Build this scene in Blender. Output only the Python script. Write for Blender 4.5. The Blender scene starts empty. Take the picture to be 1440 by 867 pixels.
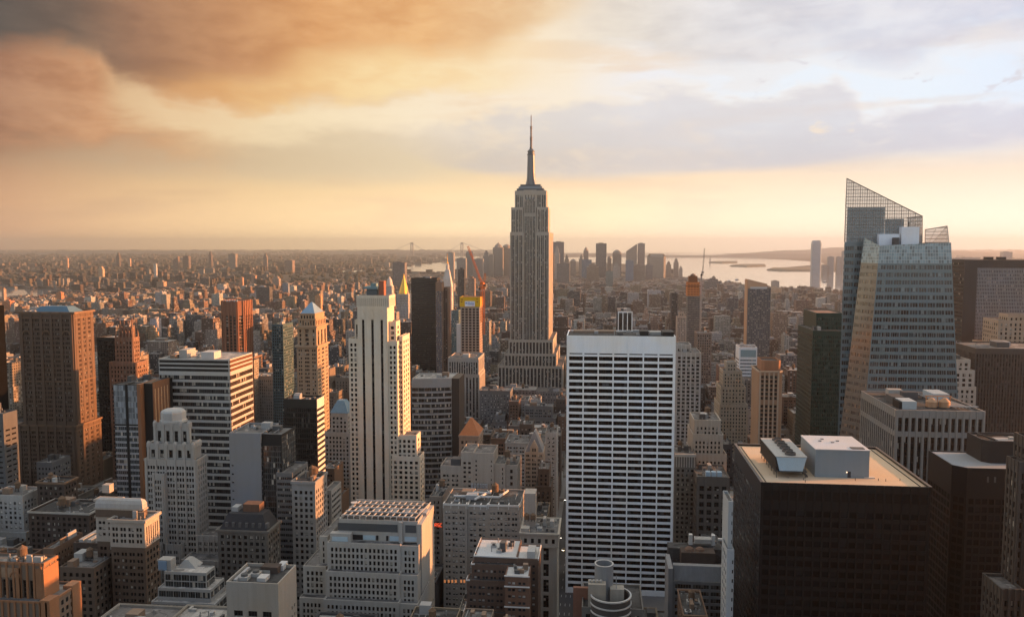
import bpy, math, random
import numpy as np
from mathutils import Vector, Matrix
R = math.radians
random.seed(7)
S = bpy.context.scene
COL = S.collection

# ------------------------------------------------------------------ camera
CAM_H = 245.0
FPX, CX, CY = 1143.0, 720.0, 433.5          # focal length and centre in pixels of the 1440 px photograph
YAW, PITCH = R(5.98), math.atan(88.5 / 1143.0)
cam_data = bpy.data.cameras.new("camera")
cam = bpy.data.objects.new("camera", cam_data)
COL.objects.link(cam)
cam.location = (0, 0, CAM_H)
cam.rotation_euler = (math.pi / 2 - PITCH, 0, YAW)
cam_data.sensor_fit = 'HORIZONTAL'
cam_data.angle = 2 * math.atan(720.0 / FPX)
cam_data.clip_start = 1.0
cam_data.clip_end = 120000.0
S.camera = cam
S.render.engine = 'CYCLES'
S.cycles.use_denoising = True
S.cycles.max_bounces = 5
S.cycles.diffuse_bounces = 2
S.cycles.glossy_bounces = 3
S.cycles.transmission_bounces = 4
S.cycles.transparent_max_bounces = 12
S.cycles.volume_bounces = 0
S.view_settings.view_transform = 'Standard'
S.view_settings.look = 'None'
S.view_settings.exposure = 1.35
S.view_settings.gamma = 1.0

# ------------------------------------------------------------------ node helper
class G:
    """Small expression helper over a node tree."""
    def __init__(s, tree):
        s.t = tree
        s.n = tree.nodes
    def new(s, typ, **kw):
        nd = s.n.new(typ)
        for k, v in kw.items():
            setattr(nd, k, v)
        return nd
    def put(s, sock, v):
        if isinstance(v, bpy.types.NodeSocket):
            s.t.links.new(v, sock)
        elif isinstance(v, (tuple, list)):
            sock.default_value = tuple(v) + (1.0,) if (sock.type == 'RGBA' and len(v) == 3) else tuple(v)
        else:
            sock.default_value = v
    def m(s, op, a, b=None, c=None, clamp=False):
        nd = s.new('ShaderNodeMath', operation=op, use_clamp=clamp)
        for i, v in enumerate((a, b, c)):
            if v is not None:
                s.put(nd.inputs[i], v)
        return nd.outputs[0]
    def add(s, a, b): return s.m('ADD', a, b)
    def sub(s, a, b): return s.m('SUBTRACT', a, b)
    def mul(s, a, b): return s.m('MULTIPLY', a, b)
    def div(s, a, b): return s.m('DIVIDE', a, b)
    def lt(s, a, b): return s.m('LESS_THAN', a, b)
    def gt(s, a, b): return s.m('GREATER_THAN', a, b)
    def smooth(s, x, a, b, to0=0.0, to1=1.0):
        nd = s.new('ShaderNodeMapRange', interpolation_type='SMOOTHSTEP')
        for i, v in enumerate((x, a, b, to0, to1)):
            s.put(nd.inputs[i], v)
        return nd.outputs[0]
    def lin(s, x, a, b, to0=0.0, to1=1.0):
        nd = s.new('ShaderNodeMapRange')
        for i, v in enumerate((x, a, b, to0, to1)):
            s.put(nd.inputs[i], v)
        return nd.outputs[0]
    def mix(s, f, a, b, blend='MIX'):
        nd = s.new('ShaderNodeMix', data_type='RGBA', blend_type=blend)
        s.put(nd.inputs[0], f); s.put(nd.inputs[6], a); s.put(nd.inputs[7], b)
        return nd.outputs[2]
    def xyz(s, v):
        nd = s.new('ShaderNodeSeparateXYZ'); s.put(nd.inputs[0], v)
        return nd.outputs
    def vec(s, x, y, z):
        nd = s.new('ShaderNodeCombineXYZ')
        s.put(nd.inputs[0], x); s.put(nd.inputs[1], y); s.put(nd.inputs[2], z)
        return nd.outputs[0]
    def noise(s, v, scale, detail=4.0, rough=0.5, dist=0.0):
        nd = s.new('ShaderNodeTexNoise')
        s.put(nd.inputs['Vector'], v)
        nd.inputs['Scale'].default_value = scale
        nd.inputs['Detail'].default_value = detail
        nd.inputs['Roughness'].default_value = rough
        nd.inputs['Distortion'].default_value = dist
        return nd.outputs[0]
    def white(s, v):
        nd = s.new('ShaderNodeTexWhiteNoise', noise_dimensions='3D')
        s.put(nd.inputs['Vector'], v)
        return nd.outputs
    def ramp(s, x, pts):
        nd = s.new('ShaderNodeValToRGB')
        s.put(nd.inputs[0], x)
        el = nd.color_ramp.elements
        while len(el) > 1:
            el.remove(el[-1])
        for i, (p, c) in enumerate(pts):
            e = el[0] if i == 0 else el.new(p)
            e.position = p
            e.color = tuple(c) + (1.0,) if len(c) == 3 else c
        return nd.outputs[0]
    def fn(s, x, pts, lo, hi, vmax):
        """piecewise linear function of x on [lo,hi] with values in 0..vmax"""
        r = s.ramp(s.lin(x, lo, hi), [((p - lo) / (hi - lo), (v / vmax,) * 3) for p, v in pts])
        return s.mul(r, vmax)

SUN_EL, SUN_AZ = R(9.0), R(77.0)           # azimuth measured from +Y (down the avenues) towards +X (the west side)
SKY_K, SUN_E, SUN_COL = 0.05, 5.0, (1.0, .385, .13)
HAZE_D, HAZE_COL, HAZE_G = 0.000048, (.99, .98, .965), 0.82
# ------------------------------------------------------------------ world: sky at sunset
W = bpy.data.worlds.new("World")
S.world = W
W.use_nodes = True
g = G(W.node_tree)
for nd in list(g.n):
    g.n.remove(nd)
sky = g.new('ShaderNodeTexSky', sky_type='NISHITA', sun_disc=False)
sky.sun_elevation = SUN_EL
sky.sun_rotation = SUN_AZ
sky.air_density = 1.0
sky.dust_density = 0.6
dirv = g.new('ShaderNodeTexCoord').outputs['Generated']
dx, dy, dz = g.xyz(dirv)
azi = g.mul(g.m('ARCTAN2', dx, dy), 180 / math.pi)         # 0 = down the avenues, + = west
A = g.add(azi, 6.0)                                         # centred on the avenue view
E = g.mul(g.m('ARCSINE', g.m('MINIMUM', g.m('MAXIMUM', dz, -1.0), 1.0)), 180 / math.pi)
cv = g.vec(g.mul(A, 0.085), g.mul(E, 0.24), 0.0)
n1 = g.sub(g.noise(cv, 1.0, 7.0, 0.55, 0.4), 0.5)
cv2 = g.vec(g.mul(A, 0.28), g.mul(E, 0.62), 4.3)
n2 = g.sub(g.noise(cv2, 1.0, 7.0, 0.62, 0.3), 0.5)
cv3 = g.vec(g.mul(A, 0.05), g.mul(E, 0.42), 9.1)
n3 = g.sub(g.noise(cv3, 1.0, 6.0, 0.55, 0.2), 0.5)
def pe(px, py):
    """direction in the sky (azimuth off the avenue axis, elevation) seen at a spot of the photograph"""
    X = (px - 720.0) / FPX
    ty = (433.5 - py) / FPX
    yy = math.cos(PITCH) + ty * math.sin(PITCH)
    zz = -math.sin(PITCH) + ty * math.cos(PITCH)
    return math.degrees(math.atan2(X, yy)), math.degrees(math.atan2(zz, math.hypot(X, yy)))
LO, HI = -36.0, 36.0
Au = g.lin(A, LO, HI)
def s2l(c): return tuple((v / 255 / 12.92 if v / 255 < .04045 else ((v / 255 + .055) / 1.055) ** 2.4) for v in c)
def a_ramp(pts):                                            # colour along the azimuth, keyed by photo column and sRGB
    return g.ramp(Au, [((pe(p, 200)[0] - LO) / (HI - LO), s2l(c_)) for p, c_ in pts])
def edge_fn(pts):                                           # elevation of an edge along the azimuth
    q = [pe(*p) for p in pts]
    return g.mul(g.ramp(Au, [((a - LO) / (HI - LO), (e / 20.0,) * 3) for a, e in q]), 20.0)
def px_in(p): return pe(p, 200)[0]
cv4 = g.vec(g.mul(A, 0.55), g.mul(E, 1.5), 2.2)
n4 = g.sub(g.noise(cv4, 1.0, 6.0, .62, .4), .5)
n5 = g.sub(g.noise(g.vec(g.mul(A, .16), g.mul(E, .42), 6.6), 1.0, 8.0, .58, .5), .5)
rag = g.add(g.add(g.mul(n1, 3.4), g.mul(n5, 4.6)), g.add(g.mul(n2, 1.6), g.mul(n4, 1.0)))       # ragged cloud edges, in degrees
soft = g.add(g.mul(n3, 1.6), g.mul(n1, 1.4))
low = a_ramp([(0, (190, 146, 112)), (200, (216, 178, 134)), (400, (232, 198, 150)), (600, (244, 212, 166)), (850, (252, 221, 182)), (1100, (250, 224, 196)), (1440, (243, 224, 204))])
mid = a_ramp([(0, (176, 140, 112)), (150, (196, 164, 130)), (320, (224, 190, 146)), (480, (244, 220, 184)), (620, (250, 232, 206)), (800, (250, 236, 216)), (900, (240, 238, 240)), (1050, (236, 242, 250)), (1300, (233, 243, 254)), (1440, (226, 238, 254))])
c = g.mix(g.smooth(g.add(E, soft), 4.2, 8.0), low, mid)
# thin veils near the horizon
c = g.mix(g.mul(g.smooth(g.add(n3, g.mul(n2, .25)), -.03, .13), g.mul(g.smooth(E, .3, 2.0), .6)), c, a_ramp([(0, (178, 140, 110)), (400, (216, 182, 142)), (720, (240, 206, 168)), (1100, (236, 212, 190)), (1440, (226, 212, 202))]))
# grey-olive veil in the left half above the glow
veil = g.mul(g.smooth(g.add(E, soft), 3.6, 5.2), g.sub(1.0, g.smooth(g.add(E, g.mul(rag, .8)), 6.4, 8.4)))
c = g.mix(g.mul(veil, g.mul(g.sub(1.0, g.smooth(A, px_in(560), px_in(760))), .75)), c, a_ramp([(0, (172, 138, 108)), (200, (196, 168, 136)), (400, (214, 192, 158)), (600, (224, 206, 176))]))
# brown mass at the left
bm = edge_fn([(-40, 225), (80, 212), (160, 205), (240, 222), (330, 218), (430, 180), (520, 140), (720, 100), (1440, 20)])
brown = g.mul(g.smooth(g.add(E, g.mul(rag, 1.2)), g.sub(bm, 1.5), g.add(bm, 2.0)), g.sub(1.0, g.smooth(A, px_in(250), px_in(430))))
bt = g.smooth(g.add(n5, g.add(g.mul(n2, .8), g.mul(n4, .35))), -.24, .28)
c = g.mix(g.mul(brown, g.smooth(g.add(n5, g.mul(n2, .8)), -.25, .3, .95, .62)), c, g.mix(bt, a_ramp([(0, (152, 104, 78)), (140, (190, 132, 90)), (300, (220, 166, 114)), (430, (236, 194, 140))]), a_ramp([(0, (184, 130, 96)), (140, (224, 164, 116)), (300, (228, 182, 130)), (430, (242, 208, 156))])))
# cream ragged gap running down to the right, then the pale gap under the gold cloud
gapc = edge_fn([(-40, 90), (140, 118), (170, 142), (210, 156), (250, 166), (330, 182), (420, 178), (520, 165), (700, 150), (1440, 150)])
gap = g.sub(1.0, g.smooth(g.m('ABSOLUTE', g.sub(g.add(E, g.mul(rag, .8)), gapc)), .2, 2.0))
gap = g.mul(gap, g.mul(g.smooth(A, px_in(130), px_in(185)), g.sub(1.0, g.smooth(A, px_in(560), px_in(700)))))
c = g.mix(g.mul(gap, .7), c, a_ramp([(150, (226, 192, 146)), (240, (240, 212, 168)), (420, (250, 228, 188)), (640, (252, 236, 208))]))
# gold cloud and bright strip below the deck
gb = edge_fn([(-40, 120), (180, 122), (215, 138), (260, 160), (320, 166), (380, 160), (440, 140), (520, 132), (620, 136), (720, 128), (840, 110), (1440, 60)])
gold = g.smooth(g.add(E, g.mul(rag, .8)), g.sub(gb, .6), g.add(gb, 1.0))
gold = g.mul(gold, g.mul(g.smooth(A, px_in(180), px_in(240)), g.sub(1.0, g.smooth(A, px_in(660), px_in(840)))))
c = g.mix(g.mul(gold, .9), c, g.mix(g.smooth(g.add(n5, g.mul(n2, .7)), -.16, .24), a_ramp([(180, (196, 142, 96)), (300, (218, 162, 104)), (430, (234, 184, 122)), (560, (246, 208, 148)), (760, (250, 222, 178))]), a_ramp([(180, (214, 160, 110)), (300, (234, 184, 124)), (430, (248, 208, 144)), (560, (252, 224, 170)), (760, (252, 232, 196))])))
# lavender bank across the right half
bot = edge_fn([(480, 196), (560, 214), (620, 238), (700, 248), (850, 250), (950, 246), (1050, 240), (1150, 231), (1250, 222), (1350, 214), (1480, 204)])
top = edge_fn([(480, 200), (560, 190), (620, 172), (690, 160), (760, 162), (850, 140), (930, 132), (1050, 142), (1110, 132), (1175, 122), (1200, 148), (1216, 172), (1260, 168), (1320, 158), (1400, 150), (1480, 152)])
bank = g.mul(g.smooth(g.add(E, g.mul(n3, 1.0)), g.sub(bot, .3), g.add(bot, .55)), g.sub(1.0, g.smooth(g.add(E, g.mul(rag, .75)), g.sub(top, .4), g.add(top, .6))))
bank = g.mul(bank, g.smooth(A, px_in(470), px_in(690)))
rim = g.mul(g.smooth(A, px_in(600), px_in(760)), g.sub(1.0, g.smooth(g.m('ABSOLUTE', g.sub(g.add(E, g.mul(rag, .9)), g.add(top, .15))), .1, .75)))
c = g.mix(g.mul(rim, .4), c, a_ramp([(600, (252, 232, 200)), (900, (252, 236, 214)), (1200, (248, 234, 224)), (1440, (240, 234, 234))]))
bc = g.mix(g.smooth(E, 5.2, 9.5), a_ramp([(500, (222, 202, 176)), (700, (208, 198, 190)), (900, (210, 207, 210)), (1150, (206, 205, 213)), (1440, (206, 206, 220))]), a_ramp([(500, (236, 216, 186)), (700, (220, 212, 206)), (900, (222, 218, 220)), (1150, (220, 216, 220)), (1440, (214, 214, 228))]))
bc = g.mix(g.mul(g.smooth(g.add(n2, g.mul(n4, .7)), .0, .22), .55), bc, a_ramp([(500, (244, 224, 192)), (900, (234, 222, 212)), (1200, (230, 222, 220)), (1440, (224, 220, 228))]))
c = g.mix(g.mul(bank, g.smooth(g.add(n5, g.mul(n2, .6)), -.3, .25, .95, .68)), c, bc)
hole = g.smooth(g.add(g.add(n2, n4), g.mul(g.m('ADD', g.m('POWER', g.div(g.sub(A, px_in(1150)), 2.6), 2.0), g.m('POWER', g.div(g.sub(E, pe(1150, 190)[1]), 1.3), 2.0)), -.16)), -.04, .12)
c = g.mix(g.mul(hole, .7), c, s2l((250, 230, 206)))
# high deck: dark grey at the upper left, brown and orange towards the middle
db = edge_fn([(-40, 74), (60, 74), (140, 80), (165, 124), (215, 132), (290, 118), (380, 112), (430, 88), (500, 74), (560, 72), (600, 82), (680, 80), (730, 58), (780, 34), (860, 8), (1440, -40)])
deck = g.mul(g.smooth(g.add(E, g.mul(rag, .7)), g.sub(db, .7), g.add(db, 1.3)), g.sub(1.0, g.smooth(A, px_in(760), px_in(900))))
dt_ = g.smooth(g.add(g.add(n5, g.mul(n1, .8)), g.add(g.mul(n2, .7), g.mul(n4, .3))), -.26, .30)
dk = g.mix(dt_, a_ramp([(0, (78, 72, 67)), (110, (100, 83, 72)), (200, (144, 105, 80)), (320, (178, 124, 84)), (450, (210, 148, 92)), (600, (222, 164, 106)), (720, (226, 182, 134)), (860, (226, 200, 164))]), a_ramp([(0, (92, 84, 78)), (110, (122, 100, 84)), (200, (166, 122, 92)), (320, (200, 146, 102)), (450, (230, 172, 114)), (600, (242, 192, 132)), (720, (240, 204, 156)), (860, (238, 216, 186))]))
c = g.mix(g.mul(deck, .97), c, dk)
# upper right: grey-lavender clouds with bright edges
ub = edge_fn([(700, 60), (780, 84), (860, 72), (960, 92), (1040, 98), (1100, 84), (1150, 62), (1175, 76), (1210, 96), (1265, 100), (1310, 80), (1360, 64), (1420, 56), (1500, 66)])
uc = g.mul(g.smooth(g.add(E, g.mul(rag, .9)), g.sub(ub, .4), g.add(ub, 1.3)), g.smooth(A, px_in(720), px_in(900)))
edge = g.mul(g.sub(1.0, g.smooth(g.m('ABSOLUTE', g.sub(g.add(E, rag), g.sub(ub, .2))), .2, 1.1)), g.smooth(A, px_in(740), px_in(900)))
c = g.mix(g.mul(edge, .35), c, a_ramp([(740, (250, 226, 186)), (1000, (240, 226, 214)), (1200, (242, 234, 230)), (1440, (240, 232, 230))]))
ut = g.smooth(g.add(n5, g.mul(n2, .7)), -.22, .26)
c = g.mix(g.mul(uc, .9), c, g.mix(ut, a_ramp([(720, (232, 206, 168)), (860, (218, 206, 192)), (1000, (212, 208, 209)), (1200, (206, 206, 218)), (1440, (200, 204, 222))]), a_ramp([(720, (246, 222, 184)), (860, (238, 226, 208)), (1000, (232, 228, 228)), (1200, (230, 230, 236)), (1440, (230, 228, 236))])))
# small broken clouds in the opening
pf = g.mul(g.smooth(g.add(n2, g.mul(n4, .8)), .10, .22), g.mul(g.smooth(A, px_in(960), px_in(1060)), g.mul(g.smooth(E, 8.6, 9.6), g.sub(1.0, g.smooth(E, 12.4, 13.2)))))
c = g.mix(g.mul(pf, .75), c, s2l((216, 212, 218)))
# unseen rest of the dome, toned for fill light: sunset glow west, cool north
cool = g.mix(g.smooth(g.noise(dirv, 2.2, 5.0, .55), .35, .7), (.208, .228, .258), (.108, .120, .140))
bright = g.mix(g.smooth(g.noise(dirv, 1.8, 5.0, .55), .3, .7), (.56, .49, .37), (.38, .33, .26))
rest = g.mix(g.smooth(dy, -.12, .30), cool, bright)           # brightened to the south for haze and roofs, dimmed to the north
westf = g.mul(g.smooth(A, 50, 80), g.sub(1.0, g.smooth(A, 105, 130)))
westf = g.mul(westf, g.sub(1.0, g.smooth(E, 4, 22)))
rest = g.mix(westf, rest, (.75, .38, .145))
eastf = g.mul(g.mul(g.smooth(A, -40, -65), g.sub(1.0, g.smooth(A, -100, -130))), g.sub(1.0, g.smooth(E, 12, 40)))
rest = g.mix(eastf, rest, (.36, .23, .14))           # warm glow added in the unseen east for the tower facet to mirror
EXK = 2 ** -S.view_settings.exposure
gl_ = g.mul(g.smooth(E, 6.0, .5, 1.0, 1.5), EXK)                     # the glow is strongest along the horizon
c = g.mix(1.0, c, g.vec(gl_, gl_, gl_), 'MULTIPLY')
absA = g.m('ABSOLUTE', A)
out = g.m('MAXIMUM', g.smooth(absA, 36, 62), g.smooth(E, 17.5, 32))
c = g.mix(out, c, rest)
c = g.mix(g.smooth(E, -1.0, -8.0), c, (.10, .09, .08))
nk = g.lin(out, 0, 1, SKY_K * .04, SKY_K)                       # cloud hides most of the clear sky down the avenues
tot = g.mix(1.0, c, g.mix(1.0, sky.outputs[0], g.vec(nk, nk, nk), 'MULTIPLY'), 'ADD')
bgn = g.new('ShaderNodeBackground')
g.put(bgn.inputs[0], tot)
bgn.inputs[1].default_value = 1.0
wo = g.new('ShaderNodeOutputWorld')
W.node_tree.links.new(bgn.outputs[0], wo.inputs[0])
W.cycles.sampling_method = 'MANUAL'
W.cycles.sample_map_resolution = 512

sun_d = bpy.data.lights.new("sun", 'SUN')
sun_d.energy = SUN_E
sun_d.color = SUN_COL
sun_d.angle = R(0.6)
sun = bpy.data.objects.new("sun", sun_d)
COL.objects.link(sun)
sd = Vector((math.sin(SUN_AZ) * math.cos(SUN_EL), math.cos(SUN_AZ) * math.cos(SUN_EL), math.sin(SUN_EL)))
sun.rotation_euler = sd.to_track_quat('Z', 'Y').to_euler()
# ------------------------------------------------------------------ pixel / world helpers (photo pixels 1440 x 867)
_f0 = np.array((-math.sin(YAW), math.cos(YAW), 0.0)); _r = np.array((math.cos(YAW), math.sin(YAW), 0.0)); _z = np.array((0, 0, 1.0))
_f = _f0 * math.cos(PITCH) - _z * math.sin(PITCH); _u = _f0 * math.sin(PITCH) + _z * math.cos(PITCH)
_C = np.array((0, 0, CAM_H))
def ray(px, py): return _f * FPX + _r * (px - CX) + _u * (CY - py)
def at(px, py, Y):
    d = ray(px, py); k = Y / d[1]
    return d[0] * k, CAM_H + d[2] * k
CUR = [720.0]                                               # photo column of the building being set out
def zat(py, Y, px=None): return at(CUR[0] if px is None else px, py, Y)[1]
def xat(px, py, Y): return at(px, py, Y)[0]
def ground(px, py, z=0.0):
    d = ray(px, py); k = (z - CAM_H) / d[2]
    return d[0] * k, d[1] * k
def yat(px, py, X):
    d = ray(px, py)
    return d[1] * X / d[0]
def proj(P):
    Q = np.asarray(P, float) - _C
    w = Q @ _f
    return np.stack([CX + FPX * (Q @ _r) / w, CY - FPX * (Q @ _u) / w, w], -1)

# ------------------------------------------------------------------ mesh builder
class MB:
    def __init__(s):
        s.q, s.uv, s.rnd, s.col = [], [], [], []
        s.ng = []
    def empty(s): return not s.q and not s.ng
    def quads(s, a, uv=None, rnd=None):
        a = np.asarray(a, float).reshape(-1, 4, 3)
        s.q.append(a)
        s.uv.append(np.zeros((len(a), 4, 2)) if uv is None else uv)
        s.rnd.append(np.zeros(len(a)) if rnd is None else rnd)
    def ngon(s, pts): s.ng.append([tuple(p) for p in pts])
    def box(s, x0, x1, y0, y1, z0, z1):
        v = lambda i, j, k: ((x0, x1)[i], (y0, y1)[j], (z0, z1)[k])
        s.quads([[v(0,0,0), v(1,0,0), v(1,0,1), v(0,0,1)], [v(1,0,0), v(1,1,0), v(1,1,1), v(1,0,1)],
                 [v(1,1,0), v(0,1,0), v(0,1,1), v(1,1,1)], [v(0,1,0), v(0,0,0), v(0,0,1), v(0,1,1)],
                 [v(0,0,1), v(1,0,1), v(1,1,1), v(0,1,1)], [v(0,1,0), v(1,1,0), v(1,0,0), v(0,0,0)]])
        return s
    def loft(s, rings, cap0=True, cap1=True):
        """closed rings of equal length, bottom to top"""
        for a, b in zip(rings[:-1], rings[1:]):
            n = len(a)
            s.quads([[a[i], a[(i + 1) % n], b[(i + 1) % n], b[i]] for i in range(n)])
        if cap1: s.ngon(rings[-1])
        if cap0: s.ngon(rings[0][::-1])
        return s
    def lathe(s, c, prof, n=16, cap0=True, cap1=True, ph=0.0):
        rings = [[(c[0] + r * math.cos(2 * math.pi * i / n + ph), c[1] + r * math.sin(2 * math.pi * i / n + ph), c[2] + z) for i in range(n)] for r, z in prof]
        return s.loft(rings, cap0, cap1)
    def bar(s, p, q, w, h=None):
        p, q = np.array(p, float), np.array(q, float)
        h = h or w
        d = q - p; d /= (np.linalg.norm(d) + 1e-9)
        up = np.array((0, 0, 1.0)) if abs(d[2]) < .9 else np.array((0, 1.0, 0))
        a = np.cross(d, up); a /= np.linalg.norm(a); b = np.cross(a, d)
        ring = lambda c: [tuple(c + a * i * w / 2 + b * j * h / 2) for i, j in ((-1, -1), (1, -1), (1, 1), (-1, 1))]
        r0, r1 = ring(p), ring(q)
        return s.loft([r0, r1]) if np.dot(np.cross(np.subtract(r0[1], r0[0]), np.subtract(r0[3], r0[0])), d) > 0 else s.loft([r0[::-1], r1[::-1]])
    def build(s, name, mat, parent=None, smooth=False, org=None, cols=None, extra=None):
        me = bpy.data.meshes.new(name)
        o = bpy.data.objects.new(name, me)
        COL.objects.link(o)
        ofs = np.array(parent['_org'] if parent is not None and '_org' in parent else (org or (0, 0, 0)), float)
        V = np.concatenate(s.q).reshape(-1, 3) if s.q else np.zeros((0, 3))
        nq = len(V) // 4
        tot = [4] * nq
        extraV = [p for f in s.ng for p in f]
        if extraV:
            V = np.concatenate([V, np.array(extraV, float)])
            tot += [len(f) for f in s.ng]
        V = np.round(V, 3)
        U, inv = np.unique(V, axis=0, return_inverse=True)
        inv = inv.reshape(-1)
        me.vertices.add(len(U)); me.vertices.foreach_set('co', (U - ofs).astype(np.float32).ravel())
        me.loops.add(len(inv)); me.loops.foreach_set('vertex_index', inv.astype(np.int32))
        tot = np.array(tot, np.int32)
        me.polygons.add(len(tot))
        me.polygons.foreach_set('loop_start', np.concatenate([[0], np.cumsum(tot)[:-1]]).astype(np.int32))
        me.polygons.foreach_set('loop_total', tot)
        if s.q and any(np.any(u) for u in s.uv):
            ul = me.uv_layers.new(name='UVMap')
            uv = np.concatenate([np.concatenate(s.uv).reshape(-1, 2), np.zeros((len(extraV), 2))])
            ul.data.foreach_set('uv', uv.astype(np.float32).ravel())
            at_ = me.attributes.new('rnd', 'FLOAT', 'FACE')
            at_.data.foreach_set('value', np.concatenate([np.concatenate(s.rnd), np.zeros(len(s.ng))]).astype(np.float32))
        for nm, arr in (extra or {}).items():
            at_ = me.attributes.new(nm, 'FLOAT_COLOR', 'FACE')
            at_.data.foreach_set('color', np.asarray(arr, np.float32).ravel())
        me.update(calc_edges=True); me.validate()
        me.polygons.foreach_set('use_smooth', np.full(len(me.polygons), bool(smooth)))
        if mat is not None:
            me.materials.append(mat)
        if parent is not None:
            o.parent = parent
        elif org is not None:
            o.location = org
        return o

def tag(o, label=None, cat=None, group=None, kind=None):
    for k, v in (('label', label), ('category', cat), ('group', group), ('kind', kind)):
        if v: o[k] = v
    return o
def thing(name, loc, label, cat, group=None):
    o = bpy.data.objects.new(name, None)
    COL.objects.link(o)
    o.empty_display_size = 1.0
    o.location = loc
    o['_org'] = list(map(float, loc))
    return tag(o, label, cat, group)

# ------------------------------------------------------------------ materials
MATS = {}
def new_mat(name):
    m = bpy.data.materials.new(name)
    m.use_nodes = True
    for nd in list(m.node_tree.nodes): m.node_tree.nodes.remove(nd)
    gg = G(m.node_tree)
    out = gg.new('ShaderNodeOutputMaterial')
    b = gg.new('ShaderNodeBsdfPrincipled')
    m.node_tree.links.new(b.outputs[0], out.inputs[0])
    return m, gg, b, out
def stone(name, col, var=.22, rough=.85, streak=.25, metal=0.0, spec=.3, course=0.0):
    """weathered facade material: patchy stone with rain streaks and fine courses"""
    if name in MATS: return MATS[name]
    m, gg, b, _ = new_mat(name)
    P = gg.new('ShaderNodeNewGeometry').outputs['Position']
    x, y, z = gg.xyz(P)
    big = gg.noise(P, .045, 5.0, .6)
    fine = gg.noise(P, 1.1, 4.0, .6)
    st = gg.noise(gg.vec(gg.mul(x, .55), gg.mul(y, .55), gg.mul(z, .035)), 1.0, 4.0, .6)
    k = gg.add(gg.add(gg.mul(gg.sub(big, .5), var * 2.2), gg.mul(gg.sub(fine, .5), var * 1.4)), gg.mul(gg.sub(st, .5), streak * 1.8))
    if course:
        k = gg.sub(k, gg.mul(gg.lt(gg.m('FRACT', gg.mul(z, 1.0 / course)), .08), .16))
    k = gg.m('MAXIMUM', gg.add(k, 1.0), .25)
    hue = gg.mix(gg.lin(big, .3, .7), tuple(c * f for c, f in zip(col, (1.06, 1.0, .92))), tuple(c * f for c, f in zip(col, (.94, .99, 1.06))))
    gg.put(b.inputs['Base Color'], gg.mix(1.0, hue, gg.vec(k, k, k), 'MULTIPLY'))
    b.inputs['Roughness'].default_value = rough
    b.inputs['Metallic'].default_value = metal
    b.inputs['Specular IOR Level'].default_value = spec
    MATS[name] = m
    return m
def glass(name, tint=(.022, .026, .030), sp=(1.3, 1.9), fw=(.07, .06), frame=(.10, .09, .08), blind=.3, bcol=(.42, .38, .32), rough=.12, span=0.0, spancol=(.1, .1, .1), spec=.5, top=True):
    """window panes: cells of sp metres, thin frames, blinds drawn to random heights, optional spandrel strip"""
    if name in MATS: return MATS[name]
    m, gg, b, _ = new_mat(name)
    uv = gg.new('ShaderNodeUVMap').outputs[0]
    u, v, _z = gg.xyz(uv)
    us, vs = gg.mul(u, 1.0 / sp[0]), gg.mul(v, 1.0 / sp[1])
    fu, fv = gg.m('FRACT', us), gg.m('FRACT', vs)
    at_ = gg.new('ShaderNodeAttribute'); at_.attribute_name = 'rnd'
    rnd = gg.add(gg.mul(at_.outputs['Fac'], 917.0), gg.mul(gg.new('ShaderNodeObjectInfo').outputs['Random'], 531.0))
    w = gg.white(gg.vec(gg.m('FLOOR', us), gg.m('FLOOR', vs), gg.m('FLOOR', rnd)))
    r1 = w[0]; r2, r3, r4 = gg.xyz(w[1])
    fr = gg.m('MAXIMUM', gg.m('MAXIMUM', gg.lt(fu, fw[0]), gg.gt(fu, 1 - fw[0])), gg.m('MAXIMUM', gg.lt(fv, fw[1]), gg.gt(fv, 1 - fw[1])))
    bl = gg.mul(gg.lt(r1, blind), gg.gt(fv, gg.lin(r2, 0, 1, .1, .85)))
    dark = gg.mix(r3, tuple(t * .45 for t in tint), tuple(t * 1.6 for t in tint))
    bc = gg.mix(r4, tuple(t * .45 for t in bcol), bcol)
    cc = gg.mix(bl, dark, bc)
    if span:
        cc = gg.mix(gg.lt(fv, span), cc, spancol)
    cc = gg.mix(fr, cc, frame)
    gg.put(b.inputs['Base Color'], cc)
    gg.put(b.inputs['Roughness'], gg.mix(fr, (rough,) * 3, (.5,) * 3))
    b.inputs['Specular IOR Level'].default_value = spec
    MATS[name] = m
    return m
def plain(name, col, rough=.6, metal=0.0, var=.12, spec=.18):
    return stone(name, col, var, rough, .08, metal, spec)
def emit(name, col, e):
    if name in MATS: return MATS[name]
    m, gg, b, _ = new_mat(name)
    b.inputs['Base Color'].default_value = (*col, 1)
    b.inputs['Emission Color'].default_value = (*col, 1)
    b.inputs['Emission Strength'].default_value = e
    MATS[name] = m
    return m

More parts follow.
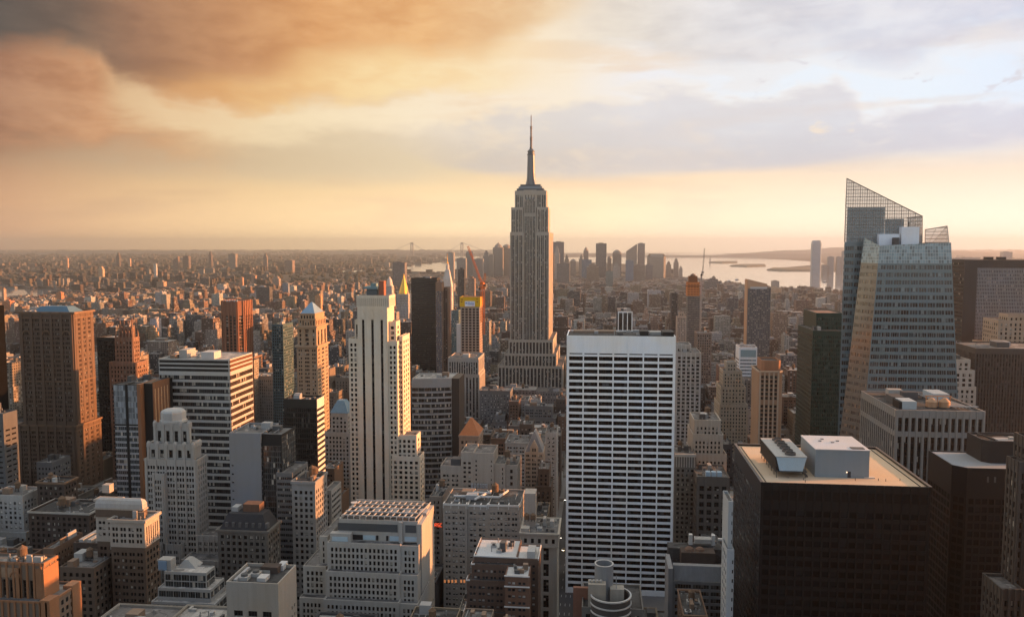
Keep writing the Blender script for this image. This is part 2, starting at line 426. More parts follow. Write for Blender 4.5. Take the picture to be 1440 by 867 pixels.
def roofm(name='roof_gravel', col=(.13, .125, .12)):
    """flat roof: membrane sheets with seams, tar patches and ponding stains"""
    if name in MATS: return MATS[name]
    m, gg, b, _ = new_mat(name)
    P = gg.new('ShaderNodeNewGeometry').outputs['Position']
    x, y, z = gg.xyz(P)
    big = gg.noise(P, .09, 5.0, .65, .6); fine = gg.noise(P, .9, 5.0, .7)
    cell = gg.white(gg.vec(gg.m('FLOOR', gg.mul(x, .16)), gg.m('FLOOR', gg.mul(y, .11)), gg.m('FLOOR', gg.mul(z, .2))))
    k = gg.add(gg.lin(fine, .3, .7, .75, 1.2), gg.lin(cell[0], 0, 1, -.22, .22))
    c1 = gg.mix(1.0, col, gg.vec(k, k, k), 'MULTIPLY')
    tar = gg.smooth(big, .54, .60)
    c2 = gg.mix(gg.mul(tar, .8), c1, tuple(c * .35 for c in col))
    pond = gg.smooth(gg.noise(P, .16, 3.0, .5), .60, .66)
    c3 = gg.mix(gg.mul(pond, .55), c2, tuple(min(.6, c * 1.9) for c in col))
    seam = gg.lt(gg.m('FRACT', gg.mul(x, .48)), .06)
    gg.put(b.inputs['Base Color'], gg.mix(gg.mul(seam, .35), c3, (.03, .03, .03)))
    gg.put(b.inputs['Roughness'], gg.lin(pond, 0, 1, .92, .55))
    b.inputs['Specular IOR Level'].default_value = .25
    MATS[name] = m
    return m

# ------------------------------------------------------------------ buildings
HEROES = []
class B:
    """one building: an Empty that parents walls, roofs, windows and roof-top parts"""
    def __init__(s, name, label, cat, ref, x, y, group=None):
        s.root = thing(name, (x, y, 0.0), label, cat, group)
        s.ref = ref
        s.wins = {}          # glass material -> list of quads (n,4,3)
        s.ribs = {}          # (name, material) -> MB
        s.lim = 100
        s.foot = []
        HEROES.append(s)
    def part(s, name, mb, mat, label=None, smooth=False, parent=None):
        if parent is not None:
            mb2 = parent
            o = mb.build(name, mat, None, smooth, org=tuple(s.root['_org']))
            o.location = (0, 0, 0); o.parent = mb2
        else:
            o = mb.build(name, mat, s.root, smooth)
        if label: o['label'] = label
        return o
    def box(s, name, x0, x1, y0, y1, z0, z1, mat, label=None):
        return s.part(name, MB().box(x0, x1, y0, y1, z0, z1), mat, label)
    def rib(s, name, mat):
        return s.ribs.setdefault((name, mat.name), (MB(), mat))[0]
    def facade(s, mb, P00, P10, P11, P01, sp):
        P00, P10, P11, P01 = (np.array(p, float) for p in (P00, P10, P11, P01))
        L = np.linalg.norm(P10 - P00); Hh = np.linalg.norm(P01 - P00)
        n = np.cross(P10 - P00, P01 - P00); n /= np.linalg.norm(n) + 1e-9
        def pt(u, v):
            u = np.asarray(u)[..., None]; v = np.asarray(v)[..., None]
            return P00 * (1 - u) * (1 - v) + P10 * u * (1 - v) + P11 * u * v + P01 * (1 - u) * v
        if sp is None or L < 2.0 or Hh < 2.0:
            mb.quads([[P00, P10, P11, P01]])
            return
        mx, tp, bt = sp.get('mx', 1.0), sp.get('top', 1.2), sp.get('bot', .3)
        fh, bw = sp['fh'], sp['bw']
        z0 = P00[2]
        zc = sp.get('zcut', -1e9)
        if zc > z0 + bt: bt = zc - z0
        if Hh - tp - bt < fh * .6:
            mb.quads([[P00, P10, P11, P01]])
            return
        nb = sp.get('nb') or max(1, round((L - 2 * mx) / bw))
        nf = sp.get('nf') or max(1, int((Hh - tp - bt) / fh + .25))
        if 'nf' in sp: fh = (Hh - tp - bt) / nf
        bw = (L - 2 * mx) / nb
        pat = sp.get('pat', [(.5, sp.get('w', .5))])        # (centre, width) as fractions of the bay
        us = []
        for i in range(nb):
            for c_, w_ in pat:
                us.append(((mx + (i + c_ - w_ / 2) * bw) / L, (mx + (i + c_ + w_ / 2) * bw) / L))
        h_ = sp.get('h', .55); sl = max(0.0, min(sp.get('sill', .22), .994 - h_))
        vs = []
        for k in range(nf):
            za = Hh - tp - (k + 1) * fh + sl * fh
            vs.append((za / Hh, (za + h_ * fh) / Hh))
        vs = vs[::-1]
        us, vs = np.array(us), np.array(vs)
        bu = np.concatenate([[0], us.ravel(), [1]]); bv = np.concatenate([[0], vs.ravel(), [1]])
        Ug, Vg = np.meshgrid(bu, bv, indexing='ij')
        Pg = pt(Ug, Vg)
        q = np.stack([Pg[:-1, :-1], Pg[1:, :-1], Pg[1:, 1:], Pg[:-1, 1:]], 2)
        I, J = np.meshgrid(np.arange(len(bu) - 1), np.arange(len(bv) - 1), indexing='ij')
        op = (I % 2 == 1) & (J % 2 == 1)
        skip = sp.get('skip')
        if skip is not None:
            op &= ~skip((I - 1) // 2, (J - 1) // 2, len(us), len(vs))
        mb.quads(q[~op])
        w = q[op]
        if not len(w): return
        rec = sp.get('rec', .35)
        wi = w - n * rec
        for a in range(4):
            b_ = (a + 1) % 4
            mb.quads(np.stack([w[:, a], w[:, b_], wi[:, b_], wi[:, a]], 1))
        s.wins.setdefault(sp['glass'].name, (sp['glass'], sp.get('wname', 'window'), []))[2].append(wi)
        if 'rib' in sp:                                     # vertical piers standing proud between bays
            rw, pr, rm = sp['rib']
            rb = s.rib('rib', rm)
            ev = sp.get('ribn', 1)
            for i in range(0, nb + 1, ev):
                uc = (mx + i * bw) / L
                ua, ub = uc - rw / 2 / L, uc + rw / 2 / L
                ua, ub = max(ua, 0.0), min(ub, 1.0)
                zt = sp.get('ribtop', 0.0)
                va, vb = max(0.0, bt / Hh if zc > z0 else 0.0), 1 - zt / Hh
                base = [pt(np.array(a), np.array(b_)) for a, b_ in ((ua, va), (ub, va), (ub, vb), (ua, vb))]
                o_ = [p + n * pr for p in base]
                rb.quads([o_, [base[0], o_[0], o_[3], base[3]], [o_[1], base[1], base[2], o_[2]], [o_[3], o_[2], base[2], base[3]]])
        if 'band' in sp:                                    # horizontal courses standing proud
            bh, pr, bm, every = sp['band']
            tb = s.rib('trim', bm)
            for k in range(0, nf + 1, every):
                zc_ = Hh - tp - k * fh
                va, vb = (zc_ - bh / 2) / Hh, (zc_ + bh / 2) / Hh
                if va < 0 or vb > 1: continue
                base = [pt(np.array(a), np.array(b_)) for a, b_ in ((0., va), (1., va), (1., vb), (0., vb))]
                o_ = [p + n * pr for p in base]
                tb.quads([o_, [base[0], base[1], o_[1], o_[0]], [o_[3], o_[2], base[2], base[3]], [base[0], o_[0], o_[3], base[3]], [o_[1], base[1], base[2], o_[2]]])
    def prism(s, poly, z0, z1, specs, wall, par=1.1, roof=None, wname='wall', top=None, cornice=None, roofpart=True):
        """polygon tier (counter-clockwise), specs: one facade spec per edge (or None); top: polygon of the upper rim if it differs"""
        mb = MB()
        n = len(poly)
        tp = top or poly
        zt = z1 + par
        for i in range(n):
            a, b_ = poly[i], poly[(i + 1) % n]
            c_, d_ = tp[(i + 1) % n], tp[i]
            sp = specs[i % len(specs)] if specs else None
            if sp is not None: sp = dict(sp, top=sp.get('top', 1.2) + par)
            s.facade(mb, (*a, z0), (*b_, z0), (*c_, zt), (*d_, zt), sp)
        cx = sum(p[0] for p in tp) / n; cy = sum(p[1] for p in tp) / n
        rr = np.mean([math.hypot(p[0] - cx, p[1] - cy) for p in tp])
        k = max(.5, 1 - .55 / rr * 1.4)
        if par > .05:
            inn = [(cx + (p[0] - cx) * k, cy + (p[1] - cy) * k) for p in tp]
            for i in range(n):
                j = (i + 1) % n
                mb.quads([[(*tp[i], zt), (*tp[j], zt), (*inn[j], zt), (*inn[i], zt)]])
                mb.quads([[(*inn[i], zt), (*inn[j], zt), (*inn[j], z1), (*inn[i], z1)]])
        else:
            inn = tp
        w = s.part(wname, mb, wall)
        r = MB(); r.ngon([(*p, z1) for p in inn])
        if roofpart: s.part('roof', r, roof or roofm())
        if cornice:
            hh, pr, cm = cornice
            cb = s.rib('trim', cm)
            k2 = 1 + pr / rr * 1.4; k3 = 1 - .05 / rr
            ro = [(cx + (p[0] - cx) * k2, cy + (p[1] - cy) * k2) for p in tp]
            ri = [(cx + (p[0] - cx) * k3, cy + (p[1] - cy) * k3) for p in tp]
            for i in range(n):
                j = (i + 1) % n
                cb.quads([[(*ro[i], zt - hh), (*ro[j], zt - hh), (*ro[j], zt + .15), (*ro[i], zt + .15)],
                          [(*ro[i], zt + .15), (*ro[j], zt + .15), (*ri[j], zt + .15), (*ri[i], zt + .15)],
                          [(*ri[i], zt - hh), (*ri[j], zt - hh), (*ro[j], zt - hh), (*ro[i], zt - hh)]])
        return w
    def tier(s, x0, x1, y0, y1, z0, z1, front, right=None, left=None, back=None, wall=None, foot=True, **kw):
        if foot: s.foot.append((x0, x1, y0, y1, z1))
        if x1 <= x0 or y1 <= y0: print('INVERTED', s.root.name, x0, x1, y0, y1, z1)
        zc = zat(880, y0, 720) - 12
        def f(sp):
            return None if sp is None else dict(sp, zcut=max(sp.get('zcut', -1e9), zc))
        def side(sp):                                       # side walls carry shallower relief
            if sp is None: return None
            q = dict(sp, rec=min(sp.get('rec', .35), .16))
            if 'rib' in q: q['rib'] = (q['rib'][0], min(q['rib'][1], .22), q['rib'][2])
            return q
        return s.prism([(x0, y0), (x1, y0), (x1, y1), (x0, y1)], z0, z1, [f(front), f(side(right)), f(back), f(side(left))], wall, **kw)
    def unit(s, x, y, z, w, d, h, mat=None, name='roof_unit', label=None):
        return s.box(name, x - w / 2, x + w / 2, y - d / 2, y + d / 2, z, z + h, mat or plain('roof_metal', (.3, .3, .3)), label)
    def tank(s, x, y, z, r=2.0, h=4.0, legs=2.5):
        m = MB().lathe((x, y, z + legs), [(r, 0), (r * .97, h), (r * 1.06, h), (.1, h + r * .8)], 14)
        t = s.part('water_tank', m, stone('tank_wood', (.13, .085, .055), .3, .9, .4))
        l = MB()
        for i in (-1, 1):
            for j in (-1, 1):
                l.bar((x + i * r * .6, y + j * r * .6, z), (x + i * r * .6, y + j * r * .6, z + legs), .3)
        o = s.part('tank_frame', l, plain('dark_steel', (.05, .05, .05)), parent=t)
    def clutter(s, x0, x1, y0, y1, z, seed, n=6, tanks=1, mats=None):
        rg = random.Random(seed)
        mats = mats or [plain('roof_metal', (.3, .3, .3)), plain('roof_dark', (.08, .08, .08)), plain('roof_dark', (.08, .08, .08)), plain('roof_pale', (.32, .315, .30)), stone('bulkhead_brick', (.15, .105, .08))]
        W_, D_ = x1 - x0, y1 - y0
        for i in range(n):
            big = i < 2
            w, d = (rg.uniform(.12, .26) * W_, rg.uniform(.15, .3) * D_) if big else (rg.uniform(1.0, 3.4), rg.uniform(1.0, 3.6))
            w, d = min(w, W_ * .4), min(d, D_ * .4)
            h = rg.uniform(2.6, 4.6) if big else rg.uniform(.7, 1.9)
            x, y = rg.uniform(x0 + w / 2, x1 - w / 2), rg.uniform(y0 + d / 2, y1 - d / 2)
            u = s.unit(x, y, z, w, d, h, rg.choice(mats), 'bulkhead' if big else 'roof_unit')
            if not big and rg.random() < .5 and w > 1.6:
                s.part('fan_shroud', MB().lathe((x, y, z + h), [(w * .33, 0), (w * .33, .35), (w * .26, .4), (w * .26, .1)], 10), plain('roof_dark', (.08, .08, .08)), parent=u)
        pm = plain('pipe_grey', (.24, .24, .235))
        for i in range(2 + n // 3):
            x, y = rg.uniform(x0, x1), rg.uniform(y0, y1)
            q = (x, rg.uniform(y0, y1)) if rg.random() < .5 else (rg.uniform(x0, x1), y)
            if abs(q[0] - x) + abs(q[1] - y) > 1: s.part('roof_pipe', MB().bar((x, y, z + .45), (*q, z + .45), .35), pm)
        for i in range(1 + n // 2):
            x, y = rg.uniform(x0 + .5, x1 - .5), rg.uniform(y0 + .5, y1 - .5)
            s.part('vent_stack', MB().lathe((x, y, z), [(.22, 0), (.22, rg.uniform(.8, 2)), (.38, 2.05), (.2, 2.4)], 7), pm)
        for i in range(tanks):
            s.tank(rg.uniform(x0 + min(4, W_ * .3), x1 - min(4, W_ * .3)), rg.uniform(y0 + D_ * .4, y1 - min(3, D_ * .2)), z, rg.uniform(1.6, 2.3), rg.uniform(3, 4.2))
    def finish(s):
        cell = 0
        org = Vector(s.root['_org'])
        allw = []
        for gname, (gm, wn, lst) in s.wins.items():
            q = np.concatenate(lst)
            allw.append((gm, wn, q))
        # the windows that show largest become parts of their own
        items = []
        for ai, (gm, wn, q) in enumerate(allw):
            c = q.mean(1)
            n = np.cross(q[:, 1] - q[:, 0], q[:, 3] - q[:, 0])
            facing = ((_C - c) * n).sum(1) > 0
            pp = proj(q.reshape(-1, 3)).reshape(-1, 4, 3)
            inside = (pp[:, :, 0].mean(1) > 0) & (pp[:, :, 0].mean(1) < 1440) & (pp[:, :, 1].mean(1) < 867) & facing
            x, y = pp[:, :, 0], pp[:, :, 1]
            area = .5 * abs(sum(x[:, i] * y[:, (i + 1) % 4] - x[:, (i + 1) % 4] * y[:, i] for i in range(4)))
            score = np.where(inside, area * (1 + .004 * c[:, 2]), 0)
            items += [(score[i], area[i], ai, i) for i in range(len(q)) if inside[i] and area[i] > 2.0]
        items.sort(reverse=True)
        pick = set((ai, i) for _, _, ai, i in items[:s.lim])
        shared = {}
        for ai, (gm, wn, q) in enumerate(allw):
            e1 = q[:, 1] - q[:, 0]; e2 = q[:, 3] - q[:, 0]
            Lx = np.linalg.norm(e1, axis=1); Lz = np.linalg.norm(e2, axis=1)
            uv = np.zeros((len(q), 4, 2))
            spx = gm.get('spx', 1.0); spy = gm.get('spy', 1.0)
            # a whole number of panes across each opening
            nx = np.maximum(1, np.round(Lx / spx)); ny = np.maximum(1, np.round(Lz / spy))
            uv[:, 1, 0] = uv[:, 2, 0] = nx * spx * .9999
            uv[:, 2, 1] = uv[:, 3, 1] = ny * spy * .9999
            mask = np.array([(ai, i) in pick for i in range(len(q))])
            for i in np.nonzero(mask)[0]:
                rect = abs(np.dot(e1[i], e2[i])) < 1e-3 and np.allclose(q[i, 2], q[i, 1] + e2[i], atol=2e-3)
                if rect:
                    key = (ai, round(Lx[i], 2), round(Lz[i], 2))
                    U = e1[i] / Lx[i]; Wv = e2[i] / Lz[i]; Nn = np.cross(U, Wv)
                    if key not in shared:
                        mb = MB(); mb.quads([[(0, 0, 0), (Lx[i], 0, 0), (Lx[i], 0, Lz[i]), (0, 0, Lz[i])]], uv[i:i + 1])
                        o = mb.build(wn, gm)
                        shared[key] = o
                    else:
                        o = shared[key].copy(); COL.objects.link(o)
                    o.parent = s.root
                    M = Matrix(((U[0], -Nn[0], Wv[0], q[i, 0, 0] - org.x), (U[1], -Nn[1], Wv[1], q[i, 0, 1] - org.y), (U[2], -Nn[2], Wv[2], q[i, 0, 2] - org.z), (0, 0, 0, 1)))
                    o.matrix_local = M
                else:
                    mb = MB(); mb.quads(q[i:i + 1], uv[i:i + 1])
                    mb.build(wn, gm, s.root)
            if (~mask).any():
                mb = MB(); mb.quads(q[~mask], uv[~mask], np.random.RandomState(len(q)).rand(int((~mask).sum())))
                o = mb.build(wn, gm, s.root)
                o['kind'] = 'stuff'
        for (nm, _), (mb, mat) in s.ribs.items():
            if not mb.empty(): s.part(nm, mb, mat)
def gl(name, sp=(1.3, 1.9), **kw):
    m = glass(name, sp=sp, **kw); m['spx'], m['spy'] = sp
    return m
# ------------------------------------------------------------------ named buildings
def fr(pxl, pxr, py, D):
    CUR[0] = (pxl + pxr) / 2
    return xat(pxl, py, D), xat(pxr, py, D), zat(py, D, (pxl + pxr) / 2)
LIME = stone('limestone', (.42, .36, .285), .14, .85, .18)
GREYST = stone('grey_stone', (.33, .31, .28), .16, .85, .25)
dark_roof = roofm('roof_tar', (.055, .055, .055))
pale_roof = roofm('roof_pale_gravel', (.30, .285, .265))
grey_roof = roofm()
G_STD = gl('glass_sash', (1.25, 1.95), blind=.17, tint=(.009, .010, .011), frame=(.035, .032, .03), fw=(.05, .04), bcol=(.42, .39, .34), rough=.15, spec=.3)
G_DARK = gl('glass_dark', (1.4, 2.0), blind=.10, tint=(.008, .009, .010), frame=(.02, .02, .02), spec=.35)
G_BLACK = gl('glass_black', (1.5, 3.6), blind=.06, tint=(.008, .008, .009), frame=(.016, .016, .016), bcol=(.08, .07, .06), rough=.2)

# ---- Art Deco tower of three dark stripes (cream limestone)
def cream_tower():
    D = 600.0
    x0, x1, z1 = fr(494, 556, 424, D)
    b = B('limestone_skyscraper', 'tall cream limestone tower with three dark vertical stripes and an ornate crown', 'skyscraper', 'the cream striped tower', (x0 + x1) / 2, D + 18)
    xl, xr = xat(490, 470, D), xat(570, 470, D + 4)
    wallm = stone('cream_limestone', (.58, .50, .395), .10, .8, .16)
    y1 = D + 24
    # central shaft with the three recessed stripes
    ca, cb = xat(503, 440, D), xat(545, 440, D)
    xs = [xat(p, 440, D) for p in (510.6, 523.2, 535.8)]
    L = cb - ca
    zt = zat(432, D)
    sp = dict(bw=L / 3, fh=3.7, nb=3, mx=.8, top=zt - zat(447, D), bot=10, pat=[(.5, .27)], nf=1, h=.985, sill=.008, rec=.9,
              glass=gl('glass_stripe', (3.0, 3.7), blind=.12, tint=(.010, .012, .014), frame=(.012, .012, .013), span=.3, spancol=(.018, .018, .02), bcol=(.14, .13, .11)), wname='window_strip')
    yc = D - 1.0
    b.tier(ca, cb, yc, y1 - 4, 0, zt, sp, wall=wallm, par=.2)
    # stepped wings beside the shaft
    wsp = dict(bw=3.6, fh=3.85, w=.56, h=.60, mx=.7, top=2.0, glass=G_STD, rec=.5)
    ssp = dict(bw=7.5, fh=3.85, w=.46, h=.58, mx=2.0, top=2.0, glass=G_STD, rec=.5)
    za, zb2 = zat(452, D), zat(478, D)
    b.tier(xat(497, 452, D), ca, D + 3, y1 - 6, 0, za, dict(wsp, nb=1, w=.6, nf=1, h=.9, bot=zat(478, D) - 0, sill=.05), right=None, wall=wallm)
    b.tier(xat(490, 478, D), ca - .02, D + .0, y1, 0, zb2, dict(wsp, nb=2), right=None, wall=wallm)
    b.tier(cb, xat(557, 470, D + 3), D + 3, y1 - 8, 0, zat(454, D), dict(wsp, nb=1, w=.55), right=dict(ssp), wall=wallm)
    b.tier(cb + .02, xat(558.5, 480, D), D, y1, 0, zat(481, D), dict(wsp, nb=2), right=dict(ssp, zcut=zat(700, D)), wall=wallm)
    xr2 = xat(558.6, 480, D) + 2.6
    b.tier(xat(558.6, 480, D), xr2, D + 6, y1 + 6, 0, zat(474, D + 6), dict(wsp, nb=1, mx=.3), right=dict(ssp), wall=wallm)
    # crown: fluted band, ornament finials over the stripes, penthouse
    z0, z2 = zt, zat(417, D)
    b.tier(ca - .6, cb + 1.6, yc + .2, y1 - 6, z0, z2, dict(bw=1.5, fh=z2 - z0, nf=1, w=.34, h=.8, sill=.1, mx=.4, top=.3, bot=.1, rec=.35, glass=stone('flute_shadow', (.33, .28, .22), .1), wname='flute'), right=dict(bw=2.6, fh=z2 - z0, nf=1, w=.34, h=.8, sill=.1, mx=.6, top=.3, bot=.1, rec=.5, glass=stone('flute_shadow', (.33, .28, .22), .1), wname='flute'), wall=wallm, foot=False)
    for x in xs:
        m = MB(); zz = zat(447, D)
        m.loft([[(x - 1.7, yc - .5, zz), (x + 1.7, yc - .5, zz), (x + 1.7, yc, zz), (x - 1.7, yc, zz)], [(x - 1.7, yc - .5, zz + 2.4), (x + 1.7, yc - .5, zz + 2.4), (x + 1.7, yc, zz + 2.4), (x - 1.7, yc, zz + 2.4)], [(x - .25, yc - .5, zz + 7), (x + .25, yc - .5, zz + 7), (x + .25, yc, zz + 7), (x - .25, yc, zz + 7)]])
        b.part('finial', m, wallm)
    px0, px1 = xat(512, 410, D + 8), xat(541, 410, D + 8)
    b.box('penthouse', px0 + 2, px1 - 6, D + 8, D + 20, z2, z2 + 5.4, plain('penthouse_glass', (.07, .10, .12), .3))
    b.box('penthouse_roof', px0, px1 - 5, D + 6, D + 22, z2 + 5.4, z2 + 7.2, plain('copper_green', (.14, .22, .24), .6))
    b.box('bulkhead', px0 + 5, px1 - 8, D + 9, D + 18, z2 + 7.2, z2 + 9.6, plain('copper_green', (.14, .22, .24), .6))
    b.box('chimney', px1 - 4.6, px1 - .6, D + 8, D + 14, z2, z2 + 11.5, stone('red_brick', (.27, .10, .06), .2))
    rail = MB()
    for i in range(9):
        xx = px0 - 3 + i * (px1 + 2 - px0) / 8
        rail.bar((xx, D + 5, z2), (xx, D + 5, z2 + 1.3), .15)
    rail.bar((px0 - 3, D + 5, z2 + 1.3), (px1 - 1, D + 5, z2 + 1.3), .15)
    b.part('railing', rail, plain('dark_steel', (.05, .05, .05)))
    # lower western wing and terrace steps
    b.tier(xat(557, 640, D), xat(585, 610, D), D + 2, D + 16, 0, zat(613, D), dict(wsp, nb=4), right=dict(ssp), wall=wallm)
    b.tier(xat(552, 640, D), xat(592, 640, D + 2), D - 2, D + 14, 0, zat(641, D), dict(wsp, nb=5), right=dict(ssp), wall=wallm)
    b.finish()
cream_tower()

# ---- white gridded slab
def white_slab():
    D = 560.0
    x0, x1, z1 = fr(797, 950.5, 473.5, D)
    b = B('gridded_slab_tower', 'broad white slab tower gridded with black window bands and a blank top band', 'office tower', 'the white gridded slab', (x0 + x1) / 2, D + 20)
    wm = stone('white_travertine', (.80, .80, .79), .05, .55, .10)
    gm = gl('glass_slab', (2.62, 3.9), blind=.10, tint=(.004, .0045, .005), frame=(.007, .007, .008), bcol=(.06, .065, .07), rough=.12, spec=.25)
    zt = z1
    fh = (zat(500, D) - zat(791, D)) / 32.55
    sp = dict(bw=(x1 - x0 - 2.6) / 7, nb=7, fh=fh, mx=1.3, top=zat(473.5, D) - zat(500, D), w=.925, h=.645, sill=.18, rec=.9, glass=gm,
              rib=(.85, .45, wm), bot=1)
    b.tier(x0, x1, D, D + 38, 0, zt, sp, right=dict(bw=4, fh=fh, w=.8, h=.68, mx=1.5, top=14, glass=gm), left=dict(bw=4, fh=fh, w=.8, h=.68, mx=1.5, top=14, glass=gm), wall=wm, par=.6, roof=dark_roof)
    zz = zt
    # narrow top louvre band
    for i in range(7):
        w_ = (x1 - x0 - 2.6) / 7; a = x0 + 1.3 + i * w_
        b.box('louvre', a + .7, a + w_ - .7, D - .06, D + .2, zat(498.5, D), zat(497, D), plain('black_metal', (.02, .02, .02)))
    b.box('cooling_tower', xat(900, 470, D + 8), xat(912, 470, D + 8), D + 8, D + 20, zz, zz + 3.2, plain('black_metal', (.02, .02, .02)))
    b.box('bulkhead', xat(914, 470, D + 14), xat(930, 470, D + 14), D + 14, D + 24, zz, zz + 2.2, plain('roof_pale', (.32, .315, .30)))
    b.box('bulkhead', xat(932, 470, D + 6), xat(948, 470, D + 6), D + 7, D + 22, zz, zz + 3.0, plain('black_metal', (.02, .02, .02)))
    b.box('bulkhead', xat(806, 470, D + 20), xat(866, 470, D + 20), D + 22, D + 32, zz, zz + 1.6, stone('bulkhead_brick', (.20, .14, .10)))
    rg = random.Random(3)
    for i in range(12):
        b.unit(rg.uniform(x0 + 5, x1 - 5), D + rg.uniform(4, 34), zz, rg.uniform(1.5, 5), rg.uniform(1.5, 4), rg.uniform(.8, 2.2), rg.choice([plain('roof_metal', (.3, .3, .3)), plain('roof_dark', (.08, .08, .08)), plain('roof_pale', (.32, .315, .30))]))
    m = MB().lathe((xat(864, 468, D + 10), D + 10, zz), [(.3, 0), (.3, 4.2), (1.0, 4.6), (1.0, 5.4)], 10)
    b.part('roof_light_mast', m, plain('roof_pale', (.32, .315, .30)))
    b.finish()
white_slab()

# ---- the great stepped tower with the mast
def mast_tower():
    D = 1290.0
    cx = xat(744.8, 400, D); CUR[0] = 745.0
    k = D / 1143.0 / .9945
    b = B('stepped_skyscraper', 'tallest stepped grey limestone skyscraper ending in a needle mast', 'skyscraper', 'the tall tower with the needle mast', cx, D + 25)
    wm = stone('indiana_limestone', (.37, .325, .27), .10, .8, .14)
    gm = gl('glass_pier_strip', (1.45, 3.75), blind=.16, tint=(.012, .013, .014), frame=(.10, .095, .09), fw=(.09, .03), span=.34, spancol=(.055, .053, .05), bcol=(.35, .32, .28))
    def sec(pl, pr, ptop, pbot, yo, dep, nb, pat=((.5, .62),), ribs=None, side=4, par=.8, top=3.0):
        xa, xb = cx + (pl - 744.8) * k, cx + (pr - 744.8) * k
        z1 = zat(ptop, D); z0 = zat(pbot, D) if pbot else 0
        sp = dict(bw=1, nb=nb, fh=1, nf=1, mx=1.0, top=top, bot=1.0, h=.99, sill=.005, pat=list(pat), rec=.6, glass=gm, wname='window_strip', zcut=-1e9)
        if ribs: sp['rib'] = (ribs, .5, wm)
        b.prism([(xa, D + yo), (xb, D + yo), (xb, D + yo + dep), (xa, D + yo + dep)], z0, z1, [sp, dict(sp, nb=side, pat=[(.5, .16)], rec=.06), None, dict(sp, nb=side, pat=[(.5, .16)], rec=.06)], wm, par=par)
        b.foot.append((xa, xb, D + yo, D + yo + dep, z1))
    tri = ((.2, .17), (.5, .17), (.8, .17)); duo = ((.29, .30), (.71, .30))
    # base and low wings
    sec(700, 792, 514, None, -6, 130, 18, ((.5, .62),))
    sec(709, 783, 497, None, -4, 128, 15, ((.5, .62),))
    sec(715, 778, 478, None, -1.5, 125, 13, ((.5, .62),))
    # main shaft: two wings and a recessed centre
    sec(717.5, 736, 327, None, 0, 85, 3, duo, 1.6)
    sec(736, 753.5, 300, None, 2.5, 46, 4, duo, 1.1)
    sec(753.5, 771.5, 327, None, 0, 120, 3, duo, 1.6)
    # upper stages
    sec(718.5, 735, 292, 327, 1.5, 46, 3, duo)
    sec(754.5, 770.8, 292, 327, 1.5, 46, 3, duo)
    sec(736, 753.5, 281, 300, 2.5, 44, 4, duo, top=1.5)
    sec(723.5, 736.2, 268.5, 292, 4, 40, 2, duo, top=6)
    sec(753.3, 767.8, 268.5, 292, 4, 40, 2, duo, top=6)
    sec(736, 753.5, 267.5, 281, 3.5, 41, 4, ((.5, .3),), top=7, side=3)
    for i in range(3):                                     # winged ornaments over the centre strips
        xx = cx + (740.3 + i * 4.5 - 744.8) * k
        m = MB(); z_ = zat(282, D); y_ = D + 2.9
        m.loft([[(xx - 1.5, y_ - .4, z_), (xx + 1.5, y_ - .4, z_), (xx + 1.5, y_, z_), (xx - 1.5, y_, z_)], [(xx - .4, y_ - .4, z_ + 5.5), (xx + .4, y_ - .4, z_ + 5.5), (xx + .4, y_, z_ + 5.5), (xx - .4, y_, z_ + 5.5)]])
        b.part('finial', m, plain('silver_metal', (.20, .215, .23), .4, .5))
    # stepped crown in grey metal
    met = plain('crown_metal', (.20, .22, .24), .45, .5); metd = plain('crown_dark', (.09, .10, .11), .45, .4)
    cy = D + 24
    def ring(pw, p0, p1, mat, dep=.78, nm='crown_step'):
        w = pw * k / 2
        b.box(nm, cx - w, cx + w, cy - w * dep, cy + w * dep, zat(p1, D), zat(p0, D), mat)
    ring(38, 264.5, 268.5, metd); ring(33, 261.5, 264.5, met); ring(28.5, 258.5, 261.5, metd)
    # mooring mast: fluted drum with four buttress wings
    z0, z1 = zat(258.5, D), zat(216, D)
    prof = [(7.2, 0), (6.6, (z1 - z0) * .3), (5.9, (z1 - z0) * .85), (5.7, z1 - z0)]
    m = MB(); m.lathe((cx, cy, z0), prof, 16)
    b.part('mooring_mast', m, gl('mast_glass', (1.2, 3.2), blind=0, tint=(.04, .05, .06), frame=(.15, .155, .16)))
    for a in range(4):
        th = math.pi / 4 + a * math.pi / 2
        m = MB(); dx_, dy_ = math.cos(th), math.sin(th); nx_, ny_ = -dy_ * .9, dx_ * .9
        def r_(r0, r1, z): return [(cx + dx_ * r0 + nx_, cy + dy_ * r0 + ny_, z), (cx + dx_ * r0 - nx_, cy + dy_ * r0 - ny_, z), (cx + dx_ * r1 - nx_, cy + dy_ * r1 - ny_, z), (cx + dx_ * r1 + nx_, cy + dy_ * r1 + ny_, z)]
        m.loft([r_(5, 10.8, z0)[::-1], r_(5, 8.7, z0 + 7)[::-1], r_(5, 7.3, z0 + 18)[::-1], r_(5, 6.5, z1)[::-1]])
        b.part('buttress', m, plain('silver_metal', (.20, .215, .23), .4, .5))
    m = MB(); m.lathe((cx, cy, z1), [(6.4, 0), (6.4, 2), (5.2, 2.2), (5.2, 5), (5.9, 5.2), (5.9, 6.4), (4.0, 8.5), (2.2, 10.5), (2.2, 13), (1.5, 13.4)], 20)
    b.part('mast_cap', m, metd)
    za = z1 + 13
    zt = zat(158, D)
    m = MB(); m.lathe((cx, cy, za), [(1.8, 0), (1.7, 10), (2.0, 10.2), (2.0, 16), (1.3, 16.4), (1.3, 28), (1.6, 28.2), (1.5, 33), (.75, 33.5), (.7, 48), (.25, zt - za)], 10)
    b.part('antenna', m, plain('antenna_metal', (.13, .12, .12), .5, .4))
    m = MB()
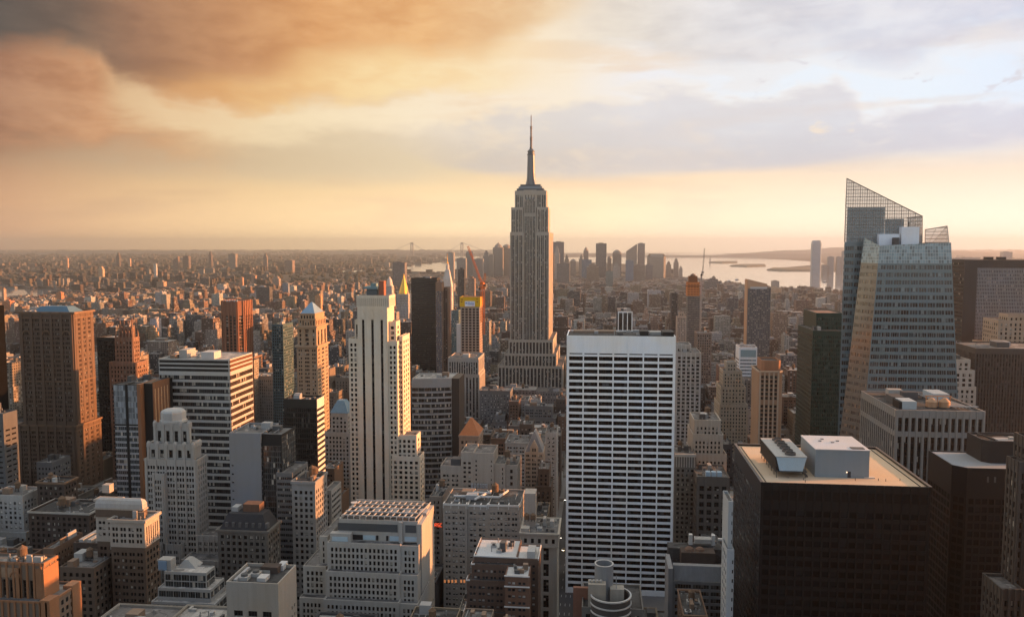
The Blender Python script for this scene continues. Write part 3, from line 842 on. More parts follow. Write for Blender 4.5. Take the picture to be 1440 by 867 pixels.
    for i in range(9):
        z_ = za + 3 + i * 3.6
        for a in range(4):
            th = a * math.pi / 2 + .4 * i
            m.bar((cx + math.cos(th) * 1.2, cy + math.sin(th) * 1.2, z_), (cx + math.cos(th) * 2.7, cy + math.sin(th) * 2.7, z_), .25)
    b.part('antenna_rib', m, plain('antenna_metal', (.13, .12, .12), .5, .4))
    b.finish()
mast_tower()

# ---- faceted glass tower
def faceted_tower():
    D = 580.0; CUR[0] = 1262.0
    b = B('faceted_glass_tower', 'faceted blue grey glass tower with two slanted lattice screens at its top', 'skyscraper', 'the faceted glass tower', xat(1262, 500, D), D + 30)
    wm = plain('spandrel_glass', (.115, .165, .185), .2, .0, .06, .6)
    gm = gl('glass_facet', (1.55, 2.6), blind=.14, tint=(.020, .026, .030), frame=(.10, .14, .155), fw=(.09, .05), bcol=(.17, .21, .22), rough=.06, spec=.8)
    def P(px, py, Y):
        x, z = at(px, py, Y); return (x, Y, z)
    yb = D + 52
    zl = zat(760, D)
    # front mass ------------------------------------------------ a: crease foot, b: right foot
    def low(px, py, px2, py2, Y):                           # continue an edge line down to the street
        x, z = at(px, py, Y); x2, z2 = at(px2, py2, Y)
        t = z / (z - z2)
        return (x + (x2 - x) * t, Y, 0.0)
    A1, A0 = P(1237, 345, D), low(1237, 345, 1213, 615, D)
    B1, B0 = P(1337.5, 341, D), low(1337.5, 341, 1347, 560, D)
    yc = D + 17
    C1, C0 = P(1215, 334, yc), low(1215, 334, 1181, 612, yc)
    fhz = zat(383, D) - zat(398, D)
    zt = zat(383, D)
    def cut(p1, p0, z):
        t = (p1[2] - z) / (p1[2] - p0[2]); return tuple(p1[i] + (p0[i] - p1[i]) * t for i in range(3))
    mb = MB()
    zm = zat(370, D)
    nfl = int((zm - zat(640, D)) / 5.15)
    sp = dict(bw=1, nb=9, fh=5.15, mx=.4, top=.2, w=.90, h=.60, sill=.2, rec=.22, glass=gm, bot=1, zcut=zat(650, D))
    b.facade(mb, A0, B0, cut(B1, B0, zm), cut(A1, A0, zm), sp)
    mbf = MB()
    b.facade(mbf, C0, A0, cut(A1, A0, zm), cut(C1, C0, zm), dict(sp, nb=3, w=.80, h=.52, glass=gl('glass_chamfer', (1.3, 2.6), blind=.22, tint=(.06, .048, .042), frame=(.16, .12, .09), bcol=(.22, .15, .10), rough=.1, spec=.8)))  # panes tinted warm, like the sunset sky they would reflect
    b.part('facet_wall', mbf, plain('facet_reflection', (.125, .105, .088), .15, 0, .1, .9), 'facet coloured with a warm sky reflection')  # sunset reflection put into the facet's base colour
    Bb0, Bb1 = (B0[0] - 1, yb - 8, 0), (B1[0] - 5, yb - 8, B1[2])
    Cb0, Cb1 = (C0[0] + 9.0, yb - 8, 0), (C1[0] + 9.4, yb - 8, C1[2])
    b.facade(mb, B0, Bb0, cut(Bb1, Bb0, zm), cut(B1, B0, zm), dict(sp, nb=7))
    mb.quads([[Bb0, Cb0, cut(Cb1, Cb0, zm), cut(Bb1, Bb0, zm)]])
    b.facade(mb, Cb0, C0, cut(C1, C0, zm), cut(Cb1, Cb0, zm), dict(sp, nb=6))
    b.part('wall', mb, wm)
    # upper screen band of the front mass: paler glass with fine mullions
    scr = gl('screen_glass', (1.7, 2.2), blind=.0, tint=(.15, .22, .25), frame=(.30, .36, .38), fw=(.07, .06), rough=.1, spec=.9)
    def screen(p, q, r, s_, name='screen'):
        m = MB(); a, b_, c_, d_ = (np.array(v) for v in (p, q, r, s_))
        L = np.linalg.norm(b_ - a); Hh = max(np.linalg.norm(d_ - a), np.linalg.norm(c_ - b_))
        nx, ny = max(1, round(L / 1.7)), max(1, round(Hh / 2.2))
        uv = np.array([[(0, 0), (nx * 1.7, 0), (nx * 1.7, ny * 2.2 * np.linalg.norm(c_ - b_) / Hh), (0, ny * 2.2 * np.linalg.norm(d_ - a) / Hh)]])
        m.quads([[a, b_, c_, d_]], uv)
        return b.part(name, m, scr)
    am, bm, cm, bbm, cbm = cut(A1, A0, zm), cut(B1, B0, zm), cut(C1, C0, zm), cut(Bb1, Bb0, zm), cut(Cb1, Cb0, zm)
    screen(am, bm, B1, A1); screen(cm, am, A1, C1); screen(bm, bbm, Bb1, B1); screen(cbm, cm, C1, Cb1); screen(bbm, cbm, Cb1, Bb1)
    zr = zat(346, D)
    r = MB(); r.ngon([(*cut(p, q, zr)[:2], zr) for p, q in ((A1, A0), (B1, B0), (Bb1, Bb0), (Cb1, Cb0), (C1, C0))])
    b.part('roof', r, dark_roof)
    wp = plain('white_plant', (.70, .74, .80), .5)
    ym = D + 20
    b.box('plant_room', xat(1236, 335, ym), xat(1265, 335, ym), ym, ym + 12, zr, zat(329, ym), wp)
    b.box('plant_room', xat(1267, 330, ym), xat(1292, 330, ym), ym - 1, ym + 13, zr, zat(319, ym), wp)
    b.box('roof_unit', xat(1255, 340, ym - 2), xat(1263, 340, ym - 2), ym - 4, ym - 1, zr, zat(334, ym), plain('roof_dark', (.08, .08, .08)))
    b.box('crane_arm', xat(1277.4, 330, ym), xat(1278.2, 330, ym), ym, ym + 1, zat(319, ym), zat(312, ym), plain('black_metal', (.02, .02, .02)))
    b.box('roof_unit', xat(1295, 341, D + 8), xat(1320, 341, D + 8), D + 8, D + 14, zr, zr + 1.6, plain('roof_pale', (.32, .315, .30)))
    # rear mass: taller, slanted lattice top
    yr = D + 24
    E1, E0 = P(1191, 251, yr), low(1191, 251, 1183, 480, yr)
    F1 = P(1297, 304, yr); F0 = (F1[0] + 8, yr, 0)
    zs = zat(291, yr)
    em = cut(E1, E0, zs)
    zf = zat(330, yr)
    mb = MB()
    sp2 = dict(sp, nb=8, top=2.0, zcut=zat(660, D))
    zq = zat(340, yr)
    b.facade(mb, E0, F0, (F1[0] + .6, yr, zq), cut(E1, E0, zq), sp2)
    yb2 = yb + 4
    Eb = lambda p: (p[0] + 9.0, yb2, p[2])
    b.facade(mb, Eb(E0), E0, cut(E1, E0, zq), Eb(cut(E1, E0, zq)), dict(sp, nb=5))
    mb.quads([[F0, Eb(F0), Eb((F1[0] + .6, yr, zq)), (F1[0] + .6, yr, zq)], [Eb(F0), Eb(E0), Eb(cut(E1, E0, zq)), Eb((F1[0] + .6, yr, zq))]])
    b.part('wall', mb, wm)
    # solid plant storeys behind the glass, stepping down to the right
    sol = plain('plant_storey', (.10, .135, .15), .4)
    sl2 = gl('plant_glass', (2.6, 5.0), blind=.0, tint=(.12, .19, .225), frame=(.17, .25, .285), fw=(.03, .16), rough=.15, spec=.7)
    def block(p0, p1, pt, pb):
        xa, xb = xat(p0, pt, yr), xat(p1, pt, yr)
        m = MB(); za, zb_ = zat(pb, yr), zat(pt, yr)
        W_, H_ = xb - xa, zb_ - za
        y0_ = yr + .5
        nu, nv = max(1, round(W_ / 2.6)) * 2.6, max(1, round(H_ / 5)) * 5.0
        yk_ = yr + 7.0; xk_ = xa + 3.2
        m.quads([[(xa, y0_, za), (xb, y0_, za), (xb, y0_, zb_), (xa, y0_, zb_)], [(xa, y0_, zb_), (xb, y0_, zb_), (xb, yk_, zb_), (xk_, yk_, zb_)],
                 [(xb, y0_, za), (xb, yk_, za), (xb, yk_, zb_), (xb, y0_, zb_)], [(xk_, yk_, za), (xa, y0_, za), (xa, y0_, zb_), (xk_, yk_, zb_)]],
                np.array([[(0, 0), (nu, 0), (nu, nv), (0, nv)]] + [[(0, 0)] * 4] * 3))
        b.part('plant_storey', m, sl2)
    block(1192, 1245, 291, 340.5); block(1245.3, 1272, 307.5, 340.5); block(1272.3, 1297, 331, 340.5)
    # lattice screen: real bars in front of thin glass
    clear, gg, bs, out_ = new_mat('clear_screen')
    bs.inputs['Base Color'].default_value = (.36, .39, .40, 1); bs.inputs['Roughness'].default_value = .1
    tr = gg.new('ShaderNodeBsdfTransparent'); tr.inputs[0].default_value = (.93, .93, .94, 1)
    mx_ = gg.new('ShaderNodeMixShader'); mx_.inputs[0].default_value = .46
    gg.t.links.new(tr.outputs[0], mx_.inputs[1]); gg.t.links.new(bs.outputs[0], mx_.inputs[2]); gg.t.links.new(mx_.outputs[0], out_.inputs[0])
    steel = plain('lattice_steel', (.25, .225, .20), .5, .3)
    def lattice(p, q, r, s_, du, dv, heavy=.34):
        """planar lattice between bottom edge p-q and top edge s-r"""
        p, q, r, s_ = (np.array(v, float) for v in (p, q, r, s_))
        m = MB(); m.quads([[p, q, r, s_]]); b.part('screen_pane', m, clear)
        m = MB()
        L = np.linalg.norm(q - p); n_ = max(2, round(L / du))
        for i in range(n_ + 1):
            t = i / n_
            m.bar(p + (q - p) * t, s_ + (r - s_) * t, heavy if i % 3 == 0 else heavy * .6)
        zmax = max(r[2], s_[2])
        z = min(p[2], q[2]) + dv
        j = 0
        while z < zmax:
            pts = []
            for a, c_ in ((p, s_), (q, r)):                 # side edges
                if (a[2] - z) * (c_[2] - z) <= 0 and abs(c_[2] - a[2]) > 1e-6: pts.append(a + (c_ - a) * (z - a[2]) / (c_[2] - a[2]))
            if len(pts) < 2 and abs(r[2] - s_[2]) > 1e-6 and (r[2] - z) * (s_[2] - z) <= 0: pts.append(s_ + (r - s_) * (z - s_[2]) / (r[2] - s_[2]))
            if len(pts) == 2: m.bar(pts[0], pts[1], heavy if j % 2 == 0 else heavy * .55, heavy)
            z += dv; j += 1
        m.bar(s_, r, heavy * 1.7)
        b.part('screen_lattice', m, steel)
    lattice(cut(E1, E0, zq), (F1[0] + .6, yr, zq), F1, E1, 1.6, 2.45, .34)
    lattice((F1[0] + .6, yr, zq), (F1[0] + 2.5, yb2, zq), (F1[0] + 1.5, yb2, zat(306, yb2)), F1, 3, 2.9)
    lattice(Eb(cut(E1, E0, zq)), cut(E1, E0, zq), E1, Eb((E1[0], 0, E1[2] - 18)), 3, 2.9)
    # small corner screen of the front mass
    yk = D + 30
    K0, K1 = P(1302, 341, yk), P(1341, 345, D + 4)
    lattice((xat(1301, 341, yk), yk, zr), (B1[0] - 2.2, yk, zr), (xat(1332, 318, yk), yk, zat(318, yk)), (xat(1301, 323, yk), yk, zat(323, yk)), 2.4, 2.6)
    lattice((B1[0] - .2, D + 2, zr), (B1[0] - 2.2, yk, zr), (xat(1332, 318, yk), yk, zat(318, yk)), (B1[0] - .6, D + 2, zr + 2), 3, 2.6)
    b.foot.append((xat(1180, 600, D), xat(1350, 600, D), D, yb2, 280))
    b.finish()
faceted_tower()
def bld(name, label, cat, ref, pxl, pxr, py, D, pxs=None, dep=None, lim=100):
    """front face between photo columns pxl..pxr, top edge py, at distance D; pxs = far end of the visible side"""
    x0, x1, z1 = fr(pxl, pxr, py, D)
    if pxs is not None and dep is None:
        dep = (yat(pxs, py, x1) if pxs > pxr else yat(pxs, py, x0)) - D
    dep = max(8.0, min(dep or 25, 90))
    b = B(name, label, cat, ref, (x0 + x1) / 2, D + dep / 2)
    b.lim = lim
    return b, x0, x1, D, D + dep, z1
PUNCH = lambda gm=None, bw=3.6, fh=3.7, w=.54, h=.58, **k: dict(dict(bw=bw, fh=fh, w=w, h=h, glass=gm or G_STD, rec=.4, mx=1.0, top=1.2), **k)
PAIR = [(.27, .30), (.67, .30)]

# ================= left side =================
# brick tower with blue roof
b, x0, x1, y0, y1, z1 = bld('romanesque_office_tower', 'broad brown brick tower with arched top windows, blue roof and glowing orange west side', 'office tower', 'the blue-roofed brown tower', 26, 103, 441, 620, pxs=131, lim=100)
br = stone('brown_brick', (.115, .078, .057), .2, .85, .25)
br2 = stone('brown_terracotta', (.165, .105, .068), .2, .85, .2)
zs = zat(597, 620)
bay = PUNCH(bw=8.6, fh=3.75, pat=[(.14, .10), (.40, .10), (.55, .10), (.70, .10)], h=.56, mx=2.2, top=3.5, rib=(2.2, .9, br), rec=.5, band=(.8, .5, br2, 14))
b.tier(x0, x1, y0, y1, zs, z1, dict(bay, nb=5), dict(bay, nb=3, mx=3), dict(bay, nb=3), wall=br, par=1.5, cornice=(1.6, 1.2, br2), roof=dark_roof)
b.tier(x0 - 2, x1 + 1.5, y0 - 5, y1 + 3, 0, zs, dict(bay, nb=6), dict(bay, nb=4), dict(bay, nb=4), wall=br, cornice=(1.4, .8, br2))
zt = zat(470, 620)
for i in range(3):                                          # arched window heads high on the front
    xa = x0 + 2.2 + (x1 - x0 - 4.4) / 5 * (i * 2 + .5)
    m = MB()
    for j in range(9):
        a0, a1 = math.pi * j / 9, math.pi * (j + 1) / 9
        m.bar((xa + math.cos(a0) * 3.2, y0 - .75, zt + math.sin(a0) * 3.2), (xa + math.cos(a1) * 3.2, y0 - .75, zt + math.sin(a1) * 3.2), .8, .8)
    b.part('arch_trim', m, br2)
m = MB(); rw = x1 - x0
zr = z1 + .4; zt2 = zat(431.5, 635)
blue = plain('blue_roof', (.07, .135, .19), .75)
m.loft([[(x0 + rw * .18, y0 + 4, zr), (x1 - rw * .12, y0 + 4, zr), (x1 - rw * .12, y1 - 3, zr), (x0 + rw * .18, y1 - 3, zr)], [(x0 + rw * .28, y0 + 9, zt2 + 1), (x1 - rw * .24, y0 + 9, zt2 + 1), (x1 - rw * .24, y1 - 8, zt2 + 1), (x0 + rw * .28, y1 - 8, zt2 + 1)]])
b.part('hipped_roof', m, blue)
for i in range(5): b.unit(x0 + 3 + i * 2.2, y0 + 4 + (i % 2) * 5, z1, 1.8, 3, 2.2)
b.finish()

# black edge slab and grey blocks at far left
b, x0, x1, y0, y1, z1 = bld('dark_edge_slab', 'black glass slab beside the blue-roofed brown tower', 'office tower', 'the black slab at the edge', -60, -8, 432, 560, dep=10, lim=30)
b.tier(x0, x1, y0, y1, 0, z1, PUNCH(G_BLACK, bw=3, w=.8, h=.7, fh=3.8), None, wall=stone('matte_black_wall', (.007, .007, .0075), .2, .95, .1, 0, 0.0))
b.finish()
b, x0, x1, y0, y1, z1 = bld('grey_office_block', 'plain grey flat roofed block in front of the blue-roofed brown tower', 'office block', 'the grey flat block', -60, 4, 583, 520, dep=14, lim=40)
gcon = stone('grey_concrete', (.085, .088, .092), .12, .8, .3)
b.tier(x0, x1, y0, y1, 0, z1, PUNCH(G_DARK, bw=5, w=.7, h=.35, top=9), PUNCH(G_DARK, bw=5, w=.7, h=.35, top=9), wall=gcon, roof=grey_roof)
b.tier(x0, x1 - 12, y0 + 5, y1, z1, z1 + 5, None, None, wall=gcon, roof=grey_roof, foot=False)
b.clutter(x1 - 11, x1 - 1, y0 + 1, y1 - 1, z1, 4, 3, 0)
b.finish()
# dark brick blocks with orange parapets
b, x0, x1, y0, y1, z1 = bld('brick_loft_block', 'dark brick block whose roof ridges catch orange sun below the blue-roofed brown tower', 'office block', 'the glowing-ridged dark block', 52, 90, 680, 500, pxs=109)
dbr = stone('dark_brick', (.060, .045, .038), .25, .9, .3)
b.tier(x0, x1, y0, y1, 0, z1, PUNCH(bw=3.4), PUNCH(bw=3.4), wall=dbr, roof=dark_roof, cornice=(1.2, .7, br2))
b.tier(x0 + 3, x1 - 6, y0 + 9, y1 - 4, z1, zat(674, 512), None, None, wall=br2, roof=dark_roof, foot=False)
b.clutter(x0 + 2, x1 - 2, y0, y0 + 9, z1, 11, 4, 1)
b.tier(xat(40, 725, 470), xat(125, 725, 470), 470, 496, 0, zat(722, 470), PUNCH(bw=3.4), PUNCH(bw=3.4), wall=dbr, roof=dark_roof, cornice=(1, .6, GREYST))
b.clutter(xat(45, 725, 470), xat(120, 725, 470), 470, 496, zat(722, 470), 17, 7, 1)
b.finish()
b, x0, x1, y0, y1, z1 = bld('terraced_brick_block', 'low brown terraced block with long roof ducts behind the terracotta tower', 'office block', 'the low ducted block', 84, 132, 800, 390, pxs=152)
b.tier(x0, x1, y0, y1 + 14, 0, zat(800, 390), PUNCH(bw=3.5), PUNCH(bw=3.5), wall=stone('tan_brick', (.12, .09, .07), .2, .9, .25), roof=grey_roof)
b.tier(x0 - 10, x1 + 2, y1 + 14, y1 + 42, 0, zat(800, 390) + 3, PUNCH(bw=3.5), PUNCH(bw=3.5), wall=dbr, roof=grey_roof)
for i in range(5):
    b.box('roof_duct', x0 - 8 + i * 5, x0 - 5.5 + i * 5, y1 + 16, y1 + 38, zat(800, 390) + 3, zat(800, 390) + 5.2, plain('roof_pale', (.32, .315, .30)))
b.clutter(x0, x1, y0, y1 + 12, z1, 23, 5, 1)
b.finish()

# terracotta Art Deco tower at lower left
D = 330.
tc = stone('terracotta', (.27, .135, .07), .2, .75, .2); tcd = stone('dark_stone_band', (.17, .13, .10), .2)
b, x0, x1, y0, y1, z1 = bld('terracotta_tower', 'setback tower with carved orange terracotta corners and ornamental panel', 'office tower', 'the terracotta tower', -60, 60, 792, 330, pxs=80)
vs_ = PUNCH(G_DARK, bw=3.2, fh=15, w=.45, h=.92, sill=.04, top=6.5, nf=1, rec=.8, rib=(.9, .5, tc), wname='window')
b.tier(x0, x1, y0, y1, zat(858, D), z1, dict(vs_, bot=1), dict(vs_, bw=4, bot=1, top=5), wall=tcd, par=1.0, cornice=(1.2, .5, tc))
for (ya, yb_) in ((y0 - .4, y0 + 4.5), (y1 - 5, y1 + .3)):
    b.box('corner_pier', x1 - 3.5, x1 + .5, ya, yb_, zat(858, D), z1 - 1.5, tc)
b.box('corner_pier', x1 - 13, x1 - 10.6, y0 - .5, y0 + 1, zat(858, D), z1 - 1.5, tc)
for i in range(5): b.box('ornament_panel', x1 - 13 - 9.5 * i - 7, x1 - 13 - 9.5 * i, y0 - .35, y0 + .2, z1 - 6, z1 - 1.6, stone('carved_panel', (.28, .185, .12), .45))
m = MB()
for j in range(14):
    a0, a1 = math.pi * j / 14, math.pi * (j + 1) / 14; xc = xat(22, 800, D)
    m.bar((xc + math.cos(a0) * 2.4, y0 - .5, z1 - 5.6 + math.sin(a0) * 2.4), (xc + math.cos(a1) * 2.4, y0 - .5, z1 - 5.6 + math.sin(a1) * 2.4), .5)
b.part('arch_trim', m, tc)
b.tier(x0, xat(79, 840, D), y0 - 5, y1 + 7, 0, zat(846, D - 5), dict(vs_, bw=3.0, fh=4, nf=None) | {'nf': 5}, PUNCH(bw=3.2), wall=tcd, par=1, cornice=(.9, .4, tc))
b.box('corner_pier', xat(79, 840, D) - 4, xat(79, 840, D) + .6, y0 - 5.5, y0 + 1, 0, zat(846, D - 5) + 1.8, tc)
b.box('corner_pier', xat(79, 840, D) - 4, xat(79, 840, D) + .6, y1 + 1, y1 + 7.4, 0, zat(846, D - 5) + 1.8, tc)
b.clutter(x0 + 20, x1 - 2, y0 + 2, y1 - 2, z1, 31, 7, 1, [plain('roof_pale', (.32, .315, .30)), stone('bulkhead_tan', (.34, .24, .16))])
b.finish()

# brick tower with pale crown (lower left)
D = 400.
b, x0, x1, y0, y1, z1 = bld('pale_crowned_brick_tower', 'brick tower with pale stone colonnade crown and rounded white roof house', 'office tower', 'the pale-crowned brick tower', 154, 203, 733, 400, pxs=224)
bk = stone('warm_brick', (.105, .075, .056), .2, .9, .2); ps = stone('pale_stone', (.34, .30, .255), .12, .8, .2)
zc = zat(769, D)
col = PUNCH(bw=3.3, fh=12, nf=1, w=.42, h=.86, sill=.06, top=2.2, bot=.4, rec=.7)
pnch = PUNCH(bw=5.5, fh=3.65, pat=PAIR, h=.5, mx=.8, top=2.0)
b.tier(x0, x1, y0, y1, zc, z1, dict(pnch, nb=4, top=2.8, fh=3.2, h=.62), dict(col, nb=6), dict(pnch), wall=ps, par=1.0, cornice=(1.4, .9, ps), foot=False)
b.tier(x0 + .2, x1 - .2, y0 + .2, y1, 0, zc, dict(pnch, nb=4), dict(PUNCH(bw=3.3), top=2), dict(pnch), wall=bk, par=.02)
xl = xat(127, 700, D + 3)
b.tier(xl, x0 + .3, y0 + 7, y1 - 2, zc, zat(706, D + 7), dict(pnch, nb=2, top=10, fh=3.2), None, dict(pnch), wall=ps, par=1.0, cornice=(1.0, .6, ps), foot=False)
b.tier(xl + .2, x0 + .2, y0 + 7.2, y1 - 2, 0, zc, dict(pnch, nb=2), None, dict(pnch), wall=bk, par=.02)
# roof house with rounded mansard
xa, xb = xat(137, 710, D + 8), xat(203, 710, D + 8)
zh, zk = z1, zat(716, D + 6)
b.tier(xa, xb, y0 + 6, y1 - 4, zh, zk, PUNCH(bw=4, fh=5, w=.5, h=.55, nf=1, bot=2, top=2), PUNCH(bw=6, fh=5, w=.6, h=.6, nf=1, bot=2, top=2), wall=bk, par=.3, foot=False, cornice=(.7, .5, ps))
m = MB(); zz = zk + .5
ring = lambda d, z: [(xa + d, y0 + 6 + d, z), (xb - d, y0 + 6 + d, z), (xb - d, y1 - 4 - d, z), (xa + d, y1 - 4 - d, z)]
m.loft([ring(-.1, zz), ring(0, zz + 2.4), ring(.7, zz + 4.2), ring(2.0, zz + 5.2)])
b.part('mansard_roof', m, stone('white_mansard', (.34, .335, .325), .15, .6))
b.box('chimney', xat(147, 690, D + 18), xat(157, 690, D + 18), y0 + 16, y0 + 20, zz + 5, zz + 9.5, ps)
b.clutter(x0, x1 - 1, y0 + .5, y0 + 5.5, z1, 5, 4, 0)
b.finish()

# pale Art Deco wedding-cake tower
D = 470.
b, x0, x1, y0, y1, z1 = bld('wedding_cake_tower', 'pale grey Art Deco tower stepping up to a scalloped crown', 'office tower', 'the scalloped-crown tower', 203, 276, 648, 470, pxs=291)
wk = stone('pale_grey_brick', (.31, .295, .27), .12, .8, .2)
pr = PUNCH(bw=6.0, fh=3.7, pat=[(.22, .2), (.5, .2), (.78, .2)], h=.6, mx=1.2, top=2.5, rib=(1.0, .5, wk), rec=.5)
b.tier(x0, x1, y0, y1, 0, z1, dict(pr, nb=5), dict(pr, nb=4), dict(pr, nb=4), wall=wk, cornice=(1.2, .25, wk))
b.tier(xat(214, 668, D - 2), xat(231, 668, D - 2), y0 - 2.5, y0 + 4, 0, zat(668, D - 2), dict(pr, nb=1), None, None, wall=wk, foot=False)
b.tier(x1 - .5, xat(282, 655, D + 6), y0 + 9, y1 - 5, 0, zat(658, D + 9), dict(pr, nb=1), dict(pr, nb=3), wall=wk, foot=False)
za = z1 + .8
def scallop(xa, xb, ya, yb_, z0, z2, nbf, nbs):
    sp = PUNCH(G_DARK, bw=5, fh=z2 - z0, nf=1, w=.42, h=.58, sill=.08, mx=.8, top=.3, bot=.1, rec=.8, rib=(1.5, .6, wk))
    b.tier(xa, xb, ya, yb_, z0, z2, dict(sp, nb=nbf), dict(sp, nb=nbs), dict(sp, nb=nbs), wall=wk, foot=False, par=.8)
    for i in range(nbf + 1):                               # pinnacles on the rim
        xx = xa + .8 + i * (xb - xa - 1.6) / nbf
        m = MB().lathe((xx, ya + .3, z2 - 1.5), [(1.3, 0), (1.25, 2.4), (.6, 3.6)], 8)
        b.part('pinnacle', m, wk)
    for i in range(1, nbs + 1):
        yy = ya + .8 + i * (yb_ - ya - 1.6) / nbs
        m = MB().lathe((xb - .3, yy, z2 - 1.5), [(1.3, 0), (1.25, 2.4), (.6, 3.6)], 8)
        b.part('pinnacle', m, wk)
zb1, zb2 = zat(624, D + 4), zat(595, D + 8)
scallop(xat(207, 630, D + 2), xat(273, 630, D + 2), y0 + 2, y1 - 3, za, zb1, 5, 4)
scallop(xat(216, 600, D + 6), xat(267, 600, D + 6), y0 + 6, y1 - 6, zb1, zb2, 4, 3)
cxx, cyy = xat(243, 590, D + 12), y0 + 13
m = MB().lathe((cxx, cyy, zb2), [(8.2, 0), (8.2, 1.5), (7.6, 1.8), (7.6, 6.5), (6.8, 7.6), (5.5, 8.2)], 8, ph=math.pi / 8)
b.part('lantern', m, stone('pale_cap', (.34, .335, .32), .1))
b.tier(xat(276, 750, D), xat(312, 750, D), y0 - 1, y1, 0, zat(752, D), dict(pr, nb=4), dict(pr, nb=4), wall=wk)
b.tier(xat(255, 790, D - 14), xat(323, 790, D - 14), y0 - 14, y1 - 2, 0, zat(788, D - 14), dict(pr, nb=7), dict(pr, nb=4), wall=wk)
b.tier(xat(200, 762, D), xat(258, 762, D), y0 - 3, y0 + 5, 0, zat(764, D), dict(pr, nb=6), None, wall=wk)
b.finish()

# low glazed stepped building under it
D = 372.
b, x0, x1, y0, y1, z1 = bld('glazed_terrace_building', 'low stepped glass building with pale roof terraces beside the pale-crowned brick tower', 'office block', 'the low stepped glass building', 222, 282, 812, 372, pxs=296)
gt = gl('glass_grid', (1.3, 3.5), blind=.12, tint=(.018, .022, .024), frame=(.16, .16, .155), fw=(.05, .05), rough=.1, spec=.6)
cur = dict(bw=3.9, fh=3.6, w=.95, h=.9, sill=.05, mx=.4, top=.7, bot=.1, rec=.12, glass=gt, wname='window_band')
lm = plain('white_edge', (.27, .27, .26), .6)
zz = z1
b.tier(x0, x1, y0 + 6, y1 + 5, zat(832, D), zz, cur, cur, wall=lm, par=.5, roof=pale_roof, foot=False)
b.tier(x0 - 2, xat(292, 830, D), y0 + 3, y1 + 8, zat(848, D), zat(832, D), cur, cur, wall=lm, par=.5, roof=pale_roof, foot=False)
b.tier(x0 - 4, xat(302, 850, D), y0, y1 + 12, 0, zat(848, D), cur, cur, wall=lm, par=.5, roof=pale_roof)
b.box('stair_house', xat(222, 790, D + 8), xat(240, 790, D + 8), y0 + 8, y1 + 3, zz, zz + 5.5, lm)
b.box('roof_light', xat(222, 790, D + 7), xat(233, 790, D + 7), y0 + 7.4, y0 + 8.2, zz + .4, zz + 5, plain('blue_glazing', (.16, .24, .34), .25))
m = MB(); xx = xat(262, 800, D + 10)
m.loft([[(xx - 6, y0 + 12, zz), (xx + 4, y0 + 12, zz), (xx + 4, y0 + 20, zz), (xx - 6, y0 + 20, zz)], [(xx - 3, y0 + 14, zz + 3.6), (xx - 1, y0 + 14, zz + 3.6), (xx - 1, y0 + 19, zz + 3.6), (xx - 3, y0 + 19, zz + 3.6)]])
b.part('roof_hood', m, lm)
b.finish()

# pale block with roof machines, lit west wall
D = 330.
b, x0, x1, y0, y1, z1 = bld('blank_walled_block', 'pale concrete block with three slot windows, roof machinery and blank sunny west wall', 'office block', 'the pale blank-walled block', 318, 391, 823, 330, pxs=417)
pc = stone('pale_concrete', (.30, .275, .24), .10, .85, .22)
b.tier(x0, x1, y0, y1, 0, z1, dict(bw=6.2, fh=12, nf=1, w=.62, h=.11, sill=.45, mx=2.0, top=1.0, glass=G_DARK, rec=.5, nb=3), dict(PUNCH(G_DARK, bw=3, fh=4.2, w=.3, h=.4), top=14, mx=1, skip=lambda i, j, a, c: i < a * .6), wall=pc, roof=dark_roof, par=1.4)
for i in range(3):
    m = MB().lathe((x0 + 5.5 + i * 3.4, y0 + 6.5 + i * 4.4, z1 + 1.6), [(1.5, 0), (1.5, .9), (1.1, 1.1)], 14)
    u = b.unit(x0 + 5.5 + i * 3.4, y0 + 6.5 + i * 4.4, z1, 4.2, 4.2, 1.6, plain('roof_pale', (.32, .315, .30)), 'cooling_unit')
    b.part('fan_shroud', m, plain('roof_dark', (.08, .08, .08)), parent=u)
b.unit(x0 + 14, y0 + 7, z1, 4, 5, 1.6, plain('roof_white', (.42, .42, .415)))
b.unit(x0 + 17.5, y0 + 20, z1, 3, 6, 2.4, plain('roof_white', (.42, .42, .415)))
b.box('roof_duct', x0 + 2, x0 + 3.4, y0 + 3, y1 - 4, z1, z1 + 1.2, plain('roof_metal', (.3, .3, .3)))
b.box('bulkhead', x0 + 10, x0 + 18, y1 - 8, y1 - 3, z1, z1 + 3, dbr)
b.finish()

# mansard block
D = 440.
b, x0, x1, y0, y1, z1 = bld('mansard_block', 'dark stone block with a black mansard roof in front of the grey blank-walled tower', 'office block', 'the black mansard block', 306, 376, 748, 440, pxs=394)
mst = stone('dark_stone', (.135, .125, .11), .2, .85, .25)  # one even dark stone colour
b.tier(x0, x1, y0, y1, 0, z1, PUNCH(bw=3.4, rib=(.8, .4, mst)), PUNCH(bw=3.4, rib=(.8, .4, mst)), wall=mst, roof=dark_roof, cornice=(1.2, .9, mst))
m = MB()
q = lambda d, z: [(x0 + d, y0 + d, z), (x1 - d, y0 + d, z), (x1 - d, y1 - d, z), (x0 + d, y1 - d, z)]
m.loft([q(.8, z1 + 1), q(4.5, z1 + 9.5)])
b.part('mansard_roof', m, stone('slate', (.035, .036, .04), .3))
b.box('bulkhead', x0 + 12, x0 + 22, y0 + 8, y0 + 15, z1 + 9.5, z1 + 14, stone('rust_brick', (.13, .075, .05)))
b.box('roof_unit', x0 + 5, x0 + 9, y0 + 8, y0 + 14, z1 + 9.5, z1 + 12, plain('roof_pale', (.32, .315, .30)))
for i in range(7): b.box('dormer', x0 + 4 + i * 4.0, x0 + 5.6 + i * 4.0, y0 + 1.4, y0 + 4.5, z1 + 2, z1 + 5, plain('dormer_lead', (.10, .10, .10)))
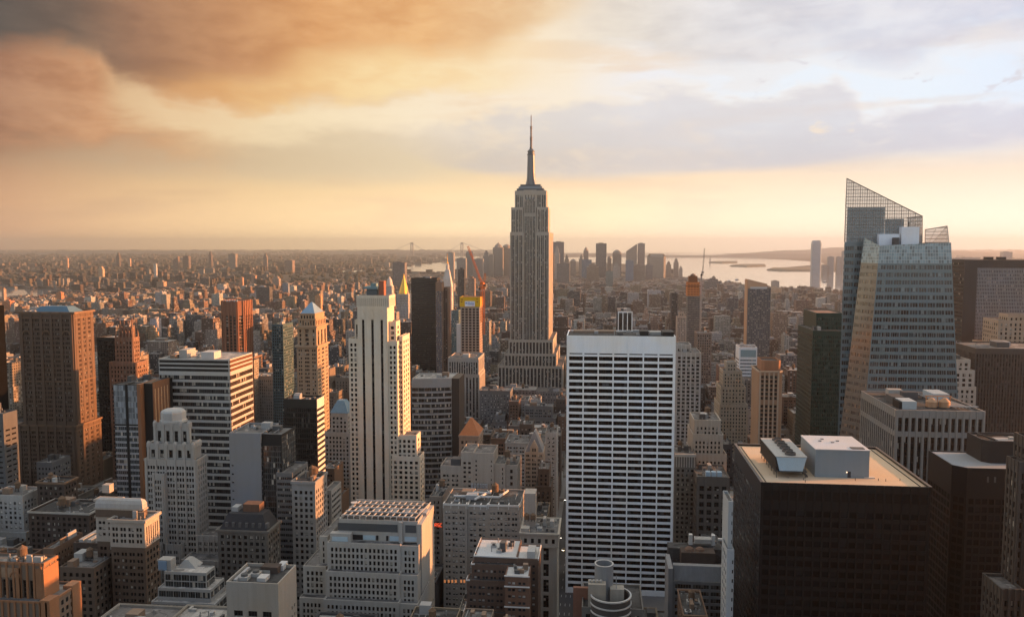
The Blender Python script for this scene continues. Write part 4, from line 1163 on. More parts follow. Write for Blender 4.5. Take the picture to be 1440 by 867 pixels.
b.finish()

# grey blank-walled tower with glazed side
D = 480.
b, x0, x1, y0, y1, z1 = bld('blank_grey_tower', 'tall plain grey wall with a glazed dark side stepping down westward', 'office tower', 'the grey blank-walled tower', 322, 366, 611, 480, dep=30)
gw = stone('grey_panel', (.21, .215, .225), .05, .75, .10)
b.tier(x0, x1, y0, y1, 0, z1, dict(bw=4, nb=8, fh=5.4, w=.55, h=.16, mx=.6, top=16, bot=1, glass=G_DARK, rec=.3, skip=lambda i, j, a, c: i > 0), PUNCH(gt, bw=3, w=.9, h=.8), wall=gw, roof=grey_roof)
b.tier(x1, xat(394, 612, D), y0 + 2, y1 - 4, 0, zat(613, D), dict(cur, top=6), cur, wall=plain('black_metal', (.02, .02, .02)), foot=True)
b.tier(xat(388, 650, D - 3), xat(411, 660, D - 3), y0 - 3, y1 - 6, 0, zat(665, D - 3), dict(cur, h=.5, sill=.25), dict(cur, h=.5, sill=.25), wall=plain('grey_band', (.14, .14, .14)))
b.clutter(x0, x1 + 10, y0 + 2, y1 - 5, z1, 41, 8, 0)
b.finish()

# office block with sunlit west side (410-460)
D = 470.
b, x0, x1, y0, y1, z1 = bld('gridded_stone_block', 'grey office block with regular square windows and peach lit side behind the pale blank-walled block', 'office block', 'the grid-windowed block', 410, 443, 679, 470, pxs=460)
st = stone('ash_stone', (.25, .235, .215), .14, .85, .25)
b.tier(x0, x1, y0, y1, 0, z1, PUNCH(bw=3.0, w=.55, h=.58, top=4), PUNCH(bw=3.2, w=.5, h=.58, top=4), wall=st, cornice=(1.6, .6, st), roof=dark_roof)
b.clutter(x0, x1, y0, y1, z1, 51, 6, 2)
b.tier(xat(455, 690, 500), xat(466, 690, 500), 500, 520, 0, zat(690, 500), PUNCH(bw=3), PUNCH(bw=3, w=.9, h=.45), wall=pc)
b.finish()

# dark glass block with striped sunny edge (398-455)
D = 560.
b, x0, x1, y0, y1, z1 = bld('dark_glass_block', 'black glass block with white banded sunny side in front of the pyramid-roofed tower', 'office tower', 'the black block with banded side', 399, 445, 563, 560, pxs=455.5)
wb = plain('white_band', (.62, .58, .52), .6)
bm_ = plain('bronze_metal', (.035, .033, .030), .4, .3)
b.tier(x0, x1, y0, y1, 0, z1, dict(bw=1.6, fh=3.8, w=.86, h=.82, sill=.1, mx=.4, top=5, glass=G_BLACK, rec=.12), dict(bw=60, nb=1, fh=4.2, w=.99, h=.48, sill=.26, mx=.2, top=7, glass=gl('glass_bronze', (3, 2), tint=(.03, .02, .015), blind=.1), rec=.5, wname='window_band'), wall=bm_, roof=dark_roof)
b.box('side_panel', x1 + .003, x1 + .3, y0 + .5, y1 - .3, z1 - 6, z1 + 1, wb)
for i in range(26):
    zz = z1 - 8.3 - i * 4.2
    b.box('side_band', x1 + .003, x1 + .35, y0 + .4, y1 - .3, zz - 1.6, zz + .35, wb)
b.clutter(x0, x1, y0, y1, z1, 61, 5, 0)
b.finish()

# long banded block (222-355)
D = 600.
b, x0, x1, y0, y1, z1 = bld('banded_office_block', 'wide office block of white bands and dark glass with a sunlit striped west side', 'office tower', 'the wide banded block', 223, 322, 505.5, 600, pxs=355)
bandm = plain('band_panel', (.40, .385, .36), .6)
bs_ = dict(bw=400, nb=1, fh=5.3, w=.996, h=.64, sill=.0, mx=.15, top=10.5, glass=gl('glass_ribbon', (1.45, 3.39), blind=.22, tint=(.02, .022, .024), frame=(.05, .05, .05), rough=.1), rec=.35, wname='window_band')
b.tier(x0, x1, y0, y1, 0, z1 - 0, bs_, dict(bs_, glass=gl('glass_ribbon_west', (1.8, 3.39), blind=.12, tint=(.035, .022, .016), frame=(.06, .05, .045))), dict(bs_), wall=stone('band_stone', (.40, .38, .35), .06, .7, .12), par=.6, roof=pale_roof)
for i in range(3):
    b.box('louvre', x0 + .6, x1 - .6, y0 - .08, y0 + .2, z1 - 2.6 - i * 3.3, z1 - .5 - i * 3.3, plain('black_metal', (.02, .02, .02)))
    b.box('louvre', x1 - .2, x1 + .08, y0 + .6, y1 - .6, z1 - 2.6 - i * 3.3, z1 - .5 - i * 3.3, plain('rust_louvre', (.12, .05, .025)))
b.box('bulkhead', xat(252, 500, D + 8), xat(263, 500, D + 8), D + 8, D + 22, z1, z1 + 6.5, plain('roof_pale', (.32, .315, .30)))
b.box('bulkhead', xat(283, 500, D + 5), xat(301, 500, D + 5), D + 5, D + 17, z1, z1 + 5.5, plain('roof_white', (.42, .42, .415)))
b.clutter(x0 + 3, x0 + 30, y0 + 3, y1 - 2, z1, 71, 7, 0)
b.finish()

# glass tower with bright panels (158-236)
D = 565.
b, x0, x1, y0, y1, z1 = bld('steel_clad_tower', 'dark tower with two pale reflective glass strips and rusty orange west ribs', 'office tower', 'the pale-striped steel tower', 159, 197, 541, 565, dep=28)
blk = plain('black_cladding', (.016, .018, .020), .35, .2)
ps_ = gl('glass_silver', (1.45, 3.7), blind=.0, tint=(.19, .21, .23), frame=(.25, .27, .28), fw=(.05, .05), rough=.10, spec=.9)
ps2 = gl('glass_banded', (1.45, 4.2), blind=.15, tint=(.03, .035, .04), frame=(.33, .34, .35), fw=(.05, .17), rough=.12)
zmid = zat(598, D)
W3 = (x1 - x0)
xm1 = x0 + W3 * .44; xm2 = xm1 + W3 * .085; xe = x1 - W3 * .12
def strip(xa, xb, za, zb_, gm):
    b.tier(xa, xb, y0, y0 + 10, za, zb_, dict(bw=4, nb=3, fh=4.2, w=.985, h=.97, sill=.015, mx=.15, top=.1, bot=.0, glass=gm, rec=.08), None, None, wall=blk, par=.3, foot=False, roof=dark_roof)
strip(x0, xm1, zmid, z1, ps_); strip(x0, xm1, 0, zmid, ps2)
strip(xm2, xe, zmid, z1, ps_); strip(xm2, xe, 0, zmid, ps2)
b.box('pier', xm1 + .003, xm2 - .003, y0 - .3, y0 + 10, 0, z1 + .6, blk)
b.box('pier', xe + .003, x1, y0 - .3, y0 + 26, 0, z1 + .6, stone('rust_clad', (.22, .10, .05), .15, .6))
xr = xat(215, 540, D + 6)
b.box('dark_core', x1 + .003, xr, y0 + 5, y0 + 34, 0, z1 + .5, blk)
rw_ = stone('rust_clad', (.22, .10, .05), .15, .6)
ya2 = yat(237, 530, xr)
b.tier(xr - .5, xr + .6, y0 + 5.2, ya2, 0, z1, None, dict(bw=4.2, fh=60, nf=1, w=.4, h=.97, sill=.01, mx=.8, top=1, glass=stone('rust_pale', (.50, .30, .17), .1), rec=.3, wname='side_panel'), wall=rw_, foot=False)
b.box('roof', x0, xr, y0 + 10.01, y0 + 33, z1 - 1.5, z1 - .2, dark_roof)
b.foot.append((x0, xr, y0, y0 + 34, z1))
b.clutter(x0 + 2, xr - 3, y0 + 10, y0 + 32, z1 - .2, 81, 7, 0)
b.finish()

# black box and orange gothic tower behind (135-205)
D = 690.
b, x0, x1, y0, y1, z1 = bld('black_box_tower', 'plain black box tower beside the reddish Gothic pinnacle tower', 'office tower', 'the plain black box', 136, 163, 476, 690, dep=24, lim=40)
b.tier(x0, x1, y0, y1, 0, z1, dict(bw=2.6, fh=3.8, w=.8, h=.75, glass=G_BLACK, rec=.1, mx=.5, top=2), dict(bw=2.6, fh=3.8, w=.8, h=.75, glass=G_BLACK, rec=.1, mx=.5, top=2), wall=plain('black_metal', (.02, .02, .02)), roof=pale_roof)
b.finish()
D = 660.
b, x0, x1, y0, y1, z1 = bld('gothic_pinnacle_tower', 'reddish brick Gothic tower bristling with pinnacles, west side glowing', 'office tower', 'the Gothic pinnacle tower', 161, 187, 476, 660, pxs=196)
rb = stone('red_brown_brick', (.21, .125, .085), .2, .85, .25)
gp_ = PUNCH(G_DARK, bw=3.0, w=.42, h=.6, rib=(.9, .6, rb), top=2)
b.tier(x0, x1, y0, y1, 0, z1, gp_, gp_, gp_, wall=rb)
b.tier(x0 - 4, x1 + 4.5, y0 - 3, y1 + 4, 0, zat(510, D), gp_, gp_, gp_, wall=rb, foot=False)
b.tier(x0 - 4, x1 + 9, y0 + 3, y1 + 8, 0, zat(540, D), gp_, gp_, gp_, wall=rb)
b.tier(x0 + 3, x1 - 2, y0 + 3, y1 - 3, z1, zat(462, D), dict(gp_, top=.5), dict(gp_, top=.5), wall=rb, foot=False)
for xx in np.linspace(x0 + .8, x1 - .8, 6):
    for yy in (y0 + .8, y1 - .8):
        b.part('pinnacle', MB().lathe((xx, yy, z1), [(.8, 0), (.8, 3.5), (.1, 7.5)], 6), rb)
for xx in np.linspace(x0 + 3.5, x1 - 2.5, 4):
    b.part('pinnacle', MB().lathe((xx, y0 + 3.5, zat(462, D)), [(.8, 0), (.8, 3), (.1, 8)], 6), rb)
b.finish()

# red-brown ribbed tower (307-357)
D = 900.
b, x0, x1, y0, y1, z1 = bld('russet_ribbed_tower', 'russet ribbed tower with dark glass and notched corners, west side orange', 'office tower', 'the russet ribbed tower', 308, 340, 424, 900, pxs=357, lim=60)
ru = stone('russet_brick', (.24, .115, .07), .15, .85, .15)
sp = dict(bw=5.2, fh=3.8, w=.70, h=.82, sill=.08, mx=1, top=16, glass=gl('glass_bronze', (3, 2), tint=(.03, .02, .015), blind=.1), rec=.5, rib=(1.3, .9, ru))
ch = 6
poly = [(x0 + ch, y0), (x1 - ch, y0), (x1, y0 + ch), (x1, y1 - ch), (x1 - ch, y1), (x0 + ch, y1), (x0, y1 - ch), (x0, y0 + ch)]
b.prism(poly, 0, z1, [sp] * 8, ru, par=1, roof=dark_roof)
b.foot.append((x0, x1, y0, y1, z1))
for i in range(6): b.box('parapet_panel', x0 + ch + i * 3, x0 + ch + i * 3 + 1.6, y0 - .5, y0 + .4, z1, z1 + 2.2, plain('roof_white', (.42, .42, .415)))
b.finish()
# greenish slab (380-412)
D = 920.
b, x0, x1, y0, y1, z1 = bld('teal_slab_tower', 'slim dark teal slab with pale west grid left of the pyramid-roofed tower', 'apartment tower', 'the teal slab', 382, 398, 457, 920, pxs=412, lim=40)
b.tier(x0, x1, y0, y1, 0, z1, dict(bw=2.4, fh=3.4, w=.7, h=.6, glass=G_DARK, rec=.2, mx=.6, top=1, rib=(.6, .4, plain('teal_panel', (.06, .10, .11), .5))), PUNCH(bw=3.2, fh=3.4), wall=plain('teal_panel', (.06, .10, .11), .5), roof=grey_roof)
b.clutter(x0, x1, y0, y1, z1, 91, 3, 1)
b.finish()

# pyramid-roofed tower (415-461)
D = 760.
b, x0, x1, y0, y1, z1 = bld('pyramid_roofed_tower', 'slender tan tower with tall arch, heavy cornices and blue tiled pyramid roof', 'skyscraper', 'the blue-pyramid tower', 417, 446, 487, 760, pxs=461.5)
tn = stone('tan_brick_tower', (.31, .225, .15), .15, .85, .2)
sp = dict(bw=8, fh=3.8, pat=[(.16, .12), (.36, .12), (.66, .12), (.86, .12)], h=.52, mx=.8, top=2, glass=G_STD, rec=.4)
spc = dict(sp, nb=1, pat=[(.09, .07), (.2, .07), (.42, .07), (.50, .07), (.58, .07), (.80, .07), (.91, .07)])
b.tier(x0, x1, y0, y1, 0, z1, spc, dict(spc), dict(spc), wall=tn, cornice=(1.8, 1.5, tn))
b.tier(x0 + .8, x1 - .8, y0 + .8, y1 - .8, z1, zat(460, D), dict(sp, nb=1, nf=4, pat=[(.12, .1), (.5, .2), (.88, .1)], h=.7), dict(sp, nb=3, nf=1, pat=[(.5, .4)], h=.85, sill=.05, glass=G_DARK), wall=tn, cornice=(1.6, 1.6, tn), foot=False)
m = MB(); xm = (x0 + x1) / 2
for j in range(12):
    a0, a1 = math.pi * j / 12, math.pi * (j + 1) / 12
    m.bar((xm + math.cos(a0) * 2.6, y0 + .5, zat(469, D) + math.sin(a0) * 2.6), (xm + math.cos(a1) * 2.6, y0 + .5, zat(469, D) + math.sin(a1) * 2.6), .6)
b.part('arch_trim', m, tn)
b.tier(x0 + 1.6, x1 - 1.6, y0 + 1.6, y1 - 1.6, z1, zat(450, D), dict(sp, nb=6, nf=1, pat=[(.5, .45)], h=.8, bot=zat(459, D) - z1, top=.6), dict(sp, nb=6, nf=1, pat=[(.5, .4)], h=.8, bot=zat(459, D) - z1, top=.6), wall=tn, cornice=(1, .6, tn), foot=False)
b.tier(x0 + 2.5, x1 - 2.5, y0 + 2.5, y1 - 2.5, z1, zat(442.5, D), dict(sp, nb=5, nf=1, pat=[(.5, .55)], h=.8, bot=zat(449, D) - z1, top=1, glass=G_DARK), None, wall=tn, cornice=(.8, .6, tn), foot=False)
m = MB(); za = zat(442.5, D) + 1; zt = zat(425, D + 12)
cxx, cyy = xm, (y0 + y1) / 2
m.loft([[(x0 + 3, y0 + 3, za), (x1 - 3, y0 + 3, za), (x1 - 3, y1 - 3, za), (x0 + 3, y1 - 3, za)], [(cxx - .7, cyy - .7, zt), (cxx + .7, cyy - .7, zt), (cxx + .7, cyy + .7, zt), (cxx - .7, cyy + .7, zt)]])
b.part('pyramid_roof', m, stone('blue_tile', (.15, .245, .34), .35, .6))
b.finish()

# small house-like top with blue roof (465-492)
D = 690.
b, x0, x1, y0, y1, z1 = bld('blue_roofed_block', 'grey stepped block under a small blue hipped roof just left of the cream striped tower', 'office block', 'the small blue-hipped block', 465, 489, 582, 690, dep=20, lim=40)
b.tier(x0, x1, y0, y1, 0, z1, PUNCH(bw=3.2, top=2), PUNCH(bw=3.2, top=2), wall=GREYST)
b.tier(x0 - 5, x1 + 3, y0 - 4, y1 + 2, 0, zat(608, D), PUNCH(bw=3.2, top=2), PUNCH(bw=3.2, top=2), wall=GREYST)
m = MB(); za, zt = z1 + 1, zat(563, D + 6)
m.loft([[(x0 - .5, y0 - .5, za), (x1 + .5, y0 - .5, za), (x1 + .5, y1, za), (x0 - .5, y1, za)], [(x0 + 4, y0 + 6, zt), (x1 - 5, y0 + 6, zt), (x1 - 5, y1 - 6, zt), (x0 + 4, y1 - 6, zt)]])
b.part('hipped_roof', m, stone('blue_copper', (.13, .21, .27), .2, .6))
b.finish()
# ================= centre =================
# grey setback building at the bottom centre
D = 380.
b, x0, x1, y0, y1, z1 = bld('grey_setback_building', 'grey limestone setback building with punched dark windows and a framed roof plant', 'office building', 'the grey setback building', 462, 563, 763, 380, dep=30)
gs = stone('ash_limestone', (.345, .325, .295), .10, .85, .22)
pn = PUNCH(G_DARK, bw=2.1, fh=3.1, w=.56, h=.68, sill=.16, mx=1.4, top=1.6, rec=.45)
def setback(p0, p1, pt, Y, Yb, bot, rt=True, **kw):
    xa, xb = xat(p0, pt, Y), xat(p1, pt, Y)
    b.tier(xa, xb, Y, Yb, bot, zat(pt, Y), dict(pn, **kw), dict(PUNCH(G_DARK, bw=6, w=.2, h=.4, top=40)) if rt else None, dict(pn), wall=gs, par=.5, roof=grey_roof)
setback(460, 563, 765, D, D + 40, 0)
setback(563.4, 588, 766, D + .6, D + 40, 0)
setback(449, 460.4, 757, D + 10, D + 40, 0, False)
setback(458, 562, 806, D - 4, D + 30, 0)
setback(562.4, 587, 807, D - 3.4, D + 30, 0)
setback(426, 458.4, 800, D + 5, D + 46, 0, False)
setback(455, 561, 846, D - 8, D + 20, 0)
setback(561.4, 587, 847, D - 7.4, D + 20, 0)
setback(421, 455.4, 845, D + 0, D + 50, 0, False)
# roof storey with glazed panels, then a tall plant screen
zr = zat(765, D)
xa, xb = xat(465, 740, D + 4), xat(588, 740, D + 4)
b.tier(xa + 4, xb - .3, D + 5, D + 34, zr, zat(733, D + 5), None, None, wall=gs, par=1.0, roof=dark_roof, foot=False)
dk_ = plain('dark_louvre', (.075, .08, .085), .5)
b.box('louvre', xat(475, 740, D + 5), xat(559, 740, D + 5), D + 4.8, D + 5.2, zat(746, D + 5), zat(735.5, D + 5), dk_)
b.box('louvre', xat(570, 740, D + 5), xat(585, 740, D + 5), D + 4.8, D + 5.2, zat(746, D + 5), zat(735.5, D + 5), dk_)
b.box('corner_pier', xat(560.5, 740, D + 4), xat(565.5, 740, D + 4), D + 4, D + 6, zr, zat(732, D + 4), gs)
b.box('corner_pier', xat(586, 740, D + 4), xat(593, 740, D + 4), D + 4, D + 34, zr - 25, zat(734, D + 4), gs)
b.box('roof_room', xat(464, 755, D + 1.5), xat(493, 755, D + 1.5), D + 1.5, D + 5, zr, zat(751, D + 1.5), gs)
pg = plain('pale_blue_glazing', (.36, .46, .52), .2, .0, .05, .6)
for p0, p1 in ((467, 489), (511, 528), (548, 561), (569, 587)):
    yy = D + 1.3 if p0 < 490 else D + 4.7
    b.box('glazed_panel', xat(p0, 760, yy), xat(p1, 760, yy), yy, yy + .4, zr + .6, zr + 2.9, pg)
for p0, p1 in ((490, 493), (496, 510), (529, 532), (543, 546)):
    b.box('dark_opening', xat(p0, 760, D + 4.8), xat(p1, 760, D + 4.8), D + 4.8, D + 5.1, zr + .5, zr + 3.0, plain('black_metal', (.02, .02, .02)))
m = MB(); zt = zat(733, D + 5) + 1
stl = plain('grey_steel', (.34, .34, .33), .5)
for i in range(13):
    xx = xa + 5 + i * (xb - xa - 7) / 12
    m.bar((xx, D + 6, zt + 1.2), (xx + 2.5, D + 32, zt + 1.2), .45)
    m.bar((xx, D + 6, zt - .8), (xx, D + 6, zt + 1.2), .4)
for j in range(5): m.bar((xa + 5, D + 7 + j * 6, zt + 1.5), (xb - 2, D + 7 + j * 6, zt + 1.5), .5)
b.part('roof_lattice', m, stl)
for i in range(5): b.unit(xa + 12 + i * 8, D + 20, zt - .8, 4, 7, 1.4, plain('roof_metal', (.3, .3, .3)))
b.part('satellite_dish', MB().lathe((xat(498, 715, D + 24), D + 24, zt), [(.3, 0), (.3, 1.5), (1.6, 2.1), (1.7, 2.4)], 12), plain('roof_white', (.42, .42, .415)))
b.finish()

# banded curved block (578-650)
D = 740.
b, x0, x1, y0, y1, z1 = bld('banded_grey_block', 'dark block ringed by pale horizontal bands beside the unfinished yellow-topped tower', 'office tower', 'the banded dark block', 579, 633, 534, 740, dep=34)
gb = plain('grey_band_panel', (.27, .27, .265), .6)
db_ = dict(bw=200, nb=1, fh=5.2, w=.995, h=.66, sill=.02, mx=.1, top=6, glass=gl('glass_ribbon_dark', (1.6, 3.43), blind=.2, tint=(.015, .016, .018), frame=(.035, .035, .035)), rec=.4, wname='window_band')
n_ = 6; arc = []
for i in range(n_ + 1):
    t = i / n_; arc.append((x0 + (x1 - x0) * t, y0 + 7 * t * t))
poly = arc + [(x1, y1 + 6), (x0, y1)]
b.prism(poly, 0, z1, [db_] * n_ + [dict(db_, h=.9, glass=G_BLACK), None, None], gb, par=1, roof=pale_roof)
b.box('side_wall', x1 + .01, x1 + 7, y0 + 8, y1 + 5, 0, z1 + .5, plain('bronze_side', (.05, .04, .035), .5))
b.foot.append((x0, x1 + 7, y0, y1 + 6, z1))
b.clutter(x0 + 3, x1 - 3, y0 + 9, y1 - 2, z1, 101, 6, 0)
b.finish()

# ribbed stone tower under the unfinished one
D = 1000.
b, x0, x1, y0, y1, z1 = bld('ribbed_stone_base_tower', 'grey ribbed tower with pale upper colonnade and bright peach west edge under the unfinished tower', 'office tower', 'the ribbed tower below the crane', 630, 673, 504, 1000, pxs=681, lim=60)
rs = stone('ribbed_stone', (.30, .275, .245), .12, .8, .2)
zs = zat(528, D)
b.tier(x0, x1, y0, y1, zs, z1, dict(bw=3.0, fh=12, nf=1, w=.5, h=.8, sill=.1, mx=1, top=2.5, glass=G_DARK, rec=.6), dict(bw=3.5, fh=12, nf=1, w=.4, h=.8, mx=1, top=2, glass=G_DARK, rec=.5), wall=rs, roof=grey_roof, foot=False)
b.tier(x0 + 8, x1 + 1, y0 + .5, y1, 0, zs, dict(bw=4.0, fh=80, nf=1, w=.5, h=.98, sill=.01, mx=1, top=1.5, glass=gl('glass_pier_strip', (1.45, 3.75)), rec=.8, wname='window_strip'), dict(bw=4.5, fh=80, nf=1, w=.35, h=.98, mx=1, top=1.5, glass=G_DARK, rec=.6, wname='window_strip'), wall=rs, foot=True)
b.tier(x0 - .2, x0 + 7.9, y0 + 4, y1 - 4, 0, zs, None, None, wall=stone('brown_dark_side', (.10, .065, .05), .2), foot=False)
b.clutter(x0 + 2, x1 - 2, y0 + 2, y1 - 2, z1, 111, 6, 0)
b.finish()

# tower under construction
D = 1080.
b, x0, x1, y0, y1, z1 = bld('unfinished_tower', 'bare concrete tower under construction wrapped by a yellow climbing screen with white placard', 'tower', 'the yellow-topped unfinished tower', 647.5, 674.5, 431, 1080, pxs=679, dep=26, lim=100)
cf = stone('raw_concrete', (.38, .29, .23), .12, .9, .2)
b.tier(x0, x1, y0, y1, 0, z1, dict(bw=4.9, fh=3.7, w=.74, h=.76, sill=.16, mx=.6, top=2, glass=stone('open_floor', (.075, .045, .035), .3), rec=2.0, wname='window'), dict(bw=5, fh=3.7, w=.7, h=.7, mx=1.2, top=2, glass=stone('open_floor', (.075, .045, .035), .3), rec=1.2, wname='window'), dict(bw=5, fh=3.7, w=.7, h=.7, mx=1.2, top=2, glass=stone('open_floor', (.075, .045, .035), .3), rec=1.2), wall=cf, roof=grey_roof)
yel = plain('yellow_screen', (.62, .36, .012), .55)
za, zb_ = zat(431, D), zat(417.5, D)
b.box('climbing_screen', x0 - .8, x1 + 1.2, y0 - 1.2, y0 - .6, za, zb_, yel)
b.box('climbing_screen', x1 + .6, x1 + 1.2, y0 - .59, y1, za, zb_, stone('ochre_screen', (.50, .26, .05), .2))
b.box('climbing_screen', x0 - .8, x0 - .2, y0 - .59, y1, za, zb_, yel)
sx0, sx1 = xat(654, 426, D), xat(668, 426, D); sz0, sz1 = zat(430.4, D), zat(423.2, D)
sign = b.box('placard', sx0, sx1, y0 - 1.35, y0 - 1.21, sz0, sz1, plain('white_placard', (.70, .72, .78), .5, 0, .03))
blu = plain('placard_blue', (.06, .12, .35), .5, 0, .02)
def mark(u0, u1, v0, v1, mat, nm='lettering'):
    b.part(nm, MB().box(sx0 + (sx1 - sx0) * u0, sx0 + (sx1 - sx0) * u1, y0 - 1.42, y0 - 1.351, sz0 + (sz1 - sz0) * v0, sz0 + (sz1 - sz0) * v1), mat, parent=sign)
mark(.06, .2, .48, .75, blu, 'emblem')
rg = random.Random(9)
for r_i, (v0, v1, u0, n) in enumerate(((.72, .86, .28, 8), (.42, .62, .26, 8))):
    for i in range(n):
        u = u0 + i * .085
        if rg.random() < .85: mark(u, u + .06, v0, v1, blu)
for i in range(7): mark(.3 + i * .07, .3 + i * .07 + .045, .2, .3, plain('placard_grey', (.25, .3, .4), .5))
mark(.74, .9, .12, .3, plain('placard_pink', (.5, .25, .5), .5), 'emblem')
for px_, py_ in ((649.5, 424), (671.5, 424), (671, 420), (650, 421)):
    xx, zz = at(px_, py_, D); b.box('screen_opening', xx - 1, xx + 1, y0 - 1.3, y0 - 1.21, zz - .6, zz + .7, stone('rust_dark', (.16, .06, .02)))
b.box('formwork_deck', x0 + 1, x1 - 1, y0 + 1, y1 - 1, zb_ - .6, zb_ - .1, stone('rust_dark', (.16, .06, .02)))
b.finish()
# its two cranes
def crane(label, ref, base, mast_h, jib_to, tail, mat, w=1.8):
    x, y, z = base
    c_ = thing('tower_crane', (x, y, z), label, 'crane', None)
    c_['group'] = 'construction cranes'
    def lat(name, p, q, w, step):
        p, q = np.array(p, float), np.array(q, float)
        d = q - p; L = np.linalg.norm(d); d /= L
        a = np.cross(d, (0, 1, 0)); a /= np.linalg.norm(a); bb = np.cross(a, d)
        m = MB(); cs = [a * i * w / 2 + bb * j * w / 2 for i, j in ((-1, -1), (1, -1), (1, 1), (-1, 1))]
        for c in cs: m.bar(p + c, q + c, w * .2)
        n = max(2, int(L / step))
        for k in range(n):
            for e in range(4):
                s_, t_ = cs[e], cs[(e + 1) % 4]
                if k % 2: s_, t_ = t_, s_
                m.bar(p + d * L * k / n + s_, p + d * L * (k + 1) / n + t_, w * .13)
        o = m.build(name, mat, c_); return o
    top = (x, y, z + mast_h)
    lat('crane_mast', (x, y, z), top, w, w * 1.3)
    lat('crane_jib', top, jib_to, w * .8, w * 1.2)
    m = MB(); m.box(x - 2.2, x + 2.2, y - 1.6, y + 1.6, z + mast_h - 1.5, z + mast_h + 1.6); m.build('crane_cab', mat, c_)
    m = MB(); m.bar(top, tail, w * .9); m.bar(tail, (x + (jib_to[0] - x) * .25, y, z + mast_h + 10), .35); m.build('counter_jib', mat, c_)
    m = MB(); tx, ty, tz = tail; m.box(tx - 1.6, tx + 1.6, ty - 1.6, ty + 1.6, tz - 3.2, tz); m.build('counterweight', plain('dark_steel', (.05, .05, .05)), c_)
    return c_
cor = plain('crane_orange', (.48, .13, .03), .5)
zb0 = zat(440, D + 10)
xq = xat(677.5, 430, D + 10)
crane('orange lattice crane with its long jib raised steeply over the yellow screen', 'crane', (xq, D + 10, zb0 - 12), zat(398, D + 10) - zb0 + 12, (xat(658, 346, D + 2), D + 2, zat(346, D + 2)), (xat(681, 396, D + 12), D + 14, zat(399, D + 12)), cor, 2.4)
xq2 = xat(680, 410, D + 24)
crane('smaller orange crane with short steep jib beside the long jib crane', 'crane', (xq2, D + 24, zat(470, D + 24)), zat(404, D + 24) - zat(470, D + 24), (xat(681.5, 383, D + 26), D + 30, zat(384, D + 26)), (xat(675, 404, D + 24), D + 24, zat(404, D + 24)), stone('crane_rust', (.34, .13, .05), .2), 2.6)

# black slab, gold pyramid, clock tower, slim towers
def simple(name, label, cat, ref, pl, pr, pt, D, pxs=None, dep=None, col=(.2, .17, .14), sp=None, ssp=None, lim=40, roofc=None, clut=3, tank=0, var=.12, tiers=()):
    b, x0, x1, y0, y1, z1 = bld(name, label, cat, ref, pl, pr, pt, D, pxs, dep, lim)
    wm = stone('wall_' + name, col, var, .82, .2)
    sp = sp or PUNCH(bw=3.4, fh=3.6)
    ssp = ssp or sp
    b.tier(x0, x1, y0, y1, 0, z1, sp, ssp, ssp, wall=wm, roof=roofc or grey_roof)
    for (dl, dr, pt2, dy) in tiers:                        # lower or upper steps: extra px left/right, top row, y shift
        xa, xb = xat(pl - dl, pt2, D + dy), xat(pr + dr, pt2, D + dy)
        b.tier(xa, xb, y0 + dy, y1 - dy, z1 if pt2 < pt else 0, zat(pt2, D + dy), sp, ssp, ssp, wall=wm, roof=roofc or grey_roof, foot=pt2 > pt)
    if clut: b.clutter(x0 + 1, x1 - 1, y0 + 1, y1 - 1, z1, int(pl * 7 + pt), clut, tank)
    return b, x0, x1, y0, y1, z1, wm
bk_ = dict(bw=2.4, fh=3.8, w=.85, h=.8, sill=.1, glass=G_BLACK, rec=.1, mx=.4, top=2)
b, x0, x1, y0, y1, z1, wm = simple('charcoal_slab_tower', 'broad charcoal slab tower right of the gold pyramid roof', 'office tower', 'the charcoal slab', 578, 614.5, 391.5, 1500, dep=30, col=(.030, .028, .027), sp=bk_, clut=2)
b.finish()
b, x0, x1, y0, y1, z1, wm = simple('gold_pyramid_tower', 'pale stone tower crowned by a gleaming gold pyramid', 'skyscraper', 'the gold pyramid tower', 557.5, 574, 414, 1850, dep=34, col=(.36, .34, .32), sp=PUNCH(bw=3.2, fh=3.8, w=.4), clut=0, tiers=((2, 6, 448, -6), (-1, 15, 440, 14)))
za = z1 + 1; zt = zat(385, 1850); cxx, cyy = (x0 + x1) / 2, (y0 + y1) / 2; w = (x1 - x0) / 2
m = MB(); o8 = lambda r, z: [(cxx + r * math.cos(math.pi / 8 + i * math.pi / 4), cyy + r * math.sin(math.pi / 8 + i * math.pi / 4), z) for i in range(8)]
m.loft([o8(w * .92, za), o8(w * .88, za + 3), o8(w * .25, za + (zt - za) * .72), o8(w * .2, za + (zt - za) * .74), o8(.4, zt)])
b.part('pyramid_roof', m, stone('gold_leaf', (.72, .42, .09), .12, .42, .1, .55))
for i in (-1, 1):
    for j in (-1, 1): b.part('pinnacle', MB().lathe((cxx + i * w * .85, cyy + j * w * .85, z1), [(1.5, 0), (1.5, 6), (.2, 10)], 6), wm)
b.finish()
b, x0, x1, y0, y1, z1, wm = simple('clock_tower', 'white campanile tower with steep lantern roof and gilded tip', 'tower', 'the white campanile', 621.5, 635, 403, 2000, dep=24, col=(.50, .44, .39), sp=PUNCH(bw=3.6, fh=3.9, w=.35), clut=0)
cxx, cyy = (x0 + x1) / 2, (y0 + y1) / 2; w = (x1 - x0) / 2
def sq(r, z): return [(cxx - r, cyy - r, z), (cxx + r, cyy - r, z), (cxx + r, cyy + r, z), (cxx - r, cyy + r, z)]
m = MB(); m.loft([sq(w, z1 + 1), sq(w * .9, z1 + 8), sq(w * .42, zat(380, 2000)), sq(w * .34, zat(379, 2000))]); b.part('steep_roof', m, stone('pale_marble', (.48, .42, .37), .25, .7))
